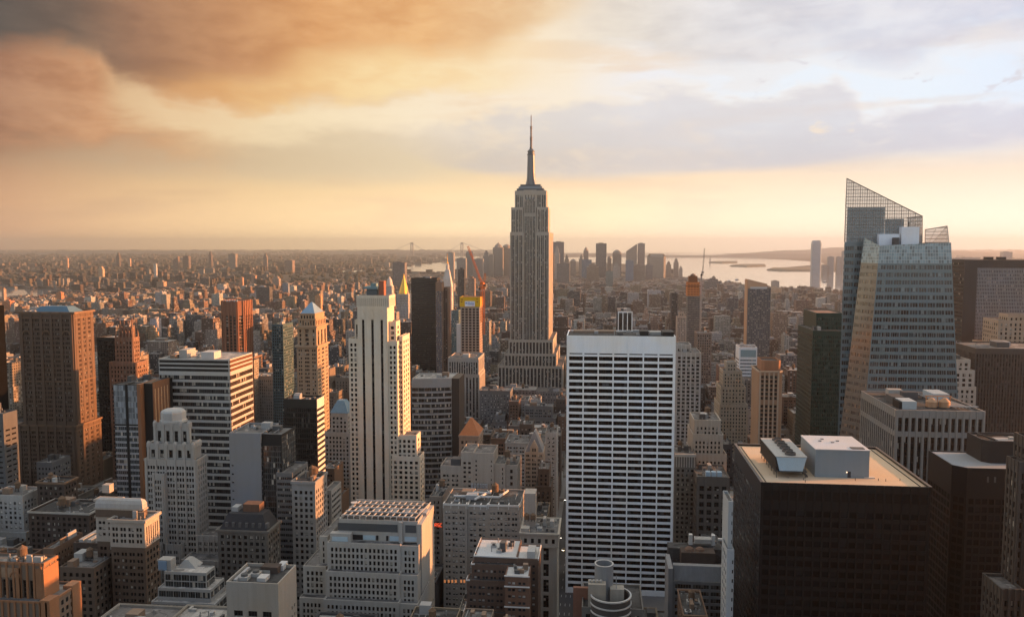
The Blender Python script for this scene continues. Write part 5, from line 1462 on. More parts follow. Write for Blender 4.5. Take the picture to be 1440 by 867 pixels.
m = MB(); m.lathe((cxx, cyy, zat(380, 2000)), [(w * .36, 0), (w * .36, 9), (w * .42, 9.3), (w * .3, 14), (w * .12, 17)], 10); b.part('lantern', m, stone('pale_marble', (.48, .42, .37), .25, .7))
m = MB(); zz = zat(371.5, 2000); m.lathe((cxx, cyy, zz), [(w * .16, 0), (w * .2, 3), (w * .06, 7), (.25, zat(357, 2000) - zz)], 8); b.part('gilded_tip', m, stone('gold_leaf', (.72, .42, .09), .12, .42, .1, .55))
for k in range(4):                                          # clock faces
    nx_, ny_ = ((0, -1), (1, 0), (0, 1), (-1, 0))[k]
    m = MB(); c0 = (cxx + nx_ * (w + .15), cyy + ny_ * (w + .15), zat(414, 2000)); t_ = (-ny_, nx_)
    m.ngon([(c0[0] + t_[0] * 4 * math.cos(a), c0[1] + t_[1] * 4 * math.cos(a), c0[2] + 4 * math.sin(a)) for a in np.linspace(0, 2 * math.pi, 20, endpoint=False)])
    b.part('clock_face', m, stone('clock_white', (.6, .58, .54), .1))
b.finish()
b, x0, x1, y0, y1, z1, wm = simple('brown_sliver_tower', 'thin brown sliver tower hiding the foot of the white campanile', 'apartment tower', 'the thin brown sliver', 622.5, 629.5, 405, 1350, pxs=633.5, col=(.16, .10, .075), sp=PUNCH(bw=2.8, fh=3.3), clut=0)
b.finish()
b, x0, x1, y0, y1, z1, wm = simple('blue_glass_sliver', 'slim blue gridded glass tower with a tan west wall beside the charcoal slab', 'apartment tower', 'the slim blue glass tower', 612.5, 621, 397.5, 1330, dep=22, col=(.24, .14, .09), sp=dict(bw=3.4, fh=3.5, w=.86, h=.7, mx=.3, top=14, glass=gl('glass_blue', (1.6, 2.4), tint=(.05, .085, .13), frame=(.13, .15, .17), blind=.25), rec=.2), clut=1)
b.finish()
b, x0, x1, y0, y1, z1, wm = simple('curved_crest_tower', 'small pale tower with a rounded crest left of the gold pyramid', 'tower', 'the round-crested pale tower', 542, 551, 402, 2300, dep=22, col=(.46, .43, .39), clut=0)
m = MB(); m.lathe(((x0 + x1) / 2, (y0 + y1) / 2, z1), [((x1 - x0) / 2, 0), ((x1 - x0) * .46, 9), ((x1 - x0) * .3, 19), (1.2, 27)], 12); b.part('rounded_crest', m, stone('pale_marble', (.48, .42, .37), .25, .7))
b.finish()
b, x0, x1, y0, y1, z1, wm = simple('turquoise_glass_block', 'turquoise glass block with white end wall left of the unfinished tower', 'apartment tower', 'the turquoise glass block', 635, 645, 437, 1200, dep=25, col=(.10, .15, .16), sp=dict(bw=3, fh=3.4, w=.8, h=.75, mx=.3, top=1, glass=gl('glass_turq', (1.5, 2.5), tint=(.06, .10, .105), frame=(.16, .2, .2), blind=.2), rec=.15), clut=2)
b.box('end_wall', xat(642, 455, 1185), xat(648, 455, 1185), 1184, 1190, 0, zat(455, 1185), stone('white_render', (.5, .46, .43), .1))
b.finish()

# hip-roofed brick tower (643-680)
D = 680.
b, x0, x1, y0, y1, z1 = bld('hip_roofed_brick_tower', 'brick tower under an orange glowing hipped tile roof', 'apartment building', 'the orange hip-roofed tower', 645.5, 673, 614, 680, pxs=679.5, lim=60)
hb = stone('grey_tan_brick', (.27, .21, .165), .15, .85, .2)
b.tier(x0, x1, y0, y1, 0, z1, PUNCH(bw=3.4, fh=5, top=2.5, rec=.5), dict(PUNCH(bw=4, fh=3.6, w=.5, h=.4)), wall=hb, cornice=(1.2, .6, hb))
b.tier(x0 - 4, x1 + 3, y0 + 5, y1 + 5, 0, zat(650, D), PUNCH(bw=3.4), PUNCH(bw=3.4), wall=hb)
m = MB(); za, zt = z1 + 1, zat(589.5, D + 7); cxx = (x0 + x1) / 2; cyy = (y0 + y1) / 2
m.loft([[(x0 - .4, y0 - .4, za), (x1 + .4, y0 - .4, za), (x1 + .4, y1 + .4, za), (x0 - .4, y1 + .4, za)], [(cxx - .8, cyy - 1.5, zt), (cxx + .8, cyy - 1.5, zt), (cxx + .8, cyy + 1.5, zt), (cxx - .8, cyy + 1.5, zt)]])
b.part('hipped_roof', m, stone('terracotta_tile', (.33, .125, .05), .2, .8))
b.finish()

# cluster of tan apartment blocks
D = 560.
b, x0, x1, y0, y1, z1 = bld('tan_apartment_block', 'tan brick apartment block with a large blank upper wall and pale window blinds', 'apartment building', 'the blank-walled tan block', 648, 694, 638, 560, dep=26)
tb = stone('tan_apartment_brick', (.335, .285, .235), .13, .85, .25)
b.tier(x0, x0 + (x1 - x0) * .38, y0, y1, 0, z1, PUNCH(bw=3.6, fh=3.3, h=.5, top=5), None, wall=tb)
b.tier(x0 + (x1 - x0) * .38, x1, y0 + .3, y1, 0, z1 - .4, PUNCH(bw=15, nb=1, fh=3.3, pat=[(.08, .08), (.95, .05)], h=.45, top=3), None, wall=tb)
b.tier(xat(619, 660, D), x0, y0 + 1, y1 - 3, 0, zat(658, D), dict(PUNCH(bw=3.6, fh=3.3, h=.5, top=4.5), pat=PAIR, bw=6), None, PUNCH(), wall=tb)
b.tier(xat(609, 690, D), xat(619, 690, D), y0 + 2, y1 - 6, 0, zat(692, D), PUNCH(bw=3.4, fh=3.3), None, PUNCH(), wall=tb)
b.tier(x1, xat(710, 655, D), y0 + 2, y1, 0, zat(654, D), dict(PUNCH(bw=8, fh=3.3, nb=1, pat=[(.85, .12)])), None, wall=tb)
b.tier(xat(710, 650, D), xat(727, 655, D), y0 + 3, y1 + 6, 0, zat(656, D), PUNCH(bw=7, nb=1, fh=4.5, pat=[(.5, .28)]), PUNCH(), wall=stone('tan_grey_brick', (.28, .24, .20), .13, .85, .25))
b.box('bulkhead', xat(634, 650, D + 4), xat(647, 650, D + 4), y0 + 4, y0 + 12, zat(658, D), zat(648, D), plain('roof_dark', (.08, .08, .08)))
for i in range(6): b.unit(xat(664 + i * 4, 680, D - 3), D - 2.5, zat(686, D - 3), 1.6, 2.0, 3, plain('roof_metal', (.3, .3, .3)))
b.clutter(xat(696, 650, D), xat(724, 650, D), y0 + 4, y1 - 2, zat(654, D), 121, 4, 1)
b.finish()

D = 470.
b, x0, x1, y0, y1, z1 = bld('white_trimmed_block', 'grey tan block with white trimmed parapets, many pale blinds and few lit windows', 'apartment building', 'the white-parapet block', 623, 731, 712, 470, dep=34)
wb_ = stone('grey_tan_block', (.32, .285, .25), .12, .85, .25)
gbl = gl('glass_blinds', (1.2, 1.95), blind=.55, bcol=(.62, .60, .57))
wt = plain('white_trim', (.58, .57, .55), .6)
q_ = PUNCH(gbl, bw=5.0, fh=3.35, pat=PAIR, h=.5, mx=.8, top=2.2, rec=.4)
xs_ = [x0, xat(657, 712, D), xat(686, 712, D), x1]
tops = [z1, z1 - .5, z1 + .3]
for i in range(3):
    b.tier(xs_[i], xs_[i + 1] - .02, y0 + (0, .9, .2)[i], y1, 0, tops[i], q_, PUNCH(gbl) if i == 2 else None, PUNCH(gbl) if i == 0 else None, wall=wb_, par=.6, roof=dark_roof)
    for k in range(4):
        xx = xs_[i] + k * (xs_[i + 1] - xs_[i] - .9) / 3
        b.box('trim', xx, xx + .45, y0 + (0, .9, .2)[i] - .25, y0 + (0, .9, .2)[i] + 4, tops[i] - 1.5, tops[i] + 1.3, wt)
    b.box('trim', xs_[i], xs_[i + 1] - .4, y0 + (0, .9, .2)[i] - .35, y0 + (0, .9, .2)[i] - .01, tops[i] + .2, tops[i] + 1.35, wt)
m = MB()
for (p, q) in (((x0 + 4, y0 + 14), (x1 - 14, y0 + 14)), ((x1 - 14, y0 + 14), (x1 - 10, y0 + 28)), ((x0 + 8, y0 + 22), (x1 - 20, y0 + 22)), ((x0 + 18, y0 + 8), (x0 + 26, y0 + 27))):
    m.bar((*p, z1 + 1.8), (*q, z1 + 1.8), .7, 1.0)
b.part('roof_duct', m, wt)
b.clutter(x0 + 2, x1 - 3, y0 + 4, y1 - 2, z1, 131, 9, 1)
lit = emit('lamp_lit_window', (1.0, .36, .12), .14)
for i, px_ in enumerate((625.5, 631, 636, 641, 648.5, 653)):
    xx, zz = at(px_, 816.5, D)
    b.box('lit_window', xx - .55, xx + .55, y0 - .06, y0 + .1, zz - .9, zz + .9, lit)
b.finish()
# neon letters on the narrow wing to its left
D = 500.
b, x0, x1, y0, y1, z1 = bld('narrow_sign_block', 'narrow dim brick block carrying small glowing red letters', 'apartment building', 'the red-lettered narrow block', 604, 622, 700, 500, dep=24, lim=60)
b.tier(x0, x1, y0, y1, 0, z1, PUNCH(bw=6, fh=3.3, pat=PAIR), None, PUNCH(), wall=stone('dim_brick', (.20, .17, .145), .15, .85, .25))
red = emit('red_neon', (1.0, .12, .04), .28)
xx, zz = at(611.5, 739.5, D)
S_ = 1.0
strokes = {'R': [((0, 0), (0, 2)), ((0, 2), (1, 2)), ((1, 2), (1, 1)), ((1, 1), (0, 1)), ((.3, 1), (1, 0))], 'S': [((1, 2), (0, 2)), ((0, 2), (0, 1)), ((0, 1), (1, 1)), ((1, 1), (1, 0)), ((1, 0), (0, 0))], 'C': [((1, 2), (0, 2)), ((0, 2), (0, 0)), ((0, 0), (1, 0))]}
for i, ch in enumerate('RSC'):
    m = MB()
    for (p, q) in strokes[ch]: m.bar((xx + i * 1.75 + p[0] * 1.15, y0 - .25, zz + p[1]), (xx + i * 1.75 + q[0] * 1.15, y0 - .25, zz + q[1]), .32)
    b.part('neon_letter', m, red)
b.clutter(x0, x1, y0, y1, z1, 141, 3, 1)
b.finish()

# dark brick block with white sills (bottom)
D = 385.
b, x0, x1, y0, y1, z1 = bld('dark_brick_block', 'dark brown brick block with white edged setbacks and pale flat roof', 'apartment building', 'the white-edged brick block', 667, 727, 783, 385, dep=24)
db2 = stone('deep_brown_brick', (.105, .068, .052), .2, .9, .2)
gdk = gl('glass_dim_blinds', (1.2, 1.8), blind=.3, bcol=(.45, .43, .40))
q2 = PUNCH(gdk, bw=4.4, fh=3.2, pat=PAIR, h=.45, mx=.8, top=1.6)
whr = stone('white_roof', (.42, .43, .43), .3, .9, 0)
def edge(xa, xb, y, z, yb_=None):
    b.box('white_edging', xa - .3, xb + .3, y - .4, y - .05, z - .35, z + .25, wt)
    if yb_: b.box('white_edging', xa - .3, xa + .05, y - .04, yb_, z - .35, z + .25, wt)
b.tier(x0, x1, y0, y1, 0, z1, q2, q2, q2, wall=db2, par=.4, roof=whr); edge(x0, x1, y0, z1 + .4, y1)
for pt, dx_, dy_ in ((794, 1.0, 2.5), (817, 3.0, 5), (862, 4.2, 7)):
    zz = zat(pt, y0 - dy_); b.tier(x0 - dx_, x1 - .5, y0 - dy_, y0 + 3, 0, zz, q2, None, q2, wall=db2, par=.3, roof=dark_roof)
    b.box('white_edging', x0 - dx_ - .3, x0 - dx_ + 1.6, y0 - dy_ - .3, y0 - dy_ - .02, zz - .2, zz + .5, wt)
    b.box('white_edging', x0 - dx_ - .3, x0 - dx_, y0 - dy_ - .01, y0, zz - .2, zz + .5, wt)
xa, xb = xat(710, 805, D - 14), xat(744, 805, D - 14)
zz = zat(809, D - 14)
b.tier(xa, xb, y0 - 14, y0 - .6, 0, zz, dict(q2, bw=4.0), q2, q2, wall=stone('red_brown_brick2', (.15, .085, .06), .2, .9, .2), par=.4, roof=whr)
edge(xa, xb, y0 - 14.2, zz + .4)
for pt in (822.5, 851): edge(xa, xb, y0 - 14.2, zat(pt, D - 14))
b.tier(x1 + .01, xat(757, 785, D), y0 - .4, y1 - 6, 0, zat(784, D), q2, q2, None, wall=db2, par=.4, roof=whr)
b.box('white_edging', xat(757, 785, D) - .2, xat(757, 785, D) + .3, y0 - .6, y1 - 6, zat(784, D), zat(784, D) + .8, wt)
b.box('bulkhead', xat(741, 790, D), xat(752, 790, D), y0 + 1, y0 + 10, zat(784, D), zat(784, D) + 3.5, stone('bulkhead_pale', (.36, .36, .35), .2))
b.clutter(x0 + 6, x1 - 3, y0 + 5, y1 - 3, z1, 151, 8, 0)
b.clutter(xa + 1, xb - 1, y0 - 13, y0 - 2, zz, 152, 4, 0)
b.finish()

# pale cornice block (730-787)
D = 440.
b, x0, x1, y0, y1, z1 = bld('corniced_stone_block', 'old stone block with square attic windows left of the white gridded slab', 'office block', 'the square-attic stone block', 732, 785, 752, 440, dep=26)
cs = stone('old_limestone', (.34, .31, .265), .14, .85, .25)
zs = zat(767, D)
b.tier(x0, x1, y0, y1, zs, z1, dict(bw=4.2, fh=5.6, nf=1, w=.42, h=.55, sill=.2, mx=.8, top=.8, glass=G_DARK, rec=.6), dict(bw=4.2, fh=5.6, nf=1, w=.42, h=.55, sill=.2, mx=.8, top=.8, glass=G_DARK, rec=.6), wall=cs, cornice=(.8, .8, cs), foot=False, roof=grey_roof)
b.tier(x0 + .6, x1 - .6, y0 + .7, y1, 0, zs, dict(bw=6.5, fh=9, w=.4, h=.8, mx=2.4, top=1.4, glass=G_DARK, rec=.7, rib=(1.1, .45, cs)), None, wall=cs, cornice=(.9, .9, cs), par=.05)
b.box('bulkhead', xat(732, 740, D), xat(744, 740, D), y0 + 1, y0 + 6, z1, zat(744, D), cs)
b.box('bulkhead', xat(737, 690, D + 12), xat(753, 690, D + 12), y0 + 12, y0 + 22, z1, zat(694, D + 12), stone('stucco', (.33, .29, .25), .1))
for k in range(2): b.tank(xat(741 + k * 9, 725, D + 10), D + 8, z1 + 5, 1.5, 2.6, 1.2)
b.clutter(x0 + 6, x1 - 2, y0 + 5, y1 - 1, z1, 161, 9, 0)
b.finish()

# gothic gabled tower (735-765)
D = 650.
b, x0, x1, y0, y1, z1 = bld('gabled_tower', 'narrow tan tower with a small gable and steep grey roof on the canyon edge', 'office building', 'the narrow gabled tower', 738, 764, 636, 650, dep=22)
gt_ = stone('gable_stone', (.34, .27, .205), .14, .85, .2)
b.tier(x0, x1, y0, y1, 0, z1, dict(PUNCH(bw=4.9, fh=3.5, top=1.0), pat=[(.24, .2), (.5, .2), (.76, .2)], nb=3, mx=.6), PUNCH(bw=4), PUNCH(bw=4), wall=gt_, par=.3)
xm = (x0 + x1) / 2; zt = zat(612, D)
m = MB(); m.loft([[(x0 + .4, y0 + .8, z1 + .3), (x1 - .4, y0 + .8, z1 + .3), (x1 - .4, y1 - 1, z1 + .3), (x0 + .4, y1 - 1, z1 + .3)], [(xm - .4, y0 + 5, zt + 2), (xm + .4, y0 + 5, zt + 2), (xm + .4, y1 - 4, zt + 2), (xm - .4, y1 - 4, zt + 2)]])
b.part('steep_roof', m, stone('slate_grey', (.17, .175, .18), .2, .6))
m = MB(); w = 3.4
m.loft([[(xm - w, y0 - .2, z1), (xm + w, y0 - .2, z1), (xm + w, y0 + 5, z1), (xm - w, y0 + 5, z1)], [(xm - w, y0 - .2, z1 + 4), (xm + w, y0 - .2, z1 + 4), (xm + w, y0 + 5, z1 + 4), (xm - w, y0 + 5, z1 + 4)], [(xm - .15, y0 - .2, z1 + 10), (xm + .15, y0 - .2, z1 + 10), (xm + .15, y0 + 5, z1 + 10), (xm - .15, y0 + 5, z1 + 10)]])
gbl_ = b.part('gable', m, gt_)
for i in (-1, 1): b.part('window', MB().box(xm + i * .9 - .6, xm + i * .9 + .6, y0 - .3, y0 - .1, z1 + 1, z1 + 3.6), plain('black_metal', (.02, .02, .02)), parent=gbl_)
b.box('party_wall', x0 + 2, x1 - 4, y1 - 3, y1 + 1, z1, zat(609, D + 20), stone('stucco_grey', (.22, .21, .20), .1))
b.finish()

# round roof plant at the bottom
D = 345.
b, x0, x1, y0, y1, z1 = bld('round_roofed_building', 'dark building carrying an open grey steel cylinder and a ringed round roof drum', 'office block', 'the open-cylinder building', 818, 905, 858, 345, dep=26, lim=40)
dg = stone('dark_grey_stone', (.12, .115, .105), .2, .85, .25)
b.tier(x0, x1, y0, y1, 0, z1, PUNCH(), PUNCH(), wall=dg, roof=dark_roof)
cxx, cyy = xat(849.5, 800, D + 6), D + 9
zt = zat(796, D + 6); r = (xat(863, 800, D + 6) - xat(836.5, 800, D + 6)) / 2
m = MB(); n = 32
outer = lambda z, r_: [(cxx + r_ * math.cos(2 * math.pi * i / n), cyy + r_ * math.sin(2 * math.pi * i / n), z) for i in range(n)]
m.loft([outer(z1, r), outer(zt, r), outer(zt, r - .35), outer(z1 + 4, r - .35)], False, True)
b.part('steel_cylinder', m, stone('blue_grey_steel', (.20, .215, .23), .10, .5, .3))
m = MB(); m.loft([outer(zt, r + .12), outer(zt + .25, r + .12), outer(zt + .25, r - .5), outer(zt, r - .5)], False, False); b.part('cylinder_rim', m, plain('pale_rim', (.40, .40, .39), .5))
cx2, cy2 = xat(859, 848, D - 3), D + 2; r2 = (xat(889, 850, D - 3) - xat(832, 850, D - 3)) / 2
out2 = lambda z, r_: [(cx2 + r_ * math.cos(2 * math.pi * i / 48), cy2 + r_ * math.sin(2 * math.pi * i / 48), z) for i in range(48)]
zd = zat(842, D - 3)
m = MB(); m.loft([out2(z1 - 8, r2), out2(zd, r2), out2(zd, r2 - .8), out2(z1 + 1.0, r2 - .8)], False, True); b.part('round_drum', m, stone('drum_dark', (.05, .05, .05), .2))
for k in range(3):
    zz = zd - k * 3.3
    m = MB(); m.loft([out2(zz - .3, r2 + .02), out2(zz - .3, r2 + .4), out2(zz + .3, r2 + .4), out2(zz + .3, r2 - .3)], False, False); b.part('drum_ring', m, plain('pale_rim', (.40, .40, .39), .5))
tan_ = stone('roof_house_tan', (.30, .27, .225), .15, .85)
b.box('stair_house', xat(827, 830, D), xat(852, 830, D), D + .5, D + 6, z1, zat(823, D), tan_)
b.box('stair_house', xat(858, 835, D), xat(878, 835, D), D + 3, D + 8, z1, zat(832, D), tan_)
b.box('roof_wall', xat(806, 830, D + 10), xat(829, 830, D + 10), D + 10, D + 12, 0, zat(828, D + 10), stone('red_brick_dim', (.17, .085, .06), .2))
m = MB().bar((xat(867, 815, D), D + 4, z1), (xat(867, 815, D), D + 4, zat(814, D)), .35); b.part('mast', m, plain('roof_pale', (.32, .315, .30)))
for i in range(4): b.part('vent_cap', MB().lathe((xat(830 + i * 5, 825, D), D + 3, zat(823, D)), [(.5, 0), (.5, .7), (.8, .9), (.3, 1.3)], 10), plain('roof_pale', (.32, .315, .30)))
b.finish()

# long-roofed grey building at 940-1030
D = 425.
b, x0, x1, y0, y1, z1 = bld('concrete_frame_building', 'dark concrete framed building with sloping metal roof screen right of the white gridded slab', 'office block', 'the concrete-framed building', 946, 1026, 818, 425, dep=36)
cf2 = stone('frame_concrete', (.145, .15, .15), .12, .8, .2)
b.tier(x0, x1, y0, y1, 0, z1, dict(bw=8.0, fh=3.7, w=.9, h=.62, sill=.15, mx=.8, top=.7, glass=gl('glass_dim', (1.5, 2.3), tint=(.02, .024, .024), blind=.3, bcol=(.12, .12, .11)), rec=.5, wname='window_band'), PUNCH(), PUNCH(), wall=cf2, par=.2, roof=dark_roof)
m = MB(); za = z1 + .2; zt = zat(795, D + 4)
m.loft([[(x0 + .5, y0 + .8, za), (x1 - .5, y0 + .8, za), (x1 - .5, y0 + 7, za), (x0 + .5, y0 + 7, za)], [(x0 + .5, y0 + 3.5, zt), (x1 - .5, y0 + 3.5, zt), (x1 - .5, y0 + 7, zt), (x0 + .5, y0 + 7, zt)]])
b.part('roof_screen', m, stone('corrugated_grey', (.16, .165, .17), .08, .6, .4))
b.box('wing_wall', xat(940, 790, D), x0, y0 - .5, y0 + 20, 0, zat(800, D), stone('grey_stucco', (.20, .20, .20), .1))
b.box('bulkhead', xat(958, 780, D + 18), xat(1006, 780, D + 18), y0 + 18, y0 + 26, z1, zat(777, D + 18), dbr)
for k in range(2): b.part('roof_dome', MB().lathe((xat(971 + k * 15, 772, D + 16), y0 + 22, zat(777, D + 18)), [(2.6, 0), (2.2, 1.1), (1.2, 1.8), (.2, 2.1)], 14), stone('rust_dome', (.14, .085, .06), .2))
fr_ = plain('white_frame', (.50, .50, .49), .5)
ye = D + 30
b.box('roof_frame', xat(968, 765, ye), xat(1003, 765, ye), ye, ye + 5, zat(766, ye) - 1, zat(766, ye), plain('roof_dark', (.08, .08, .08)))
for i in range(14): b.box('roof_slat', xat(977 + i * 1.7, 760, ye), xat(977.9 + i * 1.7, 760, ye), ye - 1, ye + 4, zat(763, ye), zat(757, ye), fr_)
for p in (969, 1001): b.box('vent_stack', xat(p, 755, ye), xat(p + 5, 755, ye), ye, ye + 2.5, zat(766, ye), zat(752, ye), fr_)
b.box('roof_duct', xat(1010, 758, ye), xat(1026, 758, ye), ye, ye + 2, zat(759, ye), zat(756.5, ye), fr_)
b.box('roof_slab', x0, x1, D + 27, D + 35.9, z1 + .25, zat(766, ye) - 1, dark_roof)
b.finish()
# ================= right side =================
# near black tower with tan roof
D = 350.
b, x0, x1, y0, y1, z1 = bld('black_flat_roofed_tower', 'black glass tower with wide tan gravel roof, rooftop plant room and fan unit', 'office tower', 'the tan-roofed black tower', 1070, 1310, 684, 350, dep=68)
bw_ = stone('black_anodised', (.009, .009, .010), .1, .45, .1)
gk = gl('glass_near_black', (3.1, 3.2), blind=.12, tint=(.006, .006, .007), frame=(.008, .008, .008), bcol=(.02, .022, .024), rough=.35, spec=.05)
sp = dict(bw=3.65, fh=4.35, w=.80, h=.60, sill=.2, mx=1.0, top=10.2, glass=gk, rec=.4, rib=(.5, .3, bw_))
sw = stone('side_concrete', (.11, .108, .105), .15, .8, .2)
b.tier(x0, x1, y0, y1, 0, z1, sp, dict(sp), dict(bw=3.8, fh=4.3, w=.66, h=.54, sill=.2, mx=1.0, top=6, glass=gl('glass_side', (3, 2.2), blind=.18, tint=(.02, .02, .02), bcol=(.25, .24, .23)), rec=.7, wname='window'), wall=bw_, par=.9, roof=stone('tan_gravel', (.50, .385, .27), .10, .95, 0, 0, .15))
tr = stone('black_window_trim', (.013, .013, .014), .1)
nb_ = round((x1 - x0 - 2) / 3.65)
for i in range(nb_):                                        # tall louvred openings of the top storey
    w_ = (x1 - x0 - 2) / nb_; xx = x0 + 1 + i * w_
    b.box('louvre', xx + .4, xx + w_ - .4, y0 - .12, y0 + .1, z1 - 6.5, z1 - 2.4, plain('louvre_black', (.006, .006, .006), .4))
mlt = 0
for xx in (x0 + 2.6, x1 - 3.4): b.box('roof_rail', xx, xx + .3, y0 + 3, y1 - 3, z1, z1 + .35, plain('dark_steel', (.05, .05, .05)))
b.box('coping', x0 - .25, x0 + .9, y0 - .2, y1 + .2, z1 + .9, z1 + 1.15, plain('coping', (.10, .09, .085)))
b.box('coping', x1 - .9, x1 + .25, y0 - .2, y1 + .2, z1 + .9, z1 + 1.15, plain('coping', (.10, .09, .085)))
b.box('coping', x0 + .9, x1 - .9, y1 - .9, y1 + .2, z1 + .9, z1 + 1.15, plain('coping', (.10, .09, .085)))
# plant room
Yp = yat(1146, 668, xat(1146, 668, 362)); Yp = 364.
xa, xb = xat(1146, 667, Yp), xat(1222, 667, Yp)
zp = zat(633, Yp)
pr_ = b.box('plant_room', xa, xb, Yp, Yp + 26, z1, zp, stone('blue_grey_panel', (.19, .235, .265), .05, .5, .10))
b.part('door', MB().box(xat(1192, 662, Yp), xat(1196.5, 662, Yp), Yp - .12, Yp + .1, z1 + .1, z1 + 2.8), plain('dark_door', (.03, .035, .045)), parent=pr_)
b.part('door_lamp', MB().box(xat(1190.2, 659, Yp), xat(1191.4, 659, Yp), Yp - .3, Yp - .05, z1 + 2.3, z1 + 2.7), emit('door_lamp', (1, .62, .35), 1.2), parent=pr_)
b.part('roof_sheet', MB().box(xa - .2, xb + .2, Yp - .2, Yp + 26.2, zp + .01, zp + .35), stone('white_membrane', (.42, .44, .47), .05, .6, 0), parent=pr_)
b.part('hatch', MB().box(xb - 7.2, xb - 1.6, Yp + 1.2, Yp + 4.6, zp + .36, zp + .6), plain('roof_dark', (.08, .08, .08)), parent=pr_)
for px_, yy in ((1, 14), (6, 12), (9, 15), (3, 18)): b.part('vent', MB().box(xa + 4 + px_, xa + 5.2 + px_, Yp + yy, Yp + yy + 1, zp + .36, zp + .9), plain('roof_metal', (.3, .3, .3)), parent=pr_)
b.box('plant_step', xb - 2, xb + 2.5, Yp - .5, Yp + 1.5, z1, z1 + .5, stone('pale_pad', (.5, .45, .4), .1))
# fan unit on legs
Yf = 361.
fa, fb = xat(1091, 665, Yf), xat(1134, 665, Yf)
zl, zt = zat(664, Yf), zat(644.5, Yf)
w_ = fb - fa
m = MB(); L_ = 34
m.loft([[(fa + 1.6, Yf, zl), (fb - 1.6, Yf, zl), (fb - 1.6, Yf + L_, zl), (fa + 1.6, Yf + L_, zl)], [(fa, Yf, zt), (fb, Yf, zt), (fb, Yf + L_, zt), (fa, Yf + L_, zt)]])
un = b.part('cooling_unit', m, plain('pale_blue_panel', (.33, .45, .53), .5))
b.part('top_deck', MB().box(fa - .2, fb + .2, Yf - .2, Yf + L_ + .2, zt + .01, zt + .3), plain('roof_pale', (.32, .315, .30)), parent=un)
for i in range(6):
    yy = Yf + 3.6 + i * 5.3
    n = 20; xc = (fa + fb) / 2 + .3; r = 2.35
    o_ = lambda z, r_: [(xc + r_ * math.cos(2 * math.pi * k / n), yy + r_ * math.sin(2 * math.pi * k / n), z) for k in range(n)]
    f_ = b.part('fan_shroud', MB().loft([o_(zt + .3, r), o_(zt + 1.3, r), o_(zt + 1.3, r - .25), o_(zt + .5, r - .25)], False, True), plain('roof_dark', (.08, .08, .08)))
    m = MB()
    for k in range(6):
        a = k * math.pi / 3; m.bar((xc, yy, zt + 1.05), (xc + math.cos(a) * (r - .3), yy + math.sin(a) * (r - .3), zt + 1.05), .45, .1)
    b.part('fan_blade', m, plain('black_metal', (.02, .02, .02)), parent=f_)
m = MB()
for i in range(7):
    for xx in (fa + .3, fb - .5): m.box(xx, xx + .25, Yf + .2 + i * 5.4, Yf + .5 + i * 5.4, z1, zt)
m.box(fa - .3, fb + .3, Yf - .3, Yf + L_ + .3, zl - .45, zl - .15)
b.part('support_frame', m, plain('dark_steel', (.05, .05, .05)))
b.box('side_louvre', fa - .1, fa + .05, Yf + .3, Yf + L_ - .3, zl, zt - .4, plain('black_metal', (.02, .02, .02)))
for i in range(7):
    rg = random.Random(i); b.part('roof_stub', MB().lathe((x0 + 6 + rg.random() * (x1 - x0 - 12), y0 + 4 + rg.random() * 8, z1), [(.15, 0), (.15, 1.1)], 6), plain('roof_dark', (.08, .08, .08)))
b.box('gangway', fb + .5, fb + 1.2, Yf + 2, Yf + 30, z1, z1 + .6, plain('dark_steel', (.05, .05, .05)))
b.finish()

# thin grey wall strip left of it
D = 352.
b, x0, x1, y0, y1, z1 = bld('narrow_pale_tower', 'narrow pale wall with one window column against the black tan-roofed tower', 'apartment building', 'the narrow pale strip', 1022.5, 1032.5, 776, 352, dep=14, lim=40)
pw = stone('pale_grey_wall', (.34, .36, .37), .08, .8, .2)
b.tier(x0, x1, y0, y1, 0, z1, dict(bw=4, nb=1, fh=4.2, pat=[(.84, .2)], h=.42, mx=.1, top=2, glass=G_DARK, rec=.3), None, PUNCH(), wall=pw)
b.tier(x0 + .8, x1 - .2, y0 + 4, y1 + 6, 0, zat(708, D + 4), dict(bw=4, nb=1, fh=4.2, pat=[(.84, .2)], h=.42, mx=.1, top=2, glass=G_DARK, rec=.3), None, None, wall=pw)
b.finish()

# black tower with dark penthouse at right
D = 400.
b, x0, x1, y0, y1, z1 = bld('black_penthouse_tower', 'near black tower with chamfered corner, grey roof and big black penthouse', 'office tower', 'the black penthouse tower', 1345, 1452, 660, 400, dep=33, lim=60)
x0b = x0
y1 = D + 33
poly = [(x0 + 5, y0), (x1, y0), (x1, y1), (x0, y1), (x0, y0 + 5)]
ksp = dict(bw=3.2, fh=4.0, w=.8, h=.7, mx=.8, top=14, glass=gk, rec=.25, zcut=zat(880, D) - 12)
b.prism(poly, 0, z1, [ksp, None, None, ksp, ksp], bw_, par=.5, roof=stone('roof_blue_grey', (.22, .235, .25), .2, .9, 0))
b.foot.append((x0b, x1, y0, y1, z1))
pa, pb = 188.5, 210.5
ya, yb_ = D + 12, D + 31
zz = zat(622, ya, 1390)
b.prism([(pa + 3, ya), (pb, ya), (pb, yb_), (pa, yb_), (pa, ya + 3)], z1, zz, None, stone('penthouse_black', (.016, .016, .017), .1, .5), par=.9, roof=dark_roof)
b.box('roof_sheet', pa + 8, pb - 1.5, ya + 3, ya + 10, zz + .01, zz + .5, stone('roof_grey_sheet', (.26, .27, .28), .2))
b.box('roof_unit', pa + 14, pa + 16, ya + 5, ya + 7, zz + .5, zz + 1.8, plain('roof_pale', (.32, .315, .30)))
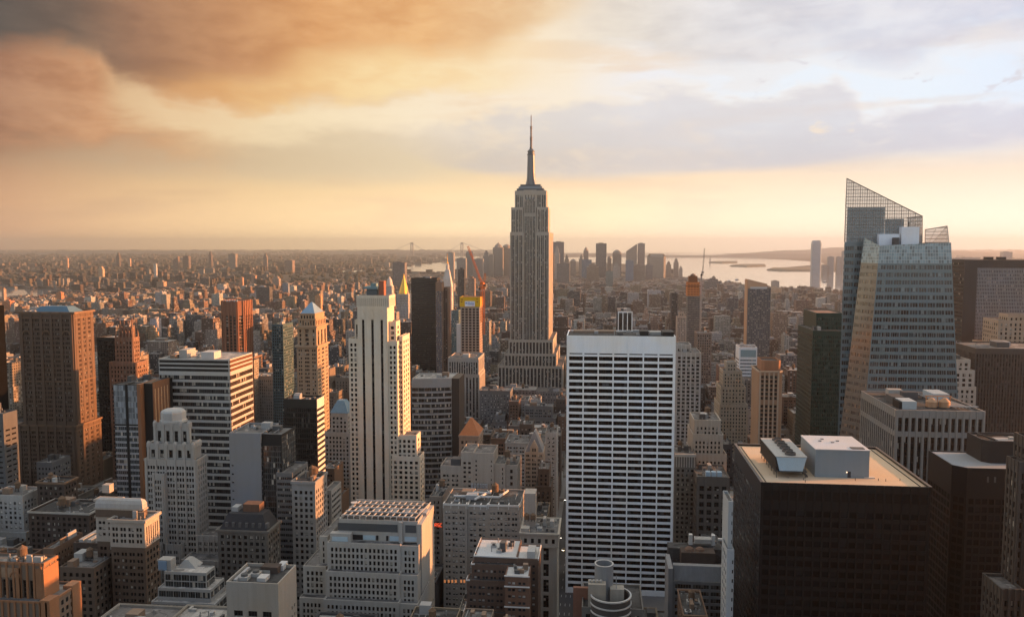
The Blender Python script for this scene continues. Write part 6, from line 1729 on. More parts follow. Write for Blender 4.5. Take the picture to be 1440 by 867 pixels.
b.part('beam_frame', MB().bar((pa + 2, ya + 12, zz + .8), (pb - 2, ya + 15, zz + .8), .7).bar((pa + 6, ya + 3, zz + .8), (pa + 4, ya + 17, zz + .8), .6), plain('black_metal', (.02, .02, .02)))
for px_ in (1388, 1398): b.box('lit_window', xat(px_, 673, D), xat(px_ + 2.6, 673, D), y0 - .06, y0 + .1, zat(678, D), zat(670, D), plain('dim_blind', (.10, .10, .095)))
b.finish()

# ribbed dark tower on the right edge
D = 320.
b, x0, x1, y0, y1, z1 = bld('dark_ribbed_edge_tower', 'dark stepped tower with close vertical piers past the black penthouse tower', 'office tower', 'the dark ribbed edge tower', 1449, 1520, 622, 320, dep=12, lim=60)
dr = stone('dark_limestone', (.060, .052, .046), .15, .85, .2)
rsp = dict(bw=2.6, fh=3.8, w=.5, h=.65, mx=.6, top=3, glass=G_DARK, rec=.5, rib=(.9, .6, dr))
b.tier(x0, x1, y0, y1, 0, z1, rsp, None, rsp, wall=dr)
b.tier(xat(1434, 660, D), x0, y0 + 1, y1 - 2, 0, zat(655, D), rsp, None, rsp, wall=dr)
b.tier(xat(1456, 600, D + 4), x1, y0 + 2, y1 - 2, z1, zat(585, D), rsp, None, rsp, wall=dr, foot=False)
b.tier(xat(1408, 830, D - 6), xat(1440, 830, D - 6), y0 - 6, y1 - 3, 0, zat(834, D - 6), rsp, None, rsp, wall=dr)
b.finish()

# white ribbed block
D = 480.
b, x0, x1, y0, y1, z1 = bld('white_ribbed_tower', 'pale ribbed stone tower with tall black window slots and rusty rooftop tanks', 'office tower', 'the pale ribbed tower', 1260, 1386, 579, 480, dep=62)
wr = stone('pale_rib_stone', (.235, .215, .195), .08, .8, .15)
zb_ = zat(609, D)
sp = dict(bw=3.65, fh=13, nf=1, w=.58, h=.93, sill=.03, mx=.7, top=1.0, bot=.3, glass=gl('glass_slot', (1.4, 3.9), blind=.05, tint=(.008, .008, .009), frame=(.014, .014, .014), rough=.15), rec=.9, rib=(.9, .35, wr), wname='window_slot')
b.tier(x0, x1, y0, y1, zb_, z1, dict(sp, top=3.4), dict(sp, top=3.4), dict(sp, top=3.4), wall=wr, par=.8, roof=dark_roof, foot=False)
b.tier(x0, x1, y0, y1, zat(700, D), zb_, sp, sp, sp, wall=wr, par=.01, roofpart=False)
b.box('wall', x0, x1, y0, y1, 0, zat(700, D) - .01, wr)
tk = stone('rust_tank', (.34, .20, .115), .15, .7)
cu = plain('pale_blue_grey', (.32, .38, .41), .5)
for k in range(2):
    ty = y0 + 13; tx = xat(1310 + k * 18.5, 565, ty)
    b.part('roof_tank', MB().lathe((tx, ty, z1 + .5), [(3.0, 0), (3.0, 3.0), (3.2, 3.1), (1.2, 5.0), (.9, 5.3)], 18), tk)
    b.part('tank_skirt', MB().lathe((tx, ty, z1), [(3.3, 0), (3.3, .5)], 18), dark_roof)
m = MB(); ty = y0 + 18
for p in (1302, 1318, 1336): m.box(xat(p, 565, ty), xat(p + 1, 565, ty), ty, ty + .5, z1, z1 + 5.6)
m.box(xat(1301, 565, ty), xat(1338, 565, ty), ty, ty + .6, z1 + 5.6, z1 + 6.1); b.part('pipe_frame', m, stone('rust_pipe', (.36, .19, .10), .1))
b.box('cooling_unit', xat(1269, 572, y0 + 6), xat(1289, 572, y0 + 6), y0 + 6, y0 + 18, z1, z1 + 4.6, cu)
b.box('cooling_unit', xat(1255, 566, y0 + 22), xat(1272, 566, y0 + 22), y0 + 22, y0 + 34, z1, z1 + 4.2, plain('roof_dark', (.08, .08, .08)))
b.box('louvre', xat(1263, 572, y0 + 8), xat(1268.5, 572, y0 + 8), y0 + 6.5, y0 + 17, z1, z1 + 4.2, plain('black_metal', (.02, .02, .02)))
b.box('cooling_unit', xat(1312, 560, y0 + 34), xat(1335, 560, y0 + 34), y0 + 34, y0 + 50, z1, z1 + 4.4, cu)
m = MB()
for i in range(5): m.bar((xat(1345 + i * 5, 565, y0 + 8), y0 + 8, z1 + 1.2), (xat(1345 + i * 5, 565, y0 + 8) - 6, y0 + 50, z1 + 1.2), .45)
m.bar((xat(1335, 568, y0 + 9), y0 + 9, z1 + 1.8), (xat(1376, 568, y0 + 9), y0 + 9, z1 + 1.8), .5)
b.part('roof_pipe', m, stl)
b.clutter(x0 + 8, x1 - 4, y0 + 34, y1 - 3, z1, 171, 8, 0)
b.finish()

# stepped pale block right of the faceted tower
D = 690.
b, x0, x1, y0, y1, z1, wm = simple('stepped_pale_block', 'small stepped pale block squeezed between the faceted glass tower and dark brown tower', 'office building', 'the small stepped pale block', 1345, 1365, 507, 690, dep=30, col=(.40, .36, .32), sp=PUNCH(bw=4.2, fh=4, w=.5, h=.6), clut=2, tiers=((4, 6, 522, -3), (4, 8, 545, -5)))
b.finish()
# dark brown ribbed slab
D = 700.
b, x0, x1, y0, y1, z1, wm = simple('dark_brown_ribbed_tower', 'massive dark brown tower of fine vertical ribs below the tan stepped roof', 'office tower', 'the fine-ribbed dark brown tower', 1372, 1500, 492, 700, dep=50, col=(.066, .058, .053), sp=dict(bw=2.3, fh=60, nf=1, w=.5, h=.985, sill=.005, mx=.5, top=2, glass=gl('glass_brown', (1.2, 3.6), blind=.15, tint=(.02, .016, .014), frame=(.03, .027, .025), span=.3, spancol=(.036, .032, .029), bcol=(.12, .10, .09)), rec=.5, wname='window_strip'), lim=70, clut=5)
b.finish()
D = 780.
b, x0, x1, y0, y1, z1, wm = simple('tan_stepped_hotel', 'tan stepped masonry building with arched top peeping over the dark brown ribbed tower', 'hotel', 'the tan stepped hotel', 1404, 1500, 452, 780, dep=30, col=(.33, .25, .185), sp=PUNCH(bw=4, fh=4, w=.4, h=.6), clut=4, tiers=((-14, 0, 444, 6), (7, 0, 487, -6)))
b.finish()
D = 860.
b, x0, x1, y0, y1, z1, wm = simple('grey_mesh_tower', 'massive dark slab tower with a finely gridded grey face at upper far side', 'office tower', 'the grey mesh slab', 1374, 1500, 378, 860, dep=60, col=(.20, .20, .205), sp=dict(bw=1.55, fh=3.6, w=.5, h=.62, mx=.3, top=1, glass=gl('glass_mesh', (1, 2), tint=(.03, .03, .032), blind=.2), rec=.3, rib=(.5, .4, stone('mesh_steel', (.24, .24, .245), .08))), lim=60, clut=0)
zt = zat(367, 860); dkb = stone('dark_brown_cladding', (.042, .039, .037), .12, .8)
b.tier(xat(1356, 367, D), x0 - .05, y0 - 1, y1, 0, zt, None, None, dict(bw=3, fh=3.8, w=.6, h=.6, glass=G_DARK, rec=.2, mx=1), wall=dkb, roof=dark_roof)
b.box('crown_band', x0 - .05, x1, y0 - 1, y1, z1 + 1.2, zt + 1.1, dkb)
for p in (1388, 1406): b.box('roof_unit', xat(p, 365, D + 10), xat(p + 9, 365, D + 10), D + 10, D + 18, zt + 1, zt + 4, dkb)
b.finish()

# dark green tower
D = 760.
b, x0, x1, y0, y1, z1 = bld('dark_green_tower', 'very dark green glass tower with raised roof block left of the faceted glass tower', 'office tower', 'the dark green tower', 1143, 1192, 466, 760, pxs=1122)
gr = plain('green_black', (.010, .036, .030), .3)
gg_ = gl('glass_green', (1.5, 3.0), blind=.14, tint=(.006, .026, .022), frame=(.010, .04, .034), bcol=(.05, .08, .07), rough=.1)
sp = dict(bw=1.6, fh=4.0, w=.9, h=.72, sill=.14, mx=.3, top=3, glass=gg_, rec=.1)
xl = xat(1122, 465, D + 30)
b.tier(x0, x1, y0, y1, 0, z1, sp, sp, dict(bw=4, fh=4.0, w=.6, h=.6, glass=gl('glass_grey_dim', (1.6, 2), tint=(.03, .032, .03), blind=.3, bcol=(.2, .19, .17)), rec=.3, mx=1, top=3), wall=gr, par=.8, roof=grey_roof)
b.tier(xat(1148, 440, D + 14), xat(1186, 440, D + 14), D + 14, y1 + 6, z1, zat(441, D + 14), sp, sp, None, wall=gr, par=.8, roof=stone('rust_roof', (.22, .12, .08), .3), foot=False)
b.clutter(x0 + 1, x0 + 10, y0 + 4, y1 - 6, z1, 181, 3, 0)
b.finish()

# brown tower with tan striped piers
D = 720.
b, x0, x1, y0, y1, z1 = bld('brown_piered_tower', 'brown tower of tan vertical piers with chamfered rust coloured penthouse', 'office tower', 'the brown piered tower', 1068, 1101, 523, 720, pxs=1058, lim=100)
bp = stone('brown_pier', (.30, .185, .115), .12, .85, .15)
sp = dict(bw=4.3, fh=3.7, w=.62, h=.74, sill=.1, mx=.8, top=2.5, glass=gl('glass_brown', (1.2, 3.6)), rec=.6, rib=(1.3, .5, stone('tan_pier', (.40, .31, .235), .1)))
ch = 3
poly = [(x0, y0), (x1 - ch, y0), (x1, y0 + ch), (x1, y1), (x0 - .5, y1), (x0 - .5, y0 + ch)]
zc = zat(563, D)
b.prism(poly, zc, z1, [sp, None, sp, None, None, None], bp, par=1, roof=dark_roof, cornice=(1.4, .8, stone('tan_pier', (.40, .31, .235), .1)))
b.prism(poly, 0, zc - .8, [sp, None, sp, None, None, None], bp, par=.8, roofpart=False)
b.foot.append((x0, x1, y0, y1, z1))
pa, pb = xat(1071, 518, D + 5), xat(1098, 518, D + 5)
b.prism([(pa, y0 + 6), (pa + 2, y0 + 4), (pb - 2, y0 + 4), (pb, y0 + 6), (pb, y1 - 6), (pb - 2, y1 - 4), (pa + 2, y1 - 4), (pa, y1 - 6)], z1, zat(509, D + 5), None, stone('rust_block', (.28, .145, .085), .12), par=1.6, roof=dark_roof)
b.finish()

simples = [
 ('white_spandrel_block', 'small white block with pale teal glass and banded front', 'office block', 'the small white teal block', 1040, 1065, 489, 1080, 1034.5, None, (.62, .62, .62), dict(bw=30, nb=1, fh=4.4, w=.93, h=.5, mx=.5, top=14, glass=gl('glass_pale', (2, 2.2), tint=(.13, .17, .19), frame=(.3, .32, .33), blind=.2), rec=.3, wname='window_band'), 3, 0, ()),
 ('stepped_tan_building', 'tan masonry building stepping up to a small square top', 'office building', 'the tan stepped building', 1017, 1044, 523, 850, None, 26, (.36, .295, .225), PUNCH(bw=3.1, fh=3.7, w=.42, h=.55), 3, 1, ((-5, -8, 510, 5), (3, 5, 545, -4), (5, 8, 570, -7))),
 ('light_ribbed_block', 'short light tan block with tight vertical piers in front of the tan stepped building', 'office building', 'the short tan piered block', 976, 1014, 592, 640, None, 30, (.41, .36, .30), dict(bw=3.1, fh=3.6, w=.45, h=.6, glass=G_STD, rec=.5, mx=1.5, top=4, rib=(.9, .4, stone('light_rib', (.43, .38, .32), .1))), 6, 1, ((2, 3, 612, -3), (3, 8, 640, -5))),
 ('tall_grid_building', 'tall grey tan building with white window frames behind the white gridded slab', 'apartment building', 'the tall grey grid building', 951, 986, 497, 800, None, 40, (.36, .325, .29), dict(bw=4.6, fh=3.7, w=.6, h=.6, glass=G_STD, rec=.5, mx=.8, top=2.5, rib=(.8, .5, stone('grid_white', (.44, .41, .38), .1))), 4, 0, ((0, -14, 486, 8),)),
 ('tan_spire_building', 'narrow tan building with rounded top right of the distant dark tower', 'apartment tower', 'the narrow round-topped tan tower', 952, 965, 446, 1450, None, 20, (.36, .30, .25), PUNCH(bw=3.0, fh=3.4), 0, 0, ((-3, -3, 440, 3),)),
 ('smoked_glass_tower', 'distant dark grey slab with a pale strip left of the orange netted tower', 'apartment tower', 'the distant dark slab', 944.5, 953, 413, 1720, None, 22, (.075, .07, .068), dict(bw=3, fh=3.4, w=.6, h=.6, glass=G_DARK, rec=.2, mx=.5), 1, 0, ()),
 ('brick_hall_building', 'squat brown building with pale roof edge right of the tall grey grid building', 'office building', 'the squat brown building', 980, 1001, 469, 1180, None, 30, (.20, .15, .12), PUNCH(bw=3.4), 4, 1, ()),
 ('ornate_dark_block', 'dark ornate block with three skylights glowing pale blue on its roof', 'office block', 'the blue-skylit block', 980, 1026, 672, 600, None, 34, (.13, .115, .10), dict(bw=6, fh=6, w=.6, h=.6, glass=G_DARK, rec=.6, mx=1, top=5, rib=(1, .5, stone('ornate_rib', (.15, .13, .115), .2))), 4, 0, ()),
 ('arcaded_block', 'low block crowned by a pale arcade of window slots beside the white gridded slab', 'office block', 'the low arcaded block', 949, 979, 640, 620, None, 26, (.15, .14, .125), PUNCH(bw=3.2, top=10), 4, 2, ()),
]
for (nm, lb, ct, rf, pl, pr, pt, D, pxs, dep, col, sp, cl, tk_, trs) in simples:
    b, x0, x1, y0, y1, z1, wm = simple(nm, lb, ct, rf, pl, pr, pt, D, pxs, dep, col, sp, None, 60, None, cl, tk_, .12, trs)
    if nm == 'white_spandrel_block':
        b.box('blue_panel', x0 + 1.5, x1 - 1.5, y0 - .2, y0 + .2, z1 - 12, z1 - 2.5, plain('teal_glazing', (.20, .28, .30), .25))
    if nm == 'arcaded_block':
        for i in range(8): b.box('arcade_pier', x0 + 1 + i * (x1 - x0 - 2.6) / 7, x0 + 1.6 + i * (x1 - x0 - 2.6) / 7, y0 - .6, y0 - .01, z1 - 9, z1 - 1, plain('pale_arcade', (.42, .40, .37), .7))
        b.box('arcade_lintel', x0, x1, y0 - .8, y0 - .01, z1 - .99, z1 + 1.1, plain('pale_arcade', (.42, .40, .37), .7))
    if nm == 'ornate_dark_block':
        for i in range(3): b.box('skylight', xat(993 + i * 8, 668, D), xat(999.5 + i * 8, 668, D), y0 + 1, y0 + 5, z1 + .2, zat(664, D), plain('skylight_glass', (.40, .52, .62), .25))
    b.finish()
# slanted-top tower
b, x0, x1, y0, y1, z1, wm = simple('slant_roofed_tower', 'dark gridded apartment tower with a sloping tan brick crown', 'apartment tower', 'the sloping-crowned tower', 1052, 1084, 405, 1500, None, 30, (.105, .108, .112), dict(bw=3.1, fh=3.3, w=.72, h=.58, glass=gl('glass_mid', (1.5, 1.9), blind=.35, tint=(.03, .032, .036), frame=(.15, .15, .15)), rec=.3, mx=.5, top=2), clut=0, lim=40)
m = MB(); za = z1 - .5; w = x1 - x0
tp = stone('tan_crown', (.42, .27, .17), .12)
m.loft([[(x0, y0 - .1, za), (x1 - w * .16, y0 - .1, za), (x1 - w * .16, y1, za), (x0, y1, za)], [(x0, y0 - .1, zat(392.5, 1500)), (x1 - w * .16, y0 - .1, zat(399, 1500)), (x1 - w * .16, y1, zat(399, 1500)), (x0, y1, zat(392.5, 1500))]])
b.part('sloping_crown', m, tp)
b.box('crown_band', x0 + w * .1, x1 - w * .16, y0 - .5, y0 - .11, zat(406, 1500), zat(403, 1500), plain('roof_white', (.42, .42, .415)))
b.box('side_wall', x0 - .8, x0 - .01, y0 + 2, y1, 0, zat(394, 1500), tp)
b.finish()
# striped box above the white slab
b, x0, x1, y0, y1, z1, wm = simple('white_striped_box', 'dark box building with four bright white vertical stripes above the white gridded slab', 'office building', 'the white-striped dark box', 869, 889.5, 439, 1180, 856, None, (.045, .045, .046), dict(bw=8, fh=60, nf=1, w=.85, h=.97, mx=.6, top=2, glass=G_BLACK, rec=.3, wname='window_strip'), clut=2)
for i in range(4):
    xx = x0 + i * (x1 - x0 - 1.3) / 3
    b.box('white_stripe', xx, xx + 1.3, y0 - .9, y0 - .01, 0, z1 + 1, plain('bright_stripe', (.72, .72, .7), .5))
b.box('white_stripe', x0 - .2, x1 + .2, y0 - .95, y0 - .91, z1 - .5, z1 + 1.3, plain('bright_stripe', (.72, .72, .7), .5))
b.finish()
# tower with orange netting and hoist crane
D = 1560.
b, x0, x1, y0, y1, z1, wm = simple('netted_tower', 'slim unfinished tower whose top floors are wrapped in orange netting', 'tower', 'the orange-netted tower', 966.5, 984.5, 416, 1560, None, 24, (.20, .185, .17), dict(bw=40, nb=1, fh=3.5, w=.94, h=.55, mx=.4, top=1, glass=gl('glass_dim2', (3, 2), tint=(.05, .048, .045), blind=.3, bcol=(.2, .18, .15)), rec=.6, wname='window_band'), clut=0, lim=40)
net = stone('orange_net', (.48, .17, .05), .35, .8, .3)
b.tier(x0 - .3, x1 - 1.5, y0 - .3, y1 - 2, z1, zat(397.5, D), dict(bw=5, fh=4.5, w=.7, h=.35, mx=.5, top=1, glass=stone('net_gap', (.14, .05, .02), .2), rec=1.0), dict(bw=5, fh=4.5, w=.7, h=.35, mx=.5, top=1, glass=stone('net_gap', (.14, .05, .02), .2), rec=1.0), wall=net, foot=False)
b.tier(x0 + 3, x1 - 5, y0 + 2, y1 - 6, zat(397.5, D), zat(389, D), None, None, wall=stone('rust_dark', (.16, .06, .02)), foot=False)
b.box('platform', x0 - 3, x1 + .5, y0 - 2, y0 + 12, zat(402.5, D), zat(401.5, D), stone('rust_dark', (.16, .06, .02)))
b.part('rounded_top', MB().lathe(((x0 + x1) / 2 - 1, y0 + 8, zat(389, D)), [(5.5, 0), (5, 3), (2.5, 5.2), (.4, 6)], 12), stone('dome_brown', (.13, .085, .06), .2))
b.box('hoist_mast', x1 + 1, x1 + 4, y0 + 4, y0 + 7, 0, zat(386, D), plain('hoist_grey', (.34, .33, .31), .6))
b.finish()
xq = xat(988, 390, D + 4)
crane('slender pale crane with an upright jib on the orange netted tower', 'crane', (xq, D + 4, zat(386, D + 4) - 2), 6.5, (xat(991, 349, D + 4), D + 6, zat(349, D + 4)), (xat(986.5, 384, D + 4), D + 4, zat(385, D + 4)), plain('crane_pale', (.22, .21, .20), .5), 2.0)
# ------------------------------------------------------------------ facade material for the wider city
def city_material(name, far=False):
    m, gg, b, _ = new_mat(name)
    geo = gg.new('ShaderNodeNewGeometry')
    P = geo.outputs['Position']; N = geo.outputs['True Normal']
    px, py, pz = gg.xyz(P); nx, ny, nz = gg.xyz(N)
    ca = gg.new('ShaderNodeAttribute'); ca.attribute_name = 'wallcol'
    pa = gg.new('ShaderNodeAttribute'); pa.attribute_name = 'params'
    sp, fr_, rnd = gg.xyz(pa.outputs['Vector'])
    fl = gg.lin(rnd, 0, 1, 3.1, 3.9)
    isx = gg.gt(gg.m('ABSOLUTE', nx), .6)
    u = gg.add(gg.add(gg.mul(isx, py), gg.mul(gg.sub(1.0, isx), px)), gg.mul(rnd, 37.0))
    us, vs = gg.div(u, sp), gg.div(pz, fl)
    fu, fv = gg.m('FRACT', us), gg.m('FRACT', vs)
    inu = gg.lt(gg.m('ABSOLUTE', gg.sub(fu, .5)), gg.mul(fr_, .5))
    inv = gg.lt(gg.m('ABSOLUTE', gg.sub(fv, .52)), .27)
    w = gg.white(gg.vec(gg.m('FLOOR', us), gg.m('FLOOR', vs), gg.add(gg.mul(rnd, 91.0), gg.mul(isx, 7.0))))
    r2, r3, r4 = gg.xyz(w[1])
    win = gg.mul(inu, inv)
    dark = gg.mix(r3, (.012, .013, .014), (.05, .05, .05))
    pane = gg.mix(gg.lt(w[0], .22), dark, (.32, .30, .27))
    big = gg.noise(P, .03, 4.0, .6)
    k = gg.lin(gg.add(gg.noise(P, .35, 4.0, .65), gg.mul(big, .6)), .4, 1.1, .70, 1.25)
    wall = gg.mix(1.0, ca.outputs['Color'], gg.vec(k, k, k), 'MULTIPLY')
    face = gg.mix(win, wall, pane)
    rr = gg.ramp(gg.m('FRACT', gg.mul(rnd, 13.7)), [(0, (.045, .045, .045)), (.35, (.10, .095, .09)), (.6, (.19, .18, .165)), (.85, (.30, .29, .27)), (1, (.42, .42, .41))])
    rk = gg.lin(gg.noise(P, .16, 5.0, .7), .3, .7, .55, 1.35)
    rk = gg.mul(rk, .72)
    roof = gg.mix(1.0, rr, gg.vec(rk, rk, rk), 'MULTIPLY')
    top = gg.gt(nz, .5)
    gg.put(b.inputs['Base Color'], gg.mix(top, face, roof))
    gg.put(b.inputs['Roughness'], gg.m('SUBTRACT', .9, gg.mul(gg.mul(win, gg.sub(1.0, top)), .72)))
    b.inputs['Specular IOR Level'].default_value = .35
    return m
CITY = city_material('city_facade')

class Mass:
    """boxes with per-face wall colour and window parameters"""
    def __init__(s): s.mb = MB(); s.c = []; s.p = []
    def note(s, col, par):
        n = sum(len(q) for q in s.mb.q) - len(s.c)
        s.c += [(*col, 1)] * n; s.p += [(*par, 1)] * n
    def box(s, x0, x1, y0, y1, z0, z1, col, par):
        s.mb.box(x0, x1, y0, y1, z0, z1); s.note(col, par)
    def build(s, name, parent=None, org=None, mat=None):
        return s.mb.build(name, mat or CITY, parent, org=org, extra={'wallcol': s.c, 'params': s.p})
PAL = [((.165, .128, .098), 'tan brick'), ((.125, .078, .058), 'red brick'), ((.085, .064, .052), 'dark brown'), ((.235, .215, .185), 'pale stone'), ((.135, .132, .13), 'grey'), ((.33, .32, .30), 'whitish'), ((.06, .06, .064), 'charcoal'), ((.20, .158, .11), 'buff'), ((.15, .095, .066), 'rust')]

# ------------------------------------------------------------------ lots on the street grid
rg = random.Random(21)
def interp(pts, x):
    for (a, va), (b_, vb) in zip(pts[:-1], pts[1:]):
        if x <= b_: return va + (vb - va) * max(0, (x - a)) / (b_ - a)
    return pts[-1][1]
LIM_A = [(0, 690), (60, 690), (130, 700), (140, 790), (320, 800), (420, 770), (430, 815), (600, 815), (605, 800), (660, 830), (790, 845), (800, 990), (945, 990), (950, 760), (1030, 760), (1036, 990), (1440, 990)]
LIM_B = [(0, 600), (130, 600), (140, 600), (230, 590), (235, 640), (390, 620), (400, 640), (462, 640), (464, 640), (490, 640), (494, 900), (598, 900), (602, 640), (690, 600), (790, 596), (796, 900), (948, 900), (952, 645), (1050, 610), (1060, 620), (1120, 610), (1122, 990), (1440, 990)]
LIM_C = [(0, 500), (60, 500), (130, 482), (165, 500), (230, 482), (300, 485), (310, 500), (380, 490), (416, 520), (480, 505), (500, 520), (570, 505), (640, 540), (700, 545), (790, 548), (800, 476), (940, 476), (950, 520), (990, 500), (1040, 510), (1120, 490), (1185, 520), (1345, 520), (1440, 540)]
LIM_D = [(0, 440), (60, 450), (140, 446), (300, 430), (400, 436), (500, 436), (570, 440), (700, 452), (780, 440), (900, 440), (960, 430), (1050, 432), (1190, 432), (1440, 440)]
LIM_E = [(0, 424), (80, 420), (300, 398), (500, 396), (640, 398), (780, 396), (960, 398), (1190, 404), (1440, 404)]
feet = [f for h in HEROES for f in h.foot]
feet_a = np.array([(f[0], f[1], f[2], f[3]) for f in feet])
def clear(x0, x1, y0, y1, m=1.5):
    return not np.any((feet_a[:, 0] - m < x1) & (feet_a[:, 1] + m > x0) & (feet_a[:, 2] - m < y1) & (feet_a[:, 3] + m > y0))
def inriver(x, y):
    # east river runs along the left; the Hudson on the right; Manhattan narrows to the south
    east = -2350 - .16 * y if y < 3200 else (-2862 + .42 * (y - 3200))
    east = min(east, -420)
    west = 1500 if y < 3000 else 1500 - .26 * (y - 3000)
    return x < east or x > west
lots = []
AVE = [-2900, -2660, -2420, -2190, -1960, -1730, -1500, -1275, -1050, -850, -655, -470, -285, -20, 285, 560, 840, 1120, 1400, 1650]
y = 300.0
row = 0
while y < 6400:
    dyb = 62.0 if y < 3600 else 66
    street = 18
    jog = 0 if y < 1500 else 70 * math.sin(y * .0045) + rg.uniform(-35, 35)
    for a0, a1 in zip(AVE[:-1], AVE[1:]):
        a0, a1 = a0 + jog, a1 + jog
        bx0, bx1 = a0 + 14, a1 - 14
        pl, pr = 720 + 1143 * math.tan(math.atan2(bx0, y) + YAW), 720 + 1143 * math.tan(math.atan2(bx1, y) + YAW)
        if pr < -120 or pl > 1560: continue
        for half in (0, 1):
            x = bx0
            while x < bx1 - 6:
                big = rg.random() < .16
                w = rg.uniform(26, 44) if big else rg.uniform(11, 25)
                if y > 2600: w *= 1.25
                w = min(w, bx1 - x)
                d = dyb / 2 - rg.uniform(0, 4)
                if w > 6:
                    yy = y + (0 if half == 0 else dyb / 2) + .3
                    lots.append((x, x + w - .15, yy, yy + d, big, (a0, a1)))
                x += w
    y += dyb + street
    row += 1
def tall_dist(x, y):
    r = rg.random()
    if y < 700: return rg.uniform(34, 80)
    if y < 1300: return rg.uniform(26, 62) if r < .7 else rg.uniform(60, 105)
    if y < 2600:
        if x < -200: return rg.uniform(20, 52) if r < .72 else rg.uniform(52, 105)
        if x > 500: return rg.uniform(16, 42) if r < .85 else rg.uniform(45, 85)
        return rg.uniform(18, 48) if r < .88 else rg.uniform(48, 90)
    if y < 4600: return rg.uniform(13, 30) if r < .86 else rg.uniform(32, 74)
    return rg.uniform(18, 46) if r < .75 else rg.uniform(46, 95)
recs = []
for (x0, x1, y0, y1, big, av) in lots:
    xc, yc = (x0 + x1) / 2, (y0 + y1) / 2
    if inriver(xc, yc) or not clear(x0, x1, y0, y1): continue
    if xc * xc + yc * yc < 200 ** 2: continue
    h = tall_dist(xc, yc) * (1.15 if big else 1)
    p = proj([(x0, y0, h), (x1, y0, h), (x1, y1, h), (x0, y1, h)])
    if p[:, 0].max() < -100 or p[:, 0].min() > 1540: continue
    lim = LIM_A if y0 < 560 else LIM_B if y0 < 900 else LIM_C if y0 < 1500 else LIM_D if y0 < 2600 else LIM_E
    ly = max(interp(lim, min(max(v, 0), 1440)) for v in np.linspace(p[:, 0].min(), p[:, 0].max(), 4))
    hz = zat(ly + rg.uniform(0, 18), y0, xc and float(np.clip(p[:, 0].mean(), 0, 1440)))
    h = min(h, hz)
    if h < 9: h = rg.uniform(7, 11)
    recs.append([x0, x1, y0, y1, h, big])
# choose the ones that show largest: coarse painter's pass from near to far
mask = np.zeros((217, 360), bool)
def cover(b3, test):
    p = proj(b3)
    if p[:, 2].min() < 20: return 0
    x0, x1 = int(max(0, p[:, 0].min() / 4)), int(min(360, p[:, 0].max() / 4 + 1)); y0, y1 = int(max(0, p[:, 1].min() / 4)), int(min(217, p[:, 1].max() / 4 + 1))
    if x1 <= x0 or y1 <= y0: return 0
    s = mask[y0:y1, x0:x1]
    n = int((~s).sum()); s[:] = True
    return n
def corners(x0, x1, y0, y1, h): return [(x, yy, z) for x in (x0, x1) for yy in (y0, y1) for z in (0, h)]
items = [(f[2], None, corners(*f)) for f in feet] + [(r[2], i, corners(*r[:5])) for i, r in enumerate(recs)]
items.sort(key=lambda t: t[0])
vis = {}
for yv, i, c3 in items:
    n = cover(c3, i is not None)
    if i is not None: vis[i] = n
order = sorted(vis, key=lambda i: -vis[i])
NIND = 210
chosen = [i for i in order[:NIND] if vis[i] > 2]
chosen_set = set(chosen)

def roof_kit(ms, x0, x1, y0, y1, z, col, par, rg, n):
    W_, D_ = x1 - x0, y1 - y0
    for k in range(n):
        w, d = rg.uniform(.12, .35) * W_, rg.uniform(.12, .35) * D_
        a, b_ = rg.uniform(x0 + .5, x1 - w - .5), rg.uniform(y0 + .5, y1 - d - .5)
        ms.box(a, a + w, b_, b_ + d, z, z + (rg.uniform(2.5, 5) if k == 0 else rg.uniform(.8, 2)), col if k == 0 else (.3, .3, .3), (3, 0.0, par[2]))
def shell(ms, x0, x1, y0, y1, h, col, par, rg, step):
    """walls with parapet rim"""
    if step and h > 28:
        hs = h * rg.uniform(.6, .8); i = min(x1 - x0, y1 - y0) * rg.uniform(.12, .2)
        ms.box(x0, x1, y0, y1, 0, hs, col, par); ms.box(x0 + i, x1 - i, y0 + i, y1 - i, hs - .02, h, col, par)
        return x0 + i, x1 - i, y0 + i, y1 - i
    t = .4; ph = rg.uniform(.6, 1.3)
    ms.box(x0, x1, y0, y1, 0, h, col, par)
    for a in ((x0, x1, y0, y0 + t), (x0, x1, y1 - t, y1), (x0, x0 + t, y0 + t, y1 - t), (x1 - t, x1, y0 + t, y1 - t)):
        ms.box(*a, h + .003, h + ph, tuple(min(.6, c * 1.15) for c in col), (3, 0.0, par[2]))
    return x0, x1, y0, y1
info = []
rest = Mass()
tankm = stone('tank_wood', (.13, .085, .055), .3, .9, .4)
CLG = [gl('glass_sash', (1.25, 1.95)), gl('glass_blinds', (1.2, 1.95)), gl('glass_dark', (1.4, 2.0))]
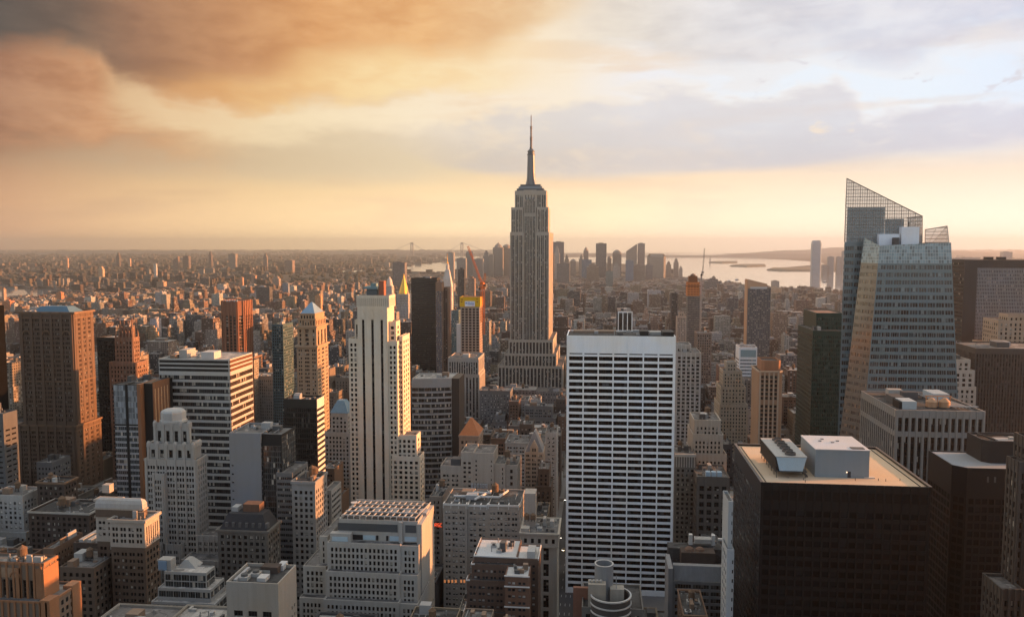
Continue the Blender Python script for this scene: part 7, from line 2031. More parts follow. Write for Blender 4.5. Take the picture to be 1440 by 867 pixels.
for i, r in enumerate(recs):
    x0, x1, y0, y1, h, big = r
    rr = random.Random(i * 7 + 1)
    col, cname = rr.choice(PAL)
    j = rr.uniform(.8, 1.2); col = tuple(min(.6, c * j * rr.uniform(.95, 1.05)) for c in col)
    par = (rr.choice((2.2, 2.8, 3.3, 4.0)), rr.choice((.38, .45, .5, .6, .95 if rr.random() < .3 else .5)), rr.random())
    step = rr.random() < .35
    if i not in chosen_set:
        if vis.get(i, 0) == 0 and y0 > 900 and rr.random() < .5 and h < 40: continue
        tx = shell(rest, x0, x1, y0, y1, h, col, par, rr, step) if y0 < 2500 else (rest.box(x0, x1, y0, y1, 0, h, col, par), (x0, x1, y0, y1))[1]
        roof_kit(rest, *tx, h, col, par, rr, 3 if y0 < 2000 else 1)
        continue
    near = y0 < 1000
    feats = []
    tanks = rr.random() < .45 and (x1 - x0) > 9
    if near:
        b = B('city_building', '', 'building', '', (x0 + x1) / 2, (y0 + y1) / 2)
        HEROES.pop()
        b.lim = 0
        wm = stone('city_wall_%d' % (PAL.index(next(p for p in PAL if p[1] == cname))), next(p[0] for p in PAL if p[1] == cname), .16, .88, .3)
        gm = rr.choice(CLG)
        sp = PUNCH(gm, bw=rr.choice((2.8, 3.2, 3.8, 5.6)), fh=rr.choice((3.3, 3.6, 3.9)), w=rr.choice((.38, .45, .52)), h=rr.choice((.45, .52, .6)), top=rr.uniform(1.5, 3.5))
        if sp['bw'] == 5.6: sp['pat'] = PAIR
        side = sp if rr.random() < .6 else None
        if step and h > 30:
            hs = h * rr.uniform(.6, .85); e = min(x1 - x0, y1 - y0) * .14
            b.tier(x0, x1, y0, y1, 0, hs, sp, side, side, wall=wm, cornice=(.9, .5, wm)); b.tier(x0 + e, x1 - e, y0 + e, y1 - e, hs, h, sp, side, side, wall=wm)
            tx = (x0 + e, x1 - e, y0 + e, y1 - e)
        else:
            b.tier(x0, x1, y0, y1, 0, h, sp, side, side, wall=wm, cornice=(.9, .6, wm) if rr.random() < .6 else None, roof=rr.choice((dark_roof, grey_roof, pale_roof)))
            tx = (x0, x1, y0, y1)
        b.clutter(tx[0] + .6, tx[1] - .6, tx[2] + .6, tx[3] - .6, h, i, rr.randint(4, 8), 0)
        if tanks: b.tank((tx[0] + tx[1]) / 2, (tx[2] + tx[3]) / 2 + 2, h, rr.uniform(1.5, 2.0), rr.uniform(2.8, 3.6))
        b.finish(); root = b.root
    else:
        root = thing('city_building', ((x0 + x1) / 2, (y0 + y1) / 2, 0), '', 'building')
        ms = Mass(); tx = shell(ms, x0, x1, y0, y1, h, col, par, rr, step); ms.build('wall', root)
        ms = Mass(); roof_kit(ms, *tx, h, col, par, rr, 1); ms.build('bulkhead', root)
        ms = Mass(); roof_kit(ms, *tx, h, (.3, .3, .3), par, rr, 2); ms.build('roof_unit', root)
        if tanks:
            m = MB().lathe(((tx[0] + tx[1]) / 2, (tx[2] + tx[3]) / 2, h + 2), [(1.9, 0), (1.9, 3.6), (2.0, 3.6), (.1, 5.2)], 10); m.build('water_tank', tankm, root)
            m = MB(); xc, yc = (tx[0] + tx[1]) / 2, (tx[2] + tx[3]) / 2; m.box(xc - 1.2, xc + 1.2, yc - 1.2, yc + 1.2, h, h + 2); m.build('tank_frame', plain('dark_steel', (.05, .05, .05)), root)
    pc = proj([((x0 + x1) / 2, y0, h)])[0]
    info.append(dict(o=root, px=pc[0], py=pc[1], D=y0, col=cname, tank=tanks, step=step and h > 30, h=h, w=x1 - x0))
rest.build('distant_city', org=(0, 0, 0))['kind'] = 'stuff'
# ------------------------------------------------------------------ ground, roads, water, hills
def sheet(name, pts, z, mat, kind='structure'):
    m = MB(); m.ngon([(x, y, z) for x, y in pts]); o = m.build(name, mat, org=(0, 0, 0)); o['kind'] = kind; return o
gm_, gg, b_, _ = new_mat('ground')
P = gg.new('ShaderNodeNewGeometry').outputs['Position']
n1_ = gg.noise(P, .0011, 6.0, .6); n2_ = gg.noise(P, .012, 6.0, .7)
cc = gg.ramp(n1_, [(.30, (.040, .040, .032)), (.45, (.060, .054, .046)), (.58, (.085, .074, .062)), (.72, (.050, .048, .040))])
k = gg.lin(n2_, .3, .7, .5, 1.5)
gg.put(b_.inputs['Base Color'], gg.mix(1.0, cc, gg.vec(k, k, k), 'MULTIPLY'))
b_.inputs['Roughness'].default_value = .95; b_.inputs['Specular IOR Level'].default_value = .1
sheet('ground', [(-30000, -3000), (30000, -3000), (30000, 27000), (-30000, 27000)], 0, gm_)
asphalt = stone('asphalt', (.05, .05, .052), .3, .9, 0)
rm = MB()
for a in AVE: rm.box(a - 9.5, a + 9.5, 250, 1500, -.2, .06)
rm.build('road', asphalt, org=(0, 0, 0))['kind'] = 'structure'
lm_ = MB()
for a in AVE:
    if -700 < a < 900:
        for t in range(60):
            for dx_ in (-3.2, 0, 3.2): lm_.box(a + dx_ - .08, a + dx_ + .08, 300 + t * 14, 304 + t * 14, .061, .066)
lm_.build('road_markings', plain('road_paint', (.7, .7, .68)), org=(0, 0, 0))['kind'] = 'structure'
pv = MB()
for a0, a1 in zip(AVE[:-1], AVE[1:]):
    yy = 295.0
    while yy < 1400: pv.box(a0 + 10, a1 - 10, yy, yy + 70, -.1, .15); yy += 80
pv.build('pavement', stone('pavement_concrete', (.15, .145, .14), .2, .9, 0), org=(0, 0, 0))['kind'] = 'structure'
wt_, gg, b_, _ = new_mat('water')
P = gg.new('ShaderNodeNewGeometry').outputs['Position']
b_.inputs['Base Color'].default_value = (.16, .185, .205, 1); b_.inputs['Roughness'].default_value = .07
bp_ = gg.new('ShaderNodeBump'); bp_.inputs['Strength'].default_value = .10; bp_.inputs['Distance'].default_value = .5
gg.put(bp_.inputs['Height'], gg.noise(P, .06, 4.0, .6)); gg.put(b_.inputs['Normal'], bp_.outputs[0])
def gpoly(px): return [ground(*p) for p in px]
def ccw(p):
    a = sum(p[i][0] * p[(i + 1) % len(p)][1] - p[(i + 1) % len(p)][0] * p[i][1] for i in range(len(p)))
    return p if a > 0 else p[::-1]
WATERS = [
 [(-120, 420), (20, 419), (60, 417), (78, 410), (75, 406), (30, 406), (-120, 407)],
 [(75, 401.5), (140, 399.5), (148, 401.5), (110, 403.5), (76, 404.5)],
 [(560, 381), (600, 384), (640, 382), (660, 377), (662, 368), (640, 367), (600, 370), (560, 376)],
 [(480, 383.2), (560, 380.5), (560, 377.5), (520, 379), (470, 380.5)],
 [(590, 363.5), (650, 365), (720, 365), (720, 360), (640, 360)],
 [(700, 366), (800, 367), (900, 372), (950, 382), (965, 395), (1010, 402), (1100, 407), (1200, 409), (1345, 411), (1500, 413), (1500, 381), (1345, 382), (1190, 383), (1130, 381), (1090, 377), (1160, 371), (1150, 368), (1060, 362.5), (1150, 361), (1190, 359.5), (1180, 356.2), (1000, 355.6), (900, 357), (860, 361), (760, 362)],
]
for w_ in WATERS: sheet('water', ccw(gpoly(w_)), .4, wt_)
# islands and far shores
isl = stone('island_ground', (.10, .095, .07), .3, .95, 0)
def island(label_px, h=6):
    pts = ccw(gpoly(label_px)); m = MB(); n = len(pts)
    cx_, cy_ = np.mean([p[0] for p in pts]), np.mean([p[1] for p in pts])
    m.loft([[(*p, .3) for p in pts], [(*p, h * .4) for p in pts], [(cx_ + (p[0] - cx_) * .9, cy_ + (p[1] - cy_) * .9, h) for p in pts]], False, True)
    m.build('land', isl, org=(0, 0, 0))['kind'] = 'structure'
island([(996, 369), (1003, 368), (1037, 367.6), (1037, 369.5), (1015, 370)], 12)
island([(1026, 374), (1040, 372.2), (1076, 372), (1077, 374.3), (1050, 375)], 12)
island([(1078, 379.5), (1085, 377.6), (1140, 377), (1146, 378), (1140, 380.5), (1100, 380.6)], 14)
# hills on the horizon
hm = stone('far_hill', (.075, .08, .075), .3, .95, 0)
def ridge(name, pl, pr, Y, top, seed):
    rr = random.Random(seed); m = MB(); n = 46; rows = []
    for k, (fy, fz) in enumerate(((0, 0), (.03, .55), (.07, 1.0), (.13, .7), (.2, 0))):
        row_ = []
        for i in range(n + 1):
            t = i / n; X = xat(pl + (pr - pl) * t, 345, Y)
            z = top * fz * (math.sin(math.pi * t) ** .5) * (.75 + .25 * math.sin(t * 9 + seed) + .1 * math.sin(t * 31 + seed * 2))
            row_.append((X, Y * (1 + fy), max(0, z)))
        rows.append(row_)
    for a, b2 in zip(rows[:-1], rows[1:]):
        m.quads([[a[i], a[i + 1], b2[i + 1], b2[i]] for i in range(n)])
    m.build('hills', hm, org=(0, 0, 0), smooth=True)['kind'] = 'structure'
ridge('hills', 870, 1700, 17000, 115, 3)
ridge('hills', 380, 800, 21000, 130, 5)
ridge('hills', -300, 420, 20000, 110, 8)
ridge('hills', 1040, 1500, 21000, 190, 11)

# ------------------------------------------------------------------ named far towers
FAR = []
def tower(label, pl, pr, pt, D, col, shape='flat', cat='tower', dep=None, par=(3.2, .5, .3), group=None, name='skyline_tower'):
    x0, x1, z1 = fr(pl, pr, pt, D)
    d = dep or max(14, (x1 - x0) * .8)
    t = thing(name, ((x0 + x1) / 2, D, 0), label, cat, group)
    ms = Mass(); par = (par[0], par[1], random.Random(int(pl * 13)).random())
    cx_, cy_ = (x0 + x1) / 2, D + d / 2; w = x1 - x0
    if shape == 'flat':
        ms.box(x0, x1, D, D + d, 0, z1, col, par)
        ms.build('wall', t)
        m2 = Mass(); m2.box(x0 + w * .25, x1 - w * .3, D + d * .3, D + d * .7, z1, z1 + 4, tuple(c * .8 for c in col), (3, 0, par[2])); m2.build('bulkhead', t)
    elif shape == 'step':
        ms.box(x0, x1, D, D + d, 0, z1 * .8, col, par); ms.build('wall', t)
        m2 = Mass(); m2.box(x0 + w * .18, x1 - w * .18, D + d * .15, D + d * .85, z1 * .8 - .1, z1 * .93, col, par); m2.box(x0 + w * .34, x1 - w * .34, D + d * .3, D + d * .7, z1 * .93 - .1, z1, col, par); m2.build('upper_tier', t)
    elif shape == 'spire':
        ms.box(x0, x1, D, D + d, 0, z1 * .84, col, par); ms.build('wall', t)
        m2 = Mass(); m2.mb.lathe((cx_, cy_, z1 * .84), [(w * .42, 0), (w * .3, z1 * .07), (w * .08, z1 * .12), (.4, z1 * .16)], 8, cap1=True, cap0=False); m2.note(col, (3, 0, .2))
        ng = m2.mb.ng; m2.mb.ng = []; m2.build('spire', t)
    elif shape == 'dome':
        ms.box(x0, x1, D, D + d, 0, z1 - w * .5, col, par); ms.build('wall', t)
        m2 = Mass(); m2.mb.lathe((cx_, cy_, z1 - w * .5), [(w * .5, 0), (w * .47, w * .18), (w * .36, w * .34), (w * .18, w * .46), (.3, w * .5)], 16); m2.note(col, (3, 0, .2)); m2.mb.ng = []; m2.build('dome_roof', t)
    elif shape == 'slant':
        m3 = MB(); m3.loft([[(x0, D, 0), (x1, D, 0), (x1, D + d, 0), (x0, D + d, 0)], [(x0, D, z1 - w * .75), (x1, D, z1 - w * .05), (x1, D + d, z1 - w * .05), (x0, D + d, z1 - w * .75)]], False, False)
        ms.mb = m3; ms.note(col, par); ms.build('wall', t)
        m2 = Mass(); m2.mb.quads([[(x0, D, z1 - w * .75), (x1, D, z1 - w * .05), (x1, D + d, z1 - w * .05), (x0, D + d, z1 - w * .75)]]); m2.note(col, (3, 0, .2)); m2.build('sloping_roof', t)
    elif shape == 'chamfer':
        def o_(z, r): return [(x0 + w * r, D, z), (x1 - w * r, D, z), (x1, D + d * r, z), (x1, D + d * (1 - r), z), (x1 - w * r, D + d, z), (x0 + w * r, D + d, z), (x0, D + d * (1 - r), z), (x0, D + d * r, z)]
        ms.mb.loft([o_(0, .12), o_(z1 * .9, .12)], False, False)
        k_ = lambda f: [(cx_ + (p[0] - cx_) * f, cy_ + (p[1] - cy_) * f) for p in [q[:2] for q in o_(0, .12)]]
        ms.mb.loft([[(*p, z1 * .9) for p in k_(1)], [(*p, z1) for p in k_(.8)]], False, False); ms.note(col, par)
        ms.build('wall', t)
        m2 = Mass(); m2.mb.box(cx_ - w * .3, cx_ + w * .3, cy_ - d * .3, cy_ + d * .3, z1 - 1, z1 + .5); m2.note(col, (3, 0, .2)); m2.build('roof', t)
    FAR.append((t, label)); return t
GD = 'towers of the downtown skyline'
GB, GT, GG = (.13, .15, .18), (.27, .24, .20), (.22, .22, .22)
dt = [
 ('dark blue grey slab rising just right of the tall mast tower', 778, 793, 340, 6300, (.075, .095, .12), 'flat'),
 ('pale slim tower standing in front of the dark blue grey slab', 779.5, 787, 346, 5900, (.34, .32, .29), 'step'),
 ('broad dim block at the feet of the dark blue grey slab', 783, 801, 370, 5200, (.13, .13, .13), 'flat'),
 ('short stepped tower in the gap right of the dark blue grey slab', 794, 800, 358, 6500, GT, 'step'),
 ('squat tan tower between the stepped tower and the blue block', 802, 810, 364, 6300, (.24, .20, .17), 'dome'),
 ('tan stepped tower behind the blue block', 814, 820.5, 358, 6700, GT, 'step'),
 ('slim brown tower with a short spire above the blue block', 820.5, 827.5, 346, 6800, (.22, .19, .17), 'spire'),
 ('low blue glass block at the foot of the spired brown tower', 818, 832, 365, 6000, (.10, .16, .22), 'flat'),
 ('wide brown mass left of the big dark slab', 825, 842, 370, 5600, (.20, .155, .115), 'step'),
 ('big dark slab standing alone at the middle of the skyline', 838, 853, 342, 6200, (.085, .095, .105), 'flat'),
 ('small domed tower just right of the big dark slab', 854, 860, 360, 6600, (.22, .20, .18), 'dome'),
 ('round topped brown tower with a dome like a bullet', 861.5, 874, 351, 6500, (.21, .18, .16), 'dome'),
 ('teal tinted slab low in front of the round topped tower', 852, 862, 381, 4700, (.12, .17, .17), 'flat'),
 ('pale block below the round topped tower', 862, 872, 370, 6000, (.32, .30, .28), 'step'),
 ('tower with sloping shoulder left of the tall flat slab', 881, 896, 342, 6400, (.25, .22, .19), 'slant'),
 ('tall flat slab beside the sloping shouldered tower', 897, 907, 342, 6500, (.17, .18, .19), 'flat'),
 ('bright blue slab in front of the sloping shouldered tower', 880, 891, 366, 5500, (.12, .18, .25), 'flat'),
 ('brown grey block between the bright blue slab and the wide chamfered tower', 891, 907, 372, 5600, (.19, .165, .145), 'flat'),
 ('wide tan tower with chamfered top near the bay', 911, 936.5, 357, 6000, (.27, .24, .205), 'chamfer'),
 ('grey block leaning on the wide chamfered tower', 908, 918, 372, 5700, (.16, .17, .185), 'flat'),
 ('short stepped block right of the wide chamfered tower', 937, 944, 367, 6200, (.23, .21, .185), 'step'),
 ('slim tan tower close to the water', 947.6, 954.5, 363, 6300, (.25, .22, .195), 'step'),
 ('last small pale tower before the open water', 955, 960, 374, 6200, (.32, .29, .26), 'step'),
 ('stepped peak tower touching the left side of the mast tower', 693, 707, 340, 6300, (.20, .185, .17), 'spire'),
 ('rounded brown tower tucked behind the mast tower', 706, 718, 343, 6400, (.22, .18, .15), 'dome'),
 ('flat grey tower left of the stepped peak tower', 679, 688, 352, 6300, (.19, .19, .19), 'step'),
 ('narrow tan tower between the flat grey and the stepped peak towers', 688, 693.5, 358, 6200, (.25, .22, .19), 'flat'),
 ('grey block behind the orange crane jib', 665.5, 679, 364, 6000, (.20, .20, .20), 'flat'),
 ('dark narrow tower just left of the orange crane jib', 655, 665, 353, 6300, (.17, .165, .16), 'chamfer'),
 ('wide grey block right of the pale rounded tower', 642, 655, 363, 5900, (.21, .205, .20), 'flat'),
 ('pale tall tower standing behind the white campanile', 628, 638, 355, 5600, (.30, .285, .26), 'flat'),
 ('lone purple grey tower above the gold pyramid tower', 552, 569, 369, 4300, (.15, .135, .135), 'flat'),
 ('black tower with white stripes beyond the unfinished tower', 644, 653, 378, 2600, (.03, .03, .032), 'flat'),
 ('peach lit slim tower right behind the yellow climbing screen', 658, 667.5, 391, 1900, (.33, .225, .165), 'flat'),
 ('brown rounded block between mast tower and the dark blue grey slab', 775, 780, 357, 5400, (.26, .19, .14), 'flat'),
]
for (lb, pl, pr, pt, D, col, shp) in dt: tower(lb, pl, pr, pt, D, col, shp, group=GD if D > 4500 else None)
# across the river to the right
GJ = 'towers across the bay'
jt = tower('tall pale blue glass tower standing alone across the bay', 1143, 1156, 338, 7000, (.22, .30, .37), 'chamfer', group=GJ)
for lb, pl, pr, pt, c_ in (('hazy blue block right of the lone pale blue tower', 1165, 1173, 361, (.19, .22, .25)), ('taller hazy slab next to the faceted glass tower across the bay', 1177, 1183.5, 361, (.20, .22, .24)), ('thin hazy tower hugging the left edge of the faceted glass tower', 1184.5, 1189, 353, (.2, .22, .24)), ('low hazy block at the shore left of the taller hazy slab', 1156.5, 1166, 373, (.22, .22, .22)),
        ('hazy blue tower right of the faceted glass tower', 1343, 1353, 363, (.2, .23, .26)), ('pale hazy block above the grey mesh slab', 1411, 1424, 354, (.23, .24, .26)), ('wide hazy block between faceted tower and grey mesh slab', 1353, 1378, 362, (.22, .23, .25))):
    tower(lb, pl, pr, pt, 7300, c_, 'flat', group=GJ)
# queens and brooklyn on the left
GQ = 'lone towers beyond the river'
bt = [
 ('dark slender tower breaking the horizon far left', 163, 167.5, 355, 8200, (.11, .085, .075), 'step'),
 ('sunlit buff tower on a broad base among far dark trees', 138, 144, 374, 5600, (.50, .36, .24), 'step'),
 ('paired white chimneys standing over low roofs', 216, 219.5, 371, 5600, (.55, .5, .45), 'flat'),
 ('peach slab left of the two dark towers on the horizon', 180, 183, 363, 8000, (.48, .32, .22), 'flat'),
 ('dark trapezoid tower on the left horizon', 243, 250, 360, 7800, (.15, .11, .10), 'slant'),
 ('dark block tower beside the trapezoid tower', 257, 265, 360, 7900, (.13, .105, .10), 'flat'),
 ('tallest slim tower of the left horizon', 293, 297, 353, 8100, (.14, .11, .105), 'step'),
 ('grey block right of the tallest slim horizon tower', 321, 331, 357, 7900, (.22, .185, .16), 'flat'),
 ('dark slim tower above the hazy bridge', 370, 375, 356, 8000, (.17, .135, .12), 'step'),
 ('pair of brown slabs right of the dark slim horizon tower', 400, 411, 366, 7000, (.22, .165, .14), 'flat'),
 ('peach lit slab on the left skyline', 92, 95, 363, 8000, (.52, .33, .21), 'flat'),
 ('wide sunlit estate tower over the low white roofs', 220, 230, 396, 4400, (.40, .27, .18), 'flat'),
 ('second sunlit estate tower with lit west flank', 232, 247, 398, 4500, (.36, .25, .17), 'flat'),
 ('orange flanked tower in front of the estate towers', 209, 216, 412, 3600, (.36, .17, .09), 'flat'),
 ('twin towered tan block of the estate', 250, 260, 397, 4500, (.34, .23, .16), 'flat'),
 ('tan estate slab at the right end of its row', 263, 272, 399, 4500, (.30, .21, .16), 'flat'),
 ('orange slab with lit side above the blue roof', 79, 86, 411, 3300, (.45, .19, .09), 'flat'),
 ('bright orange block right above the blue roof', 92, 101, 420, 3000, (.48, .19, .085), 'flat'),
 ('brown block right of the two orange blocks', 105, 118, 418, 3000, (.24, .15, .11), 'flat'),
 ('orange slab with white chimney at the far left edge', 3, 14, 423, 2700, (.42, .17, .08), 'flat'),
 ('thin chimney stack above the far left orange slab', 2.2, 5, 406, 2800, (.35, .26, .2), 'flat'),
 ('tan slab lit on its west side behind the russet tower', 336, 341, 390, 4300, (.42, .25, .16), 'flat'),
 ('row end tower with orange flank right of the russet tower', 353, 359, 387, 4600, (.33, .21, .15), 'flat'),
 ('pale stepped tower far behind the teal slab', 383, 392, 388, 4500, (.28, .22, .18), 'step'),
 ('slate blue tower in the middle distance left of the striped cream tower', 397, 405, 398, 3600, (.17, .20, .24), 'flat'),
 ('orange edged tower behind the pyramid roofed tower', 443, 451, 415, 2400, (.52, .27, .13), 'flat'),
 ('white mid height tower left of the striped cream tower', 475, 484, 430, 1900, (.5, .47, .43), 'step'),
 ('buff tower glowing above the Gothic pinnacle tower', 186, 197, 441, 2000, (.50, .30, .16), 'step'),
 ('peach stepped block right of the Gothic pinnacle tower', 205, 218, 458, 1700, (.50, .34, .21), 'step'),
 ('grey tower left of the teal slab', 352, 366, 470, 1500, (.26, .21, .18), 'step'),
 ('twin orange shafts rising behind the banded office block', 261, 277, 460, 1700, (.36, .18, .10), 'step'),
 ('brown slab behind the banded office block', 207, 236, 480, 1200, (.19, .15, .125), 'flat'),
 ('tan gothic topped block beside the russet tower', 288, 305, 448, 1500, (.24, .19, .16), 'step'),
 ('tan tower right of the mast tower foot', 783, 789, 470, 1700, (.40, .29, .20), 'flat'),
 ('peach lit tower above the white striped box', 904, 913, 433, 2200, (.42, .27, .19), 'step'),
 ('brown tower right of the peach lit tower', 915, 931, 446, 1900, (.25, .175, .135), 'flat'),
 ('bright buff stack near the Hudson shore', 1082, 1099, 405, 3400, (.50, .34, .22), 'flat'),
 ('low buff slab at the shore right of the sloping crowned tower', 1086, 1096, 395, 4200, (.38, .33, .29), 'flat'),
 ('brown apartment slab left of the dark green tower', 1087, 1108, 440, 1900, (.23, .16, .115), 'flat'),
 ('dark mound like block at the water left of the sloping crowned tower', 1000, 1008, 388, 4600, (.10, .10, .10), 'step'),
 ('grey dark block at the river edge behind the netted tower', 992, 1014, 391, 4300, (.10, .10, .105), 'step'),
]
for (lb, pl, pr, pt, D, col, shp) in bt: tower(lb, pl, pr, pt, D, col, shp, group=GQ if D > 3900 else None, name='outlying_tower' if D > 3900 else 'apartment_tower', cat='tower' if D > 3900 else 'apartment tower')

# far low city beyond the rivers: one mass nobody could count
far = Mass(); rr = random.Random(5)
def blocked(px, py):
    for w_ in WATERS:
        c_ = False; n = len(w_)
        for i in range(n):
            (xa, ya), (xb, yb) = w_[i], w_[(i + 1) % n]
            if (ya > py) != (yb > py) and px < (xb - xa) * (py - ya) / (yb - ya) + xa: c_ = not c_
        if c_: return True
    return False
n = 0
while n < 19000:
    px, py = rr.uniform(-60, 1500), 351.5 + 62 * rr.random() ** 1.7
    if blocked(px, py) or (py > 385 and px > 380) or (720 < px and py < 384 and px < 1190): continue
    X, Y = ground(px, py)
    if Y < 3300: continue
    s = (Y / 5000) ** .75
    w, d = rr.uniform(12, 60) * s, rr.uniform(12, 30) * s
    h = rr.uniform(6, 14) if rr.random() < .93 else rr.uniform(18, 55)
    if py < 354: h *= .8
    if px > 1190 and py > 383: h *= .5
    col, _n = rr.choice(PAL)
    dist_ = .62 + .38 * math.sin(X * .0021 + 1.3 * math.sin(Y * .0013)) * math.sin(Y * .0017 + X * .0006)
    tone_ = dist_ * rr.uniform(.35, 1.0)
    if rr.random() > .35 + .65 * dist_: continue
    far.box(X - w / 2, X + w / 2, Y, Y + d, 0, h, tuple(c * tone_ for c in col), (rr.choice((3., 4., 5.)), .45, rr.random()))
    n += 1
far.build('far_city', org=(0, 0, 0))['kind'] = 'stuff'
# ------------------------------------------------------------------ woods far off
lf = stone('far_foliage', (.042, .042, .032), .5, .95, 0)
m = MB(); rr = random.Random(8)
for _k in range(2200):
    px, py = rr.uniform(-40, 560), 356 + 46 * rr.random() ** 1.4
    if blocked(px, py): continue
    X, Y = ground(px, py); r = rr.uniform(9, 26) * (Y / 6000) ** .6
    pts = []
    m.lathe((X, Y, 0), [(r * .7, 0), (r, r * .45), (r * .75, r * .95), (r * .2, r * 1.2)], 5, cap0=False, ph=rr.random() * 6)
m.build('woodland', lf, org=(0, 0, 0))['kind'] = 'stuff'

# suspension bridge towers on the horizon
br_ = thing('suspension_bridge', (xat(615, 350, 17500), 17500, 0), 'faint suspension bridge with two tall towers on the horizon haze', 'bridge')
brm = stone('bridge_steel', (.2, .2, .2), .1)
zt = 310
for p in (579, 649.5):
    X = xat(p, 345, 17500); m = MB()
    for dx_ in (-22, 22): m.box(X + dx_ - 9, X + dx_ + 9, 17500, 17530, 0, zt)
    m.box(X - 13, X + 13, 17502, 17528, zt - 40, zt); m.box(X - 13, X + 13, 17502, 17528, 90, 115); m.build('bridge_tower', brm, br_)
xa, xb = xat(545, 345, 17500), xat(690, 345, 17500); m = MB().box(xa, xb, 17505, 17525, 64, 78); m.build('deck', brm, br_)
m = MB(); X0, X1 = xat(579, 345, 17500), xat(649.5, 345, 17500); prev = None
for i in range(25):
    t = i / 24; q_ = (X0 + (X1 - X0) * t, 17515, zt - (zt - 85) * (1 - (2 * t - 1) ** 2)); 
    if prev: m.bar(prev, q_, 7)
    prev = q_
m.bar((xa, 17515, 80), (X0, 17515, zt), 7); m.bar((X1, 17515, zt), (xb, 17515, 80), 7)
m.build('cable', brm, br_)
# statue on its island
sx, sy = ground(998.5, 368.4); st_ = thing('monument_statue', (sx, sy, 4), 'tiny robed statue on a pedestal on the nearest islet of the bay', 'statue')
vg = stone('verdigris', (.16, .22, .19), .1); m = MB().box(sx - 14, sx + 14, sy - 14, sy + 14, 8, 18); m.box(sx - 9, sx + 9, sy - 9, sy + 9, 18, 50); m.build('pedestal', stone('granite', (.3, .28, .26), .1), st_)
m = MB().lathe((sx, sy, 50), [(6, 0), (5.4, 12), (4, 24), (4.6, 28), (1.8, 31), (2.2, 34), (1.6, 37), (.4, 38)], 12); m.bar((sx + 3, sy, 77), (sx + 7, sy, 93), 2.2); m.bar((sx - 3, sy, 74), (sx - 5, sy, 67), 2.5); m.build('robed_figure', vg, st_, smooth=True)
# boats on the bay
for lb, p in (('small white ferry on the bay left of the sloping crowned tower', (1036, 393.5)), ('second tiny boat trailing left of the small white ferry', (1025, 395.5)), ('long pale ferry with its wake near the faceted glass tower', (1160, 396.5))):
    X, Y = ground(*p); o = thing('ferry_boat', (X, Y, .4), lb, 'boat', 'boats on the bay')
    L_ = 26 if 'small' in lb else 16 if 'tiny' in lb else 34
    m = MB().loft([[(X - L_ * .45, Y - 3.5, .4), (X + L_ * .4, Y - 3.5, .4), (X + L_ * .55, Y, .4), (X + L_ * .4, Y + 3.5, .4), (X - L_ * .45, Y + 3.5, .4)], [(X - L_ * .5, Y - 4.5, 4), (X + L_ * .42, Y - 4.5, 4), (X + L_ * .65, Y, 4.5), (X + L_ * .42, Y + 4.5, 4), (X - L_ * .5, Y + 4.5, 4)]]); m.build('hull', plain('hull_dark', (.12, .13, .14)), o)
    m = MB().box(X - L_ * .35, X + L_ * .25, Y - 3, Y + 3, 4, 7.5).box(X - L_ * .1, X + L_ * .15, Y - 2, Y + 2, 7.5, 10); m.build('cabin', plain('hull_white', (.7, .7, .7)), o)

# ------------------------------------------------------------------ a few cars in the canyon left of the white slab
def make_car(name, label, x, y, col, face):
    c_ = thing(name, (x, y, .08), label, 'car', 'cars in the avenue canyon')
    pm = stone('car_paint_' + label.split()[0], col, .05, .35, 0, .1, .5)
    b0 = lambda w, l0, l1, z: [(x - w, y + l0, z), (x + w, y + l0, z), (x + w, y + l1, z), (x - w, y + l1, z)]
    MB().loft([b0(.88, -2.2, 2.2, .35), b0(.92, -2.3, 2.3, .7), b0(.86, -2.2, 2.2, .95)]).build('body', pm, c_)
    MB().loft([b0(.82, -1.3, 1.6, .95), b0(.66, -.8, 1.1, 1.45)]).build('cabin', plain('car_glass', (.02, .02, .025), .15), c_)
    for i in (-1, 1):
        for j in (-1.4, 1.4):
            m = MB(); rg_ = [[(x + i * s_, y + j + .33 * math.cos(a), .33 + .33 * math.sin(a)) for a in np.linspace(0, 2 * math.pi, 12, endpoint=False)] for s_ in (.72, .93)]
            m.loft(rg_ if i < 0 else rg_[::-1]).build('wheel', plain('tyre', (.015, .015, .015)), c_)
        MB().box(x + i * .6 - .2, x + i * .6 + .2, y + face * 2.32 - .06, y + face * 2.32 + .06, .6, .8).build('headlight', emit('headlight', (1, .9, .75), 6.0), c_)
for nm, lb, x, y, cc_ in (('taxi', 'yellow taxi nearest the viewer in the canyon left of the white gridded slab', -25.5, 640, (.6, .36, .03)), ('parked_car', 'black car just ahead of the nearest yellow taxi', -29, 668, (.02, .02, .02)), ('taxi', 'second yellow taxi, beyond the black car', -21.5, 700, (.6, .36, .03)), ('van', 'white van alone in the middle of the canyon', -25.5, 735, (.7, .7, .7)), ('parked_car', 'grey car following the white van', -29, 770, (.25, .25, .26)), ('parked_car', 'red car far along the canyon behind the grey car', -21.5, 812, (.35, .03, .02)), ('parked_car', 'silver car close to the far end of the canyon', -25.5, 858, (.5, .5, .52)), ('taxi', 'last yellow taxi at the far end of the canyon', -17.5, 905, (.6, .36, .03))):
    make_car(nm, lb, x, y, cc_, -1)

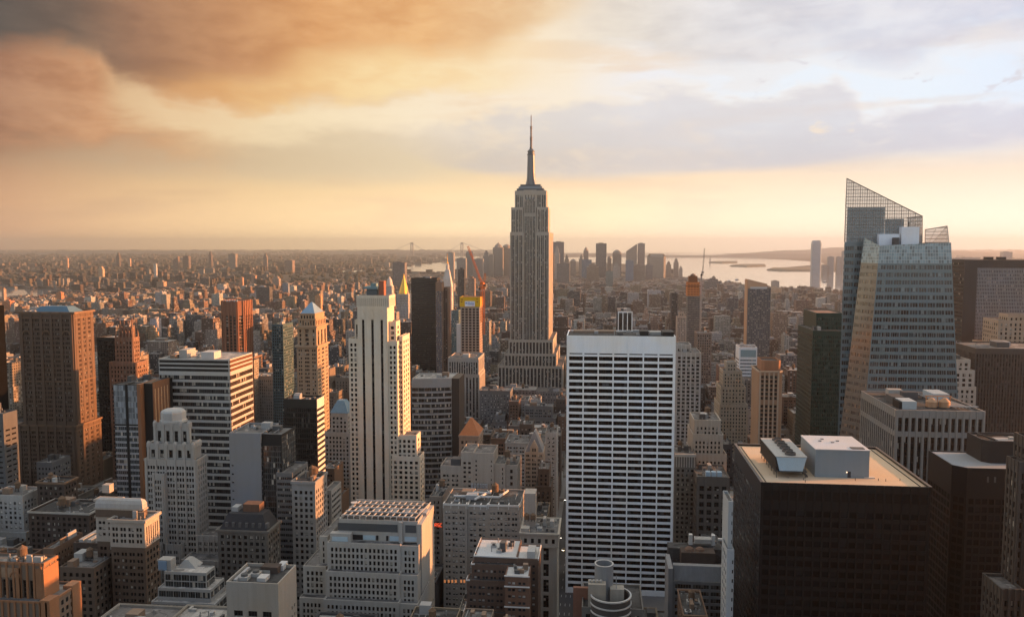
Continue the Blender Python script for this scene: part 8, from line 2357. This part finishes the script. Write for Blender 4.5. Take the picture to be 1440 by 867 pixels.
# ------------------------------------------------------------------ labels of the ordinary buildings
cands = [(h.ref, *proj([(*(h.root['_org'][:2]), max(f[4] for f in h.foot))])[0][:2], h.root['_org'][1]) for h in HEROES if h.foot]
def lab(d):
    best = min(cands, key=lambda c: ((c[1] - d['px']) ** 2 * 1.2 + ((c[2] - d['py']) * .8) ** 2))
    dx_, dy_ = d['px'] - best[1], d['D'] - best[3]
    if abs(dx_) < 22: rel = 'beyond' if dy_ > 0 else 'below'
    else: rel = ('just ' if abs(dx_) < 60 else '') + ('left of' if dx_ < 0 else 'right of')
    size = 'low' if d['h'] < 28 else 'mid height' if d['h'] < 60 else 'tall'
    if d['w'] > 30: size = 'wide ' + size
    s = f"{size} {d['col']} {'stepped ' if d['step'] else ''}building"
    t = f" {rel} {best[0]}"
    if d['tank'] and len((s + t).split()) <= 10: s += ' with roof tank'
    return s + t
groups = {}
for d in info: groups.setdefault(lab(d), []).append(d)
for s, ds in groups.items():
    ds.sort(key=lambda d: d['px'])
    for k, d in enumerate(ds):
        t = s
        if len(ds) == 2: t = ('left-hand ', 'right-hand ')[k] + s
        elif len(ds) > 2: t = ('leftmost', 'second from left', 'third from left', 'fourth from left', 'fifth from left', 'sixth from left', 'seventh from left', 'eighth from left')[min(k, 7)] + ' ' + s
        d['o']['label'] = ' '.join(t.split()[:16])
        d['o']['group'] = 'ordinary city buildings'

# ------------------------------------------------------------------ midtown behind and beside the viewpoint (out of view, shades the canyons)
ms = Mass(); rr = random.Random(33)
for (x0, x1, y0, y1, h) in ((-70, 60, -60, -8, 238), (135, 200, -60, 60, 190), (215, 275, 60, 190, 180), (290, 370, -20, 150, 175), (150, 215, 215, 275, 150), (-190, -120, -70, 40, 150), (430, 520, 380, 560, 160), (520, 600, 560, 660, 150), (-250, -150, -60, 20, 150), (230, 330, -40, 60, 185), (230, 330, 100, 180, 175), (-330, -265, 60, 140, 120), (-60, 60, 70, 96, 64), (-180, -130, 90, 150, 60), (90, 150, 120, 180, 70), (-40, 40, -160, -90, 150)):
    ms.box(x0, x1, y0, y1, 0, h, (.10, .095, .09), (3.0, .6, rr.random()))
ms.build('surrounding_blocks', org=(0, 0, 0))['kind'] = 'stuff'

# ------------------------------------------------------------------ haze: one closed box of even, pale air
hz, gg, bs, out_ = new_mat('haze_air')
hz.node_tree.nodes.remove(bs)
pv_ = gg.new('ShaderNodeVolumePrincipled')
pv_.inputs['Color'].default_value = (*HAZE_COL, 1); pv_.inputs['Density'].default_value = HAZE_D; pv_.inputs['Anisotropy'].default_value = HAZE_G
pv_.inputs['Density Attribute'].default_value = ''
gg.t.links.new(pv_.outputs[0], out_.inputs['Volume'])
o = MB().box(-31000, 31000, -3100, 27500, -1.2, 470).build('haze', hz, org=(0, 0, 0)); o['kind'] = 'stuff'
print('objects', len(bpy.data.objects), 'individual', len(info))
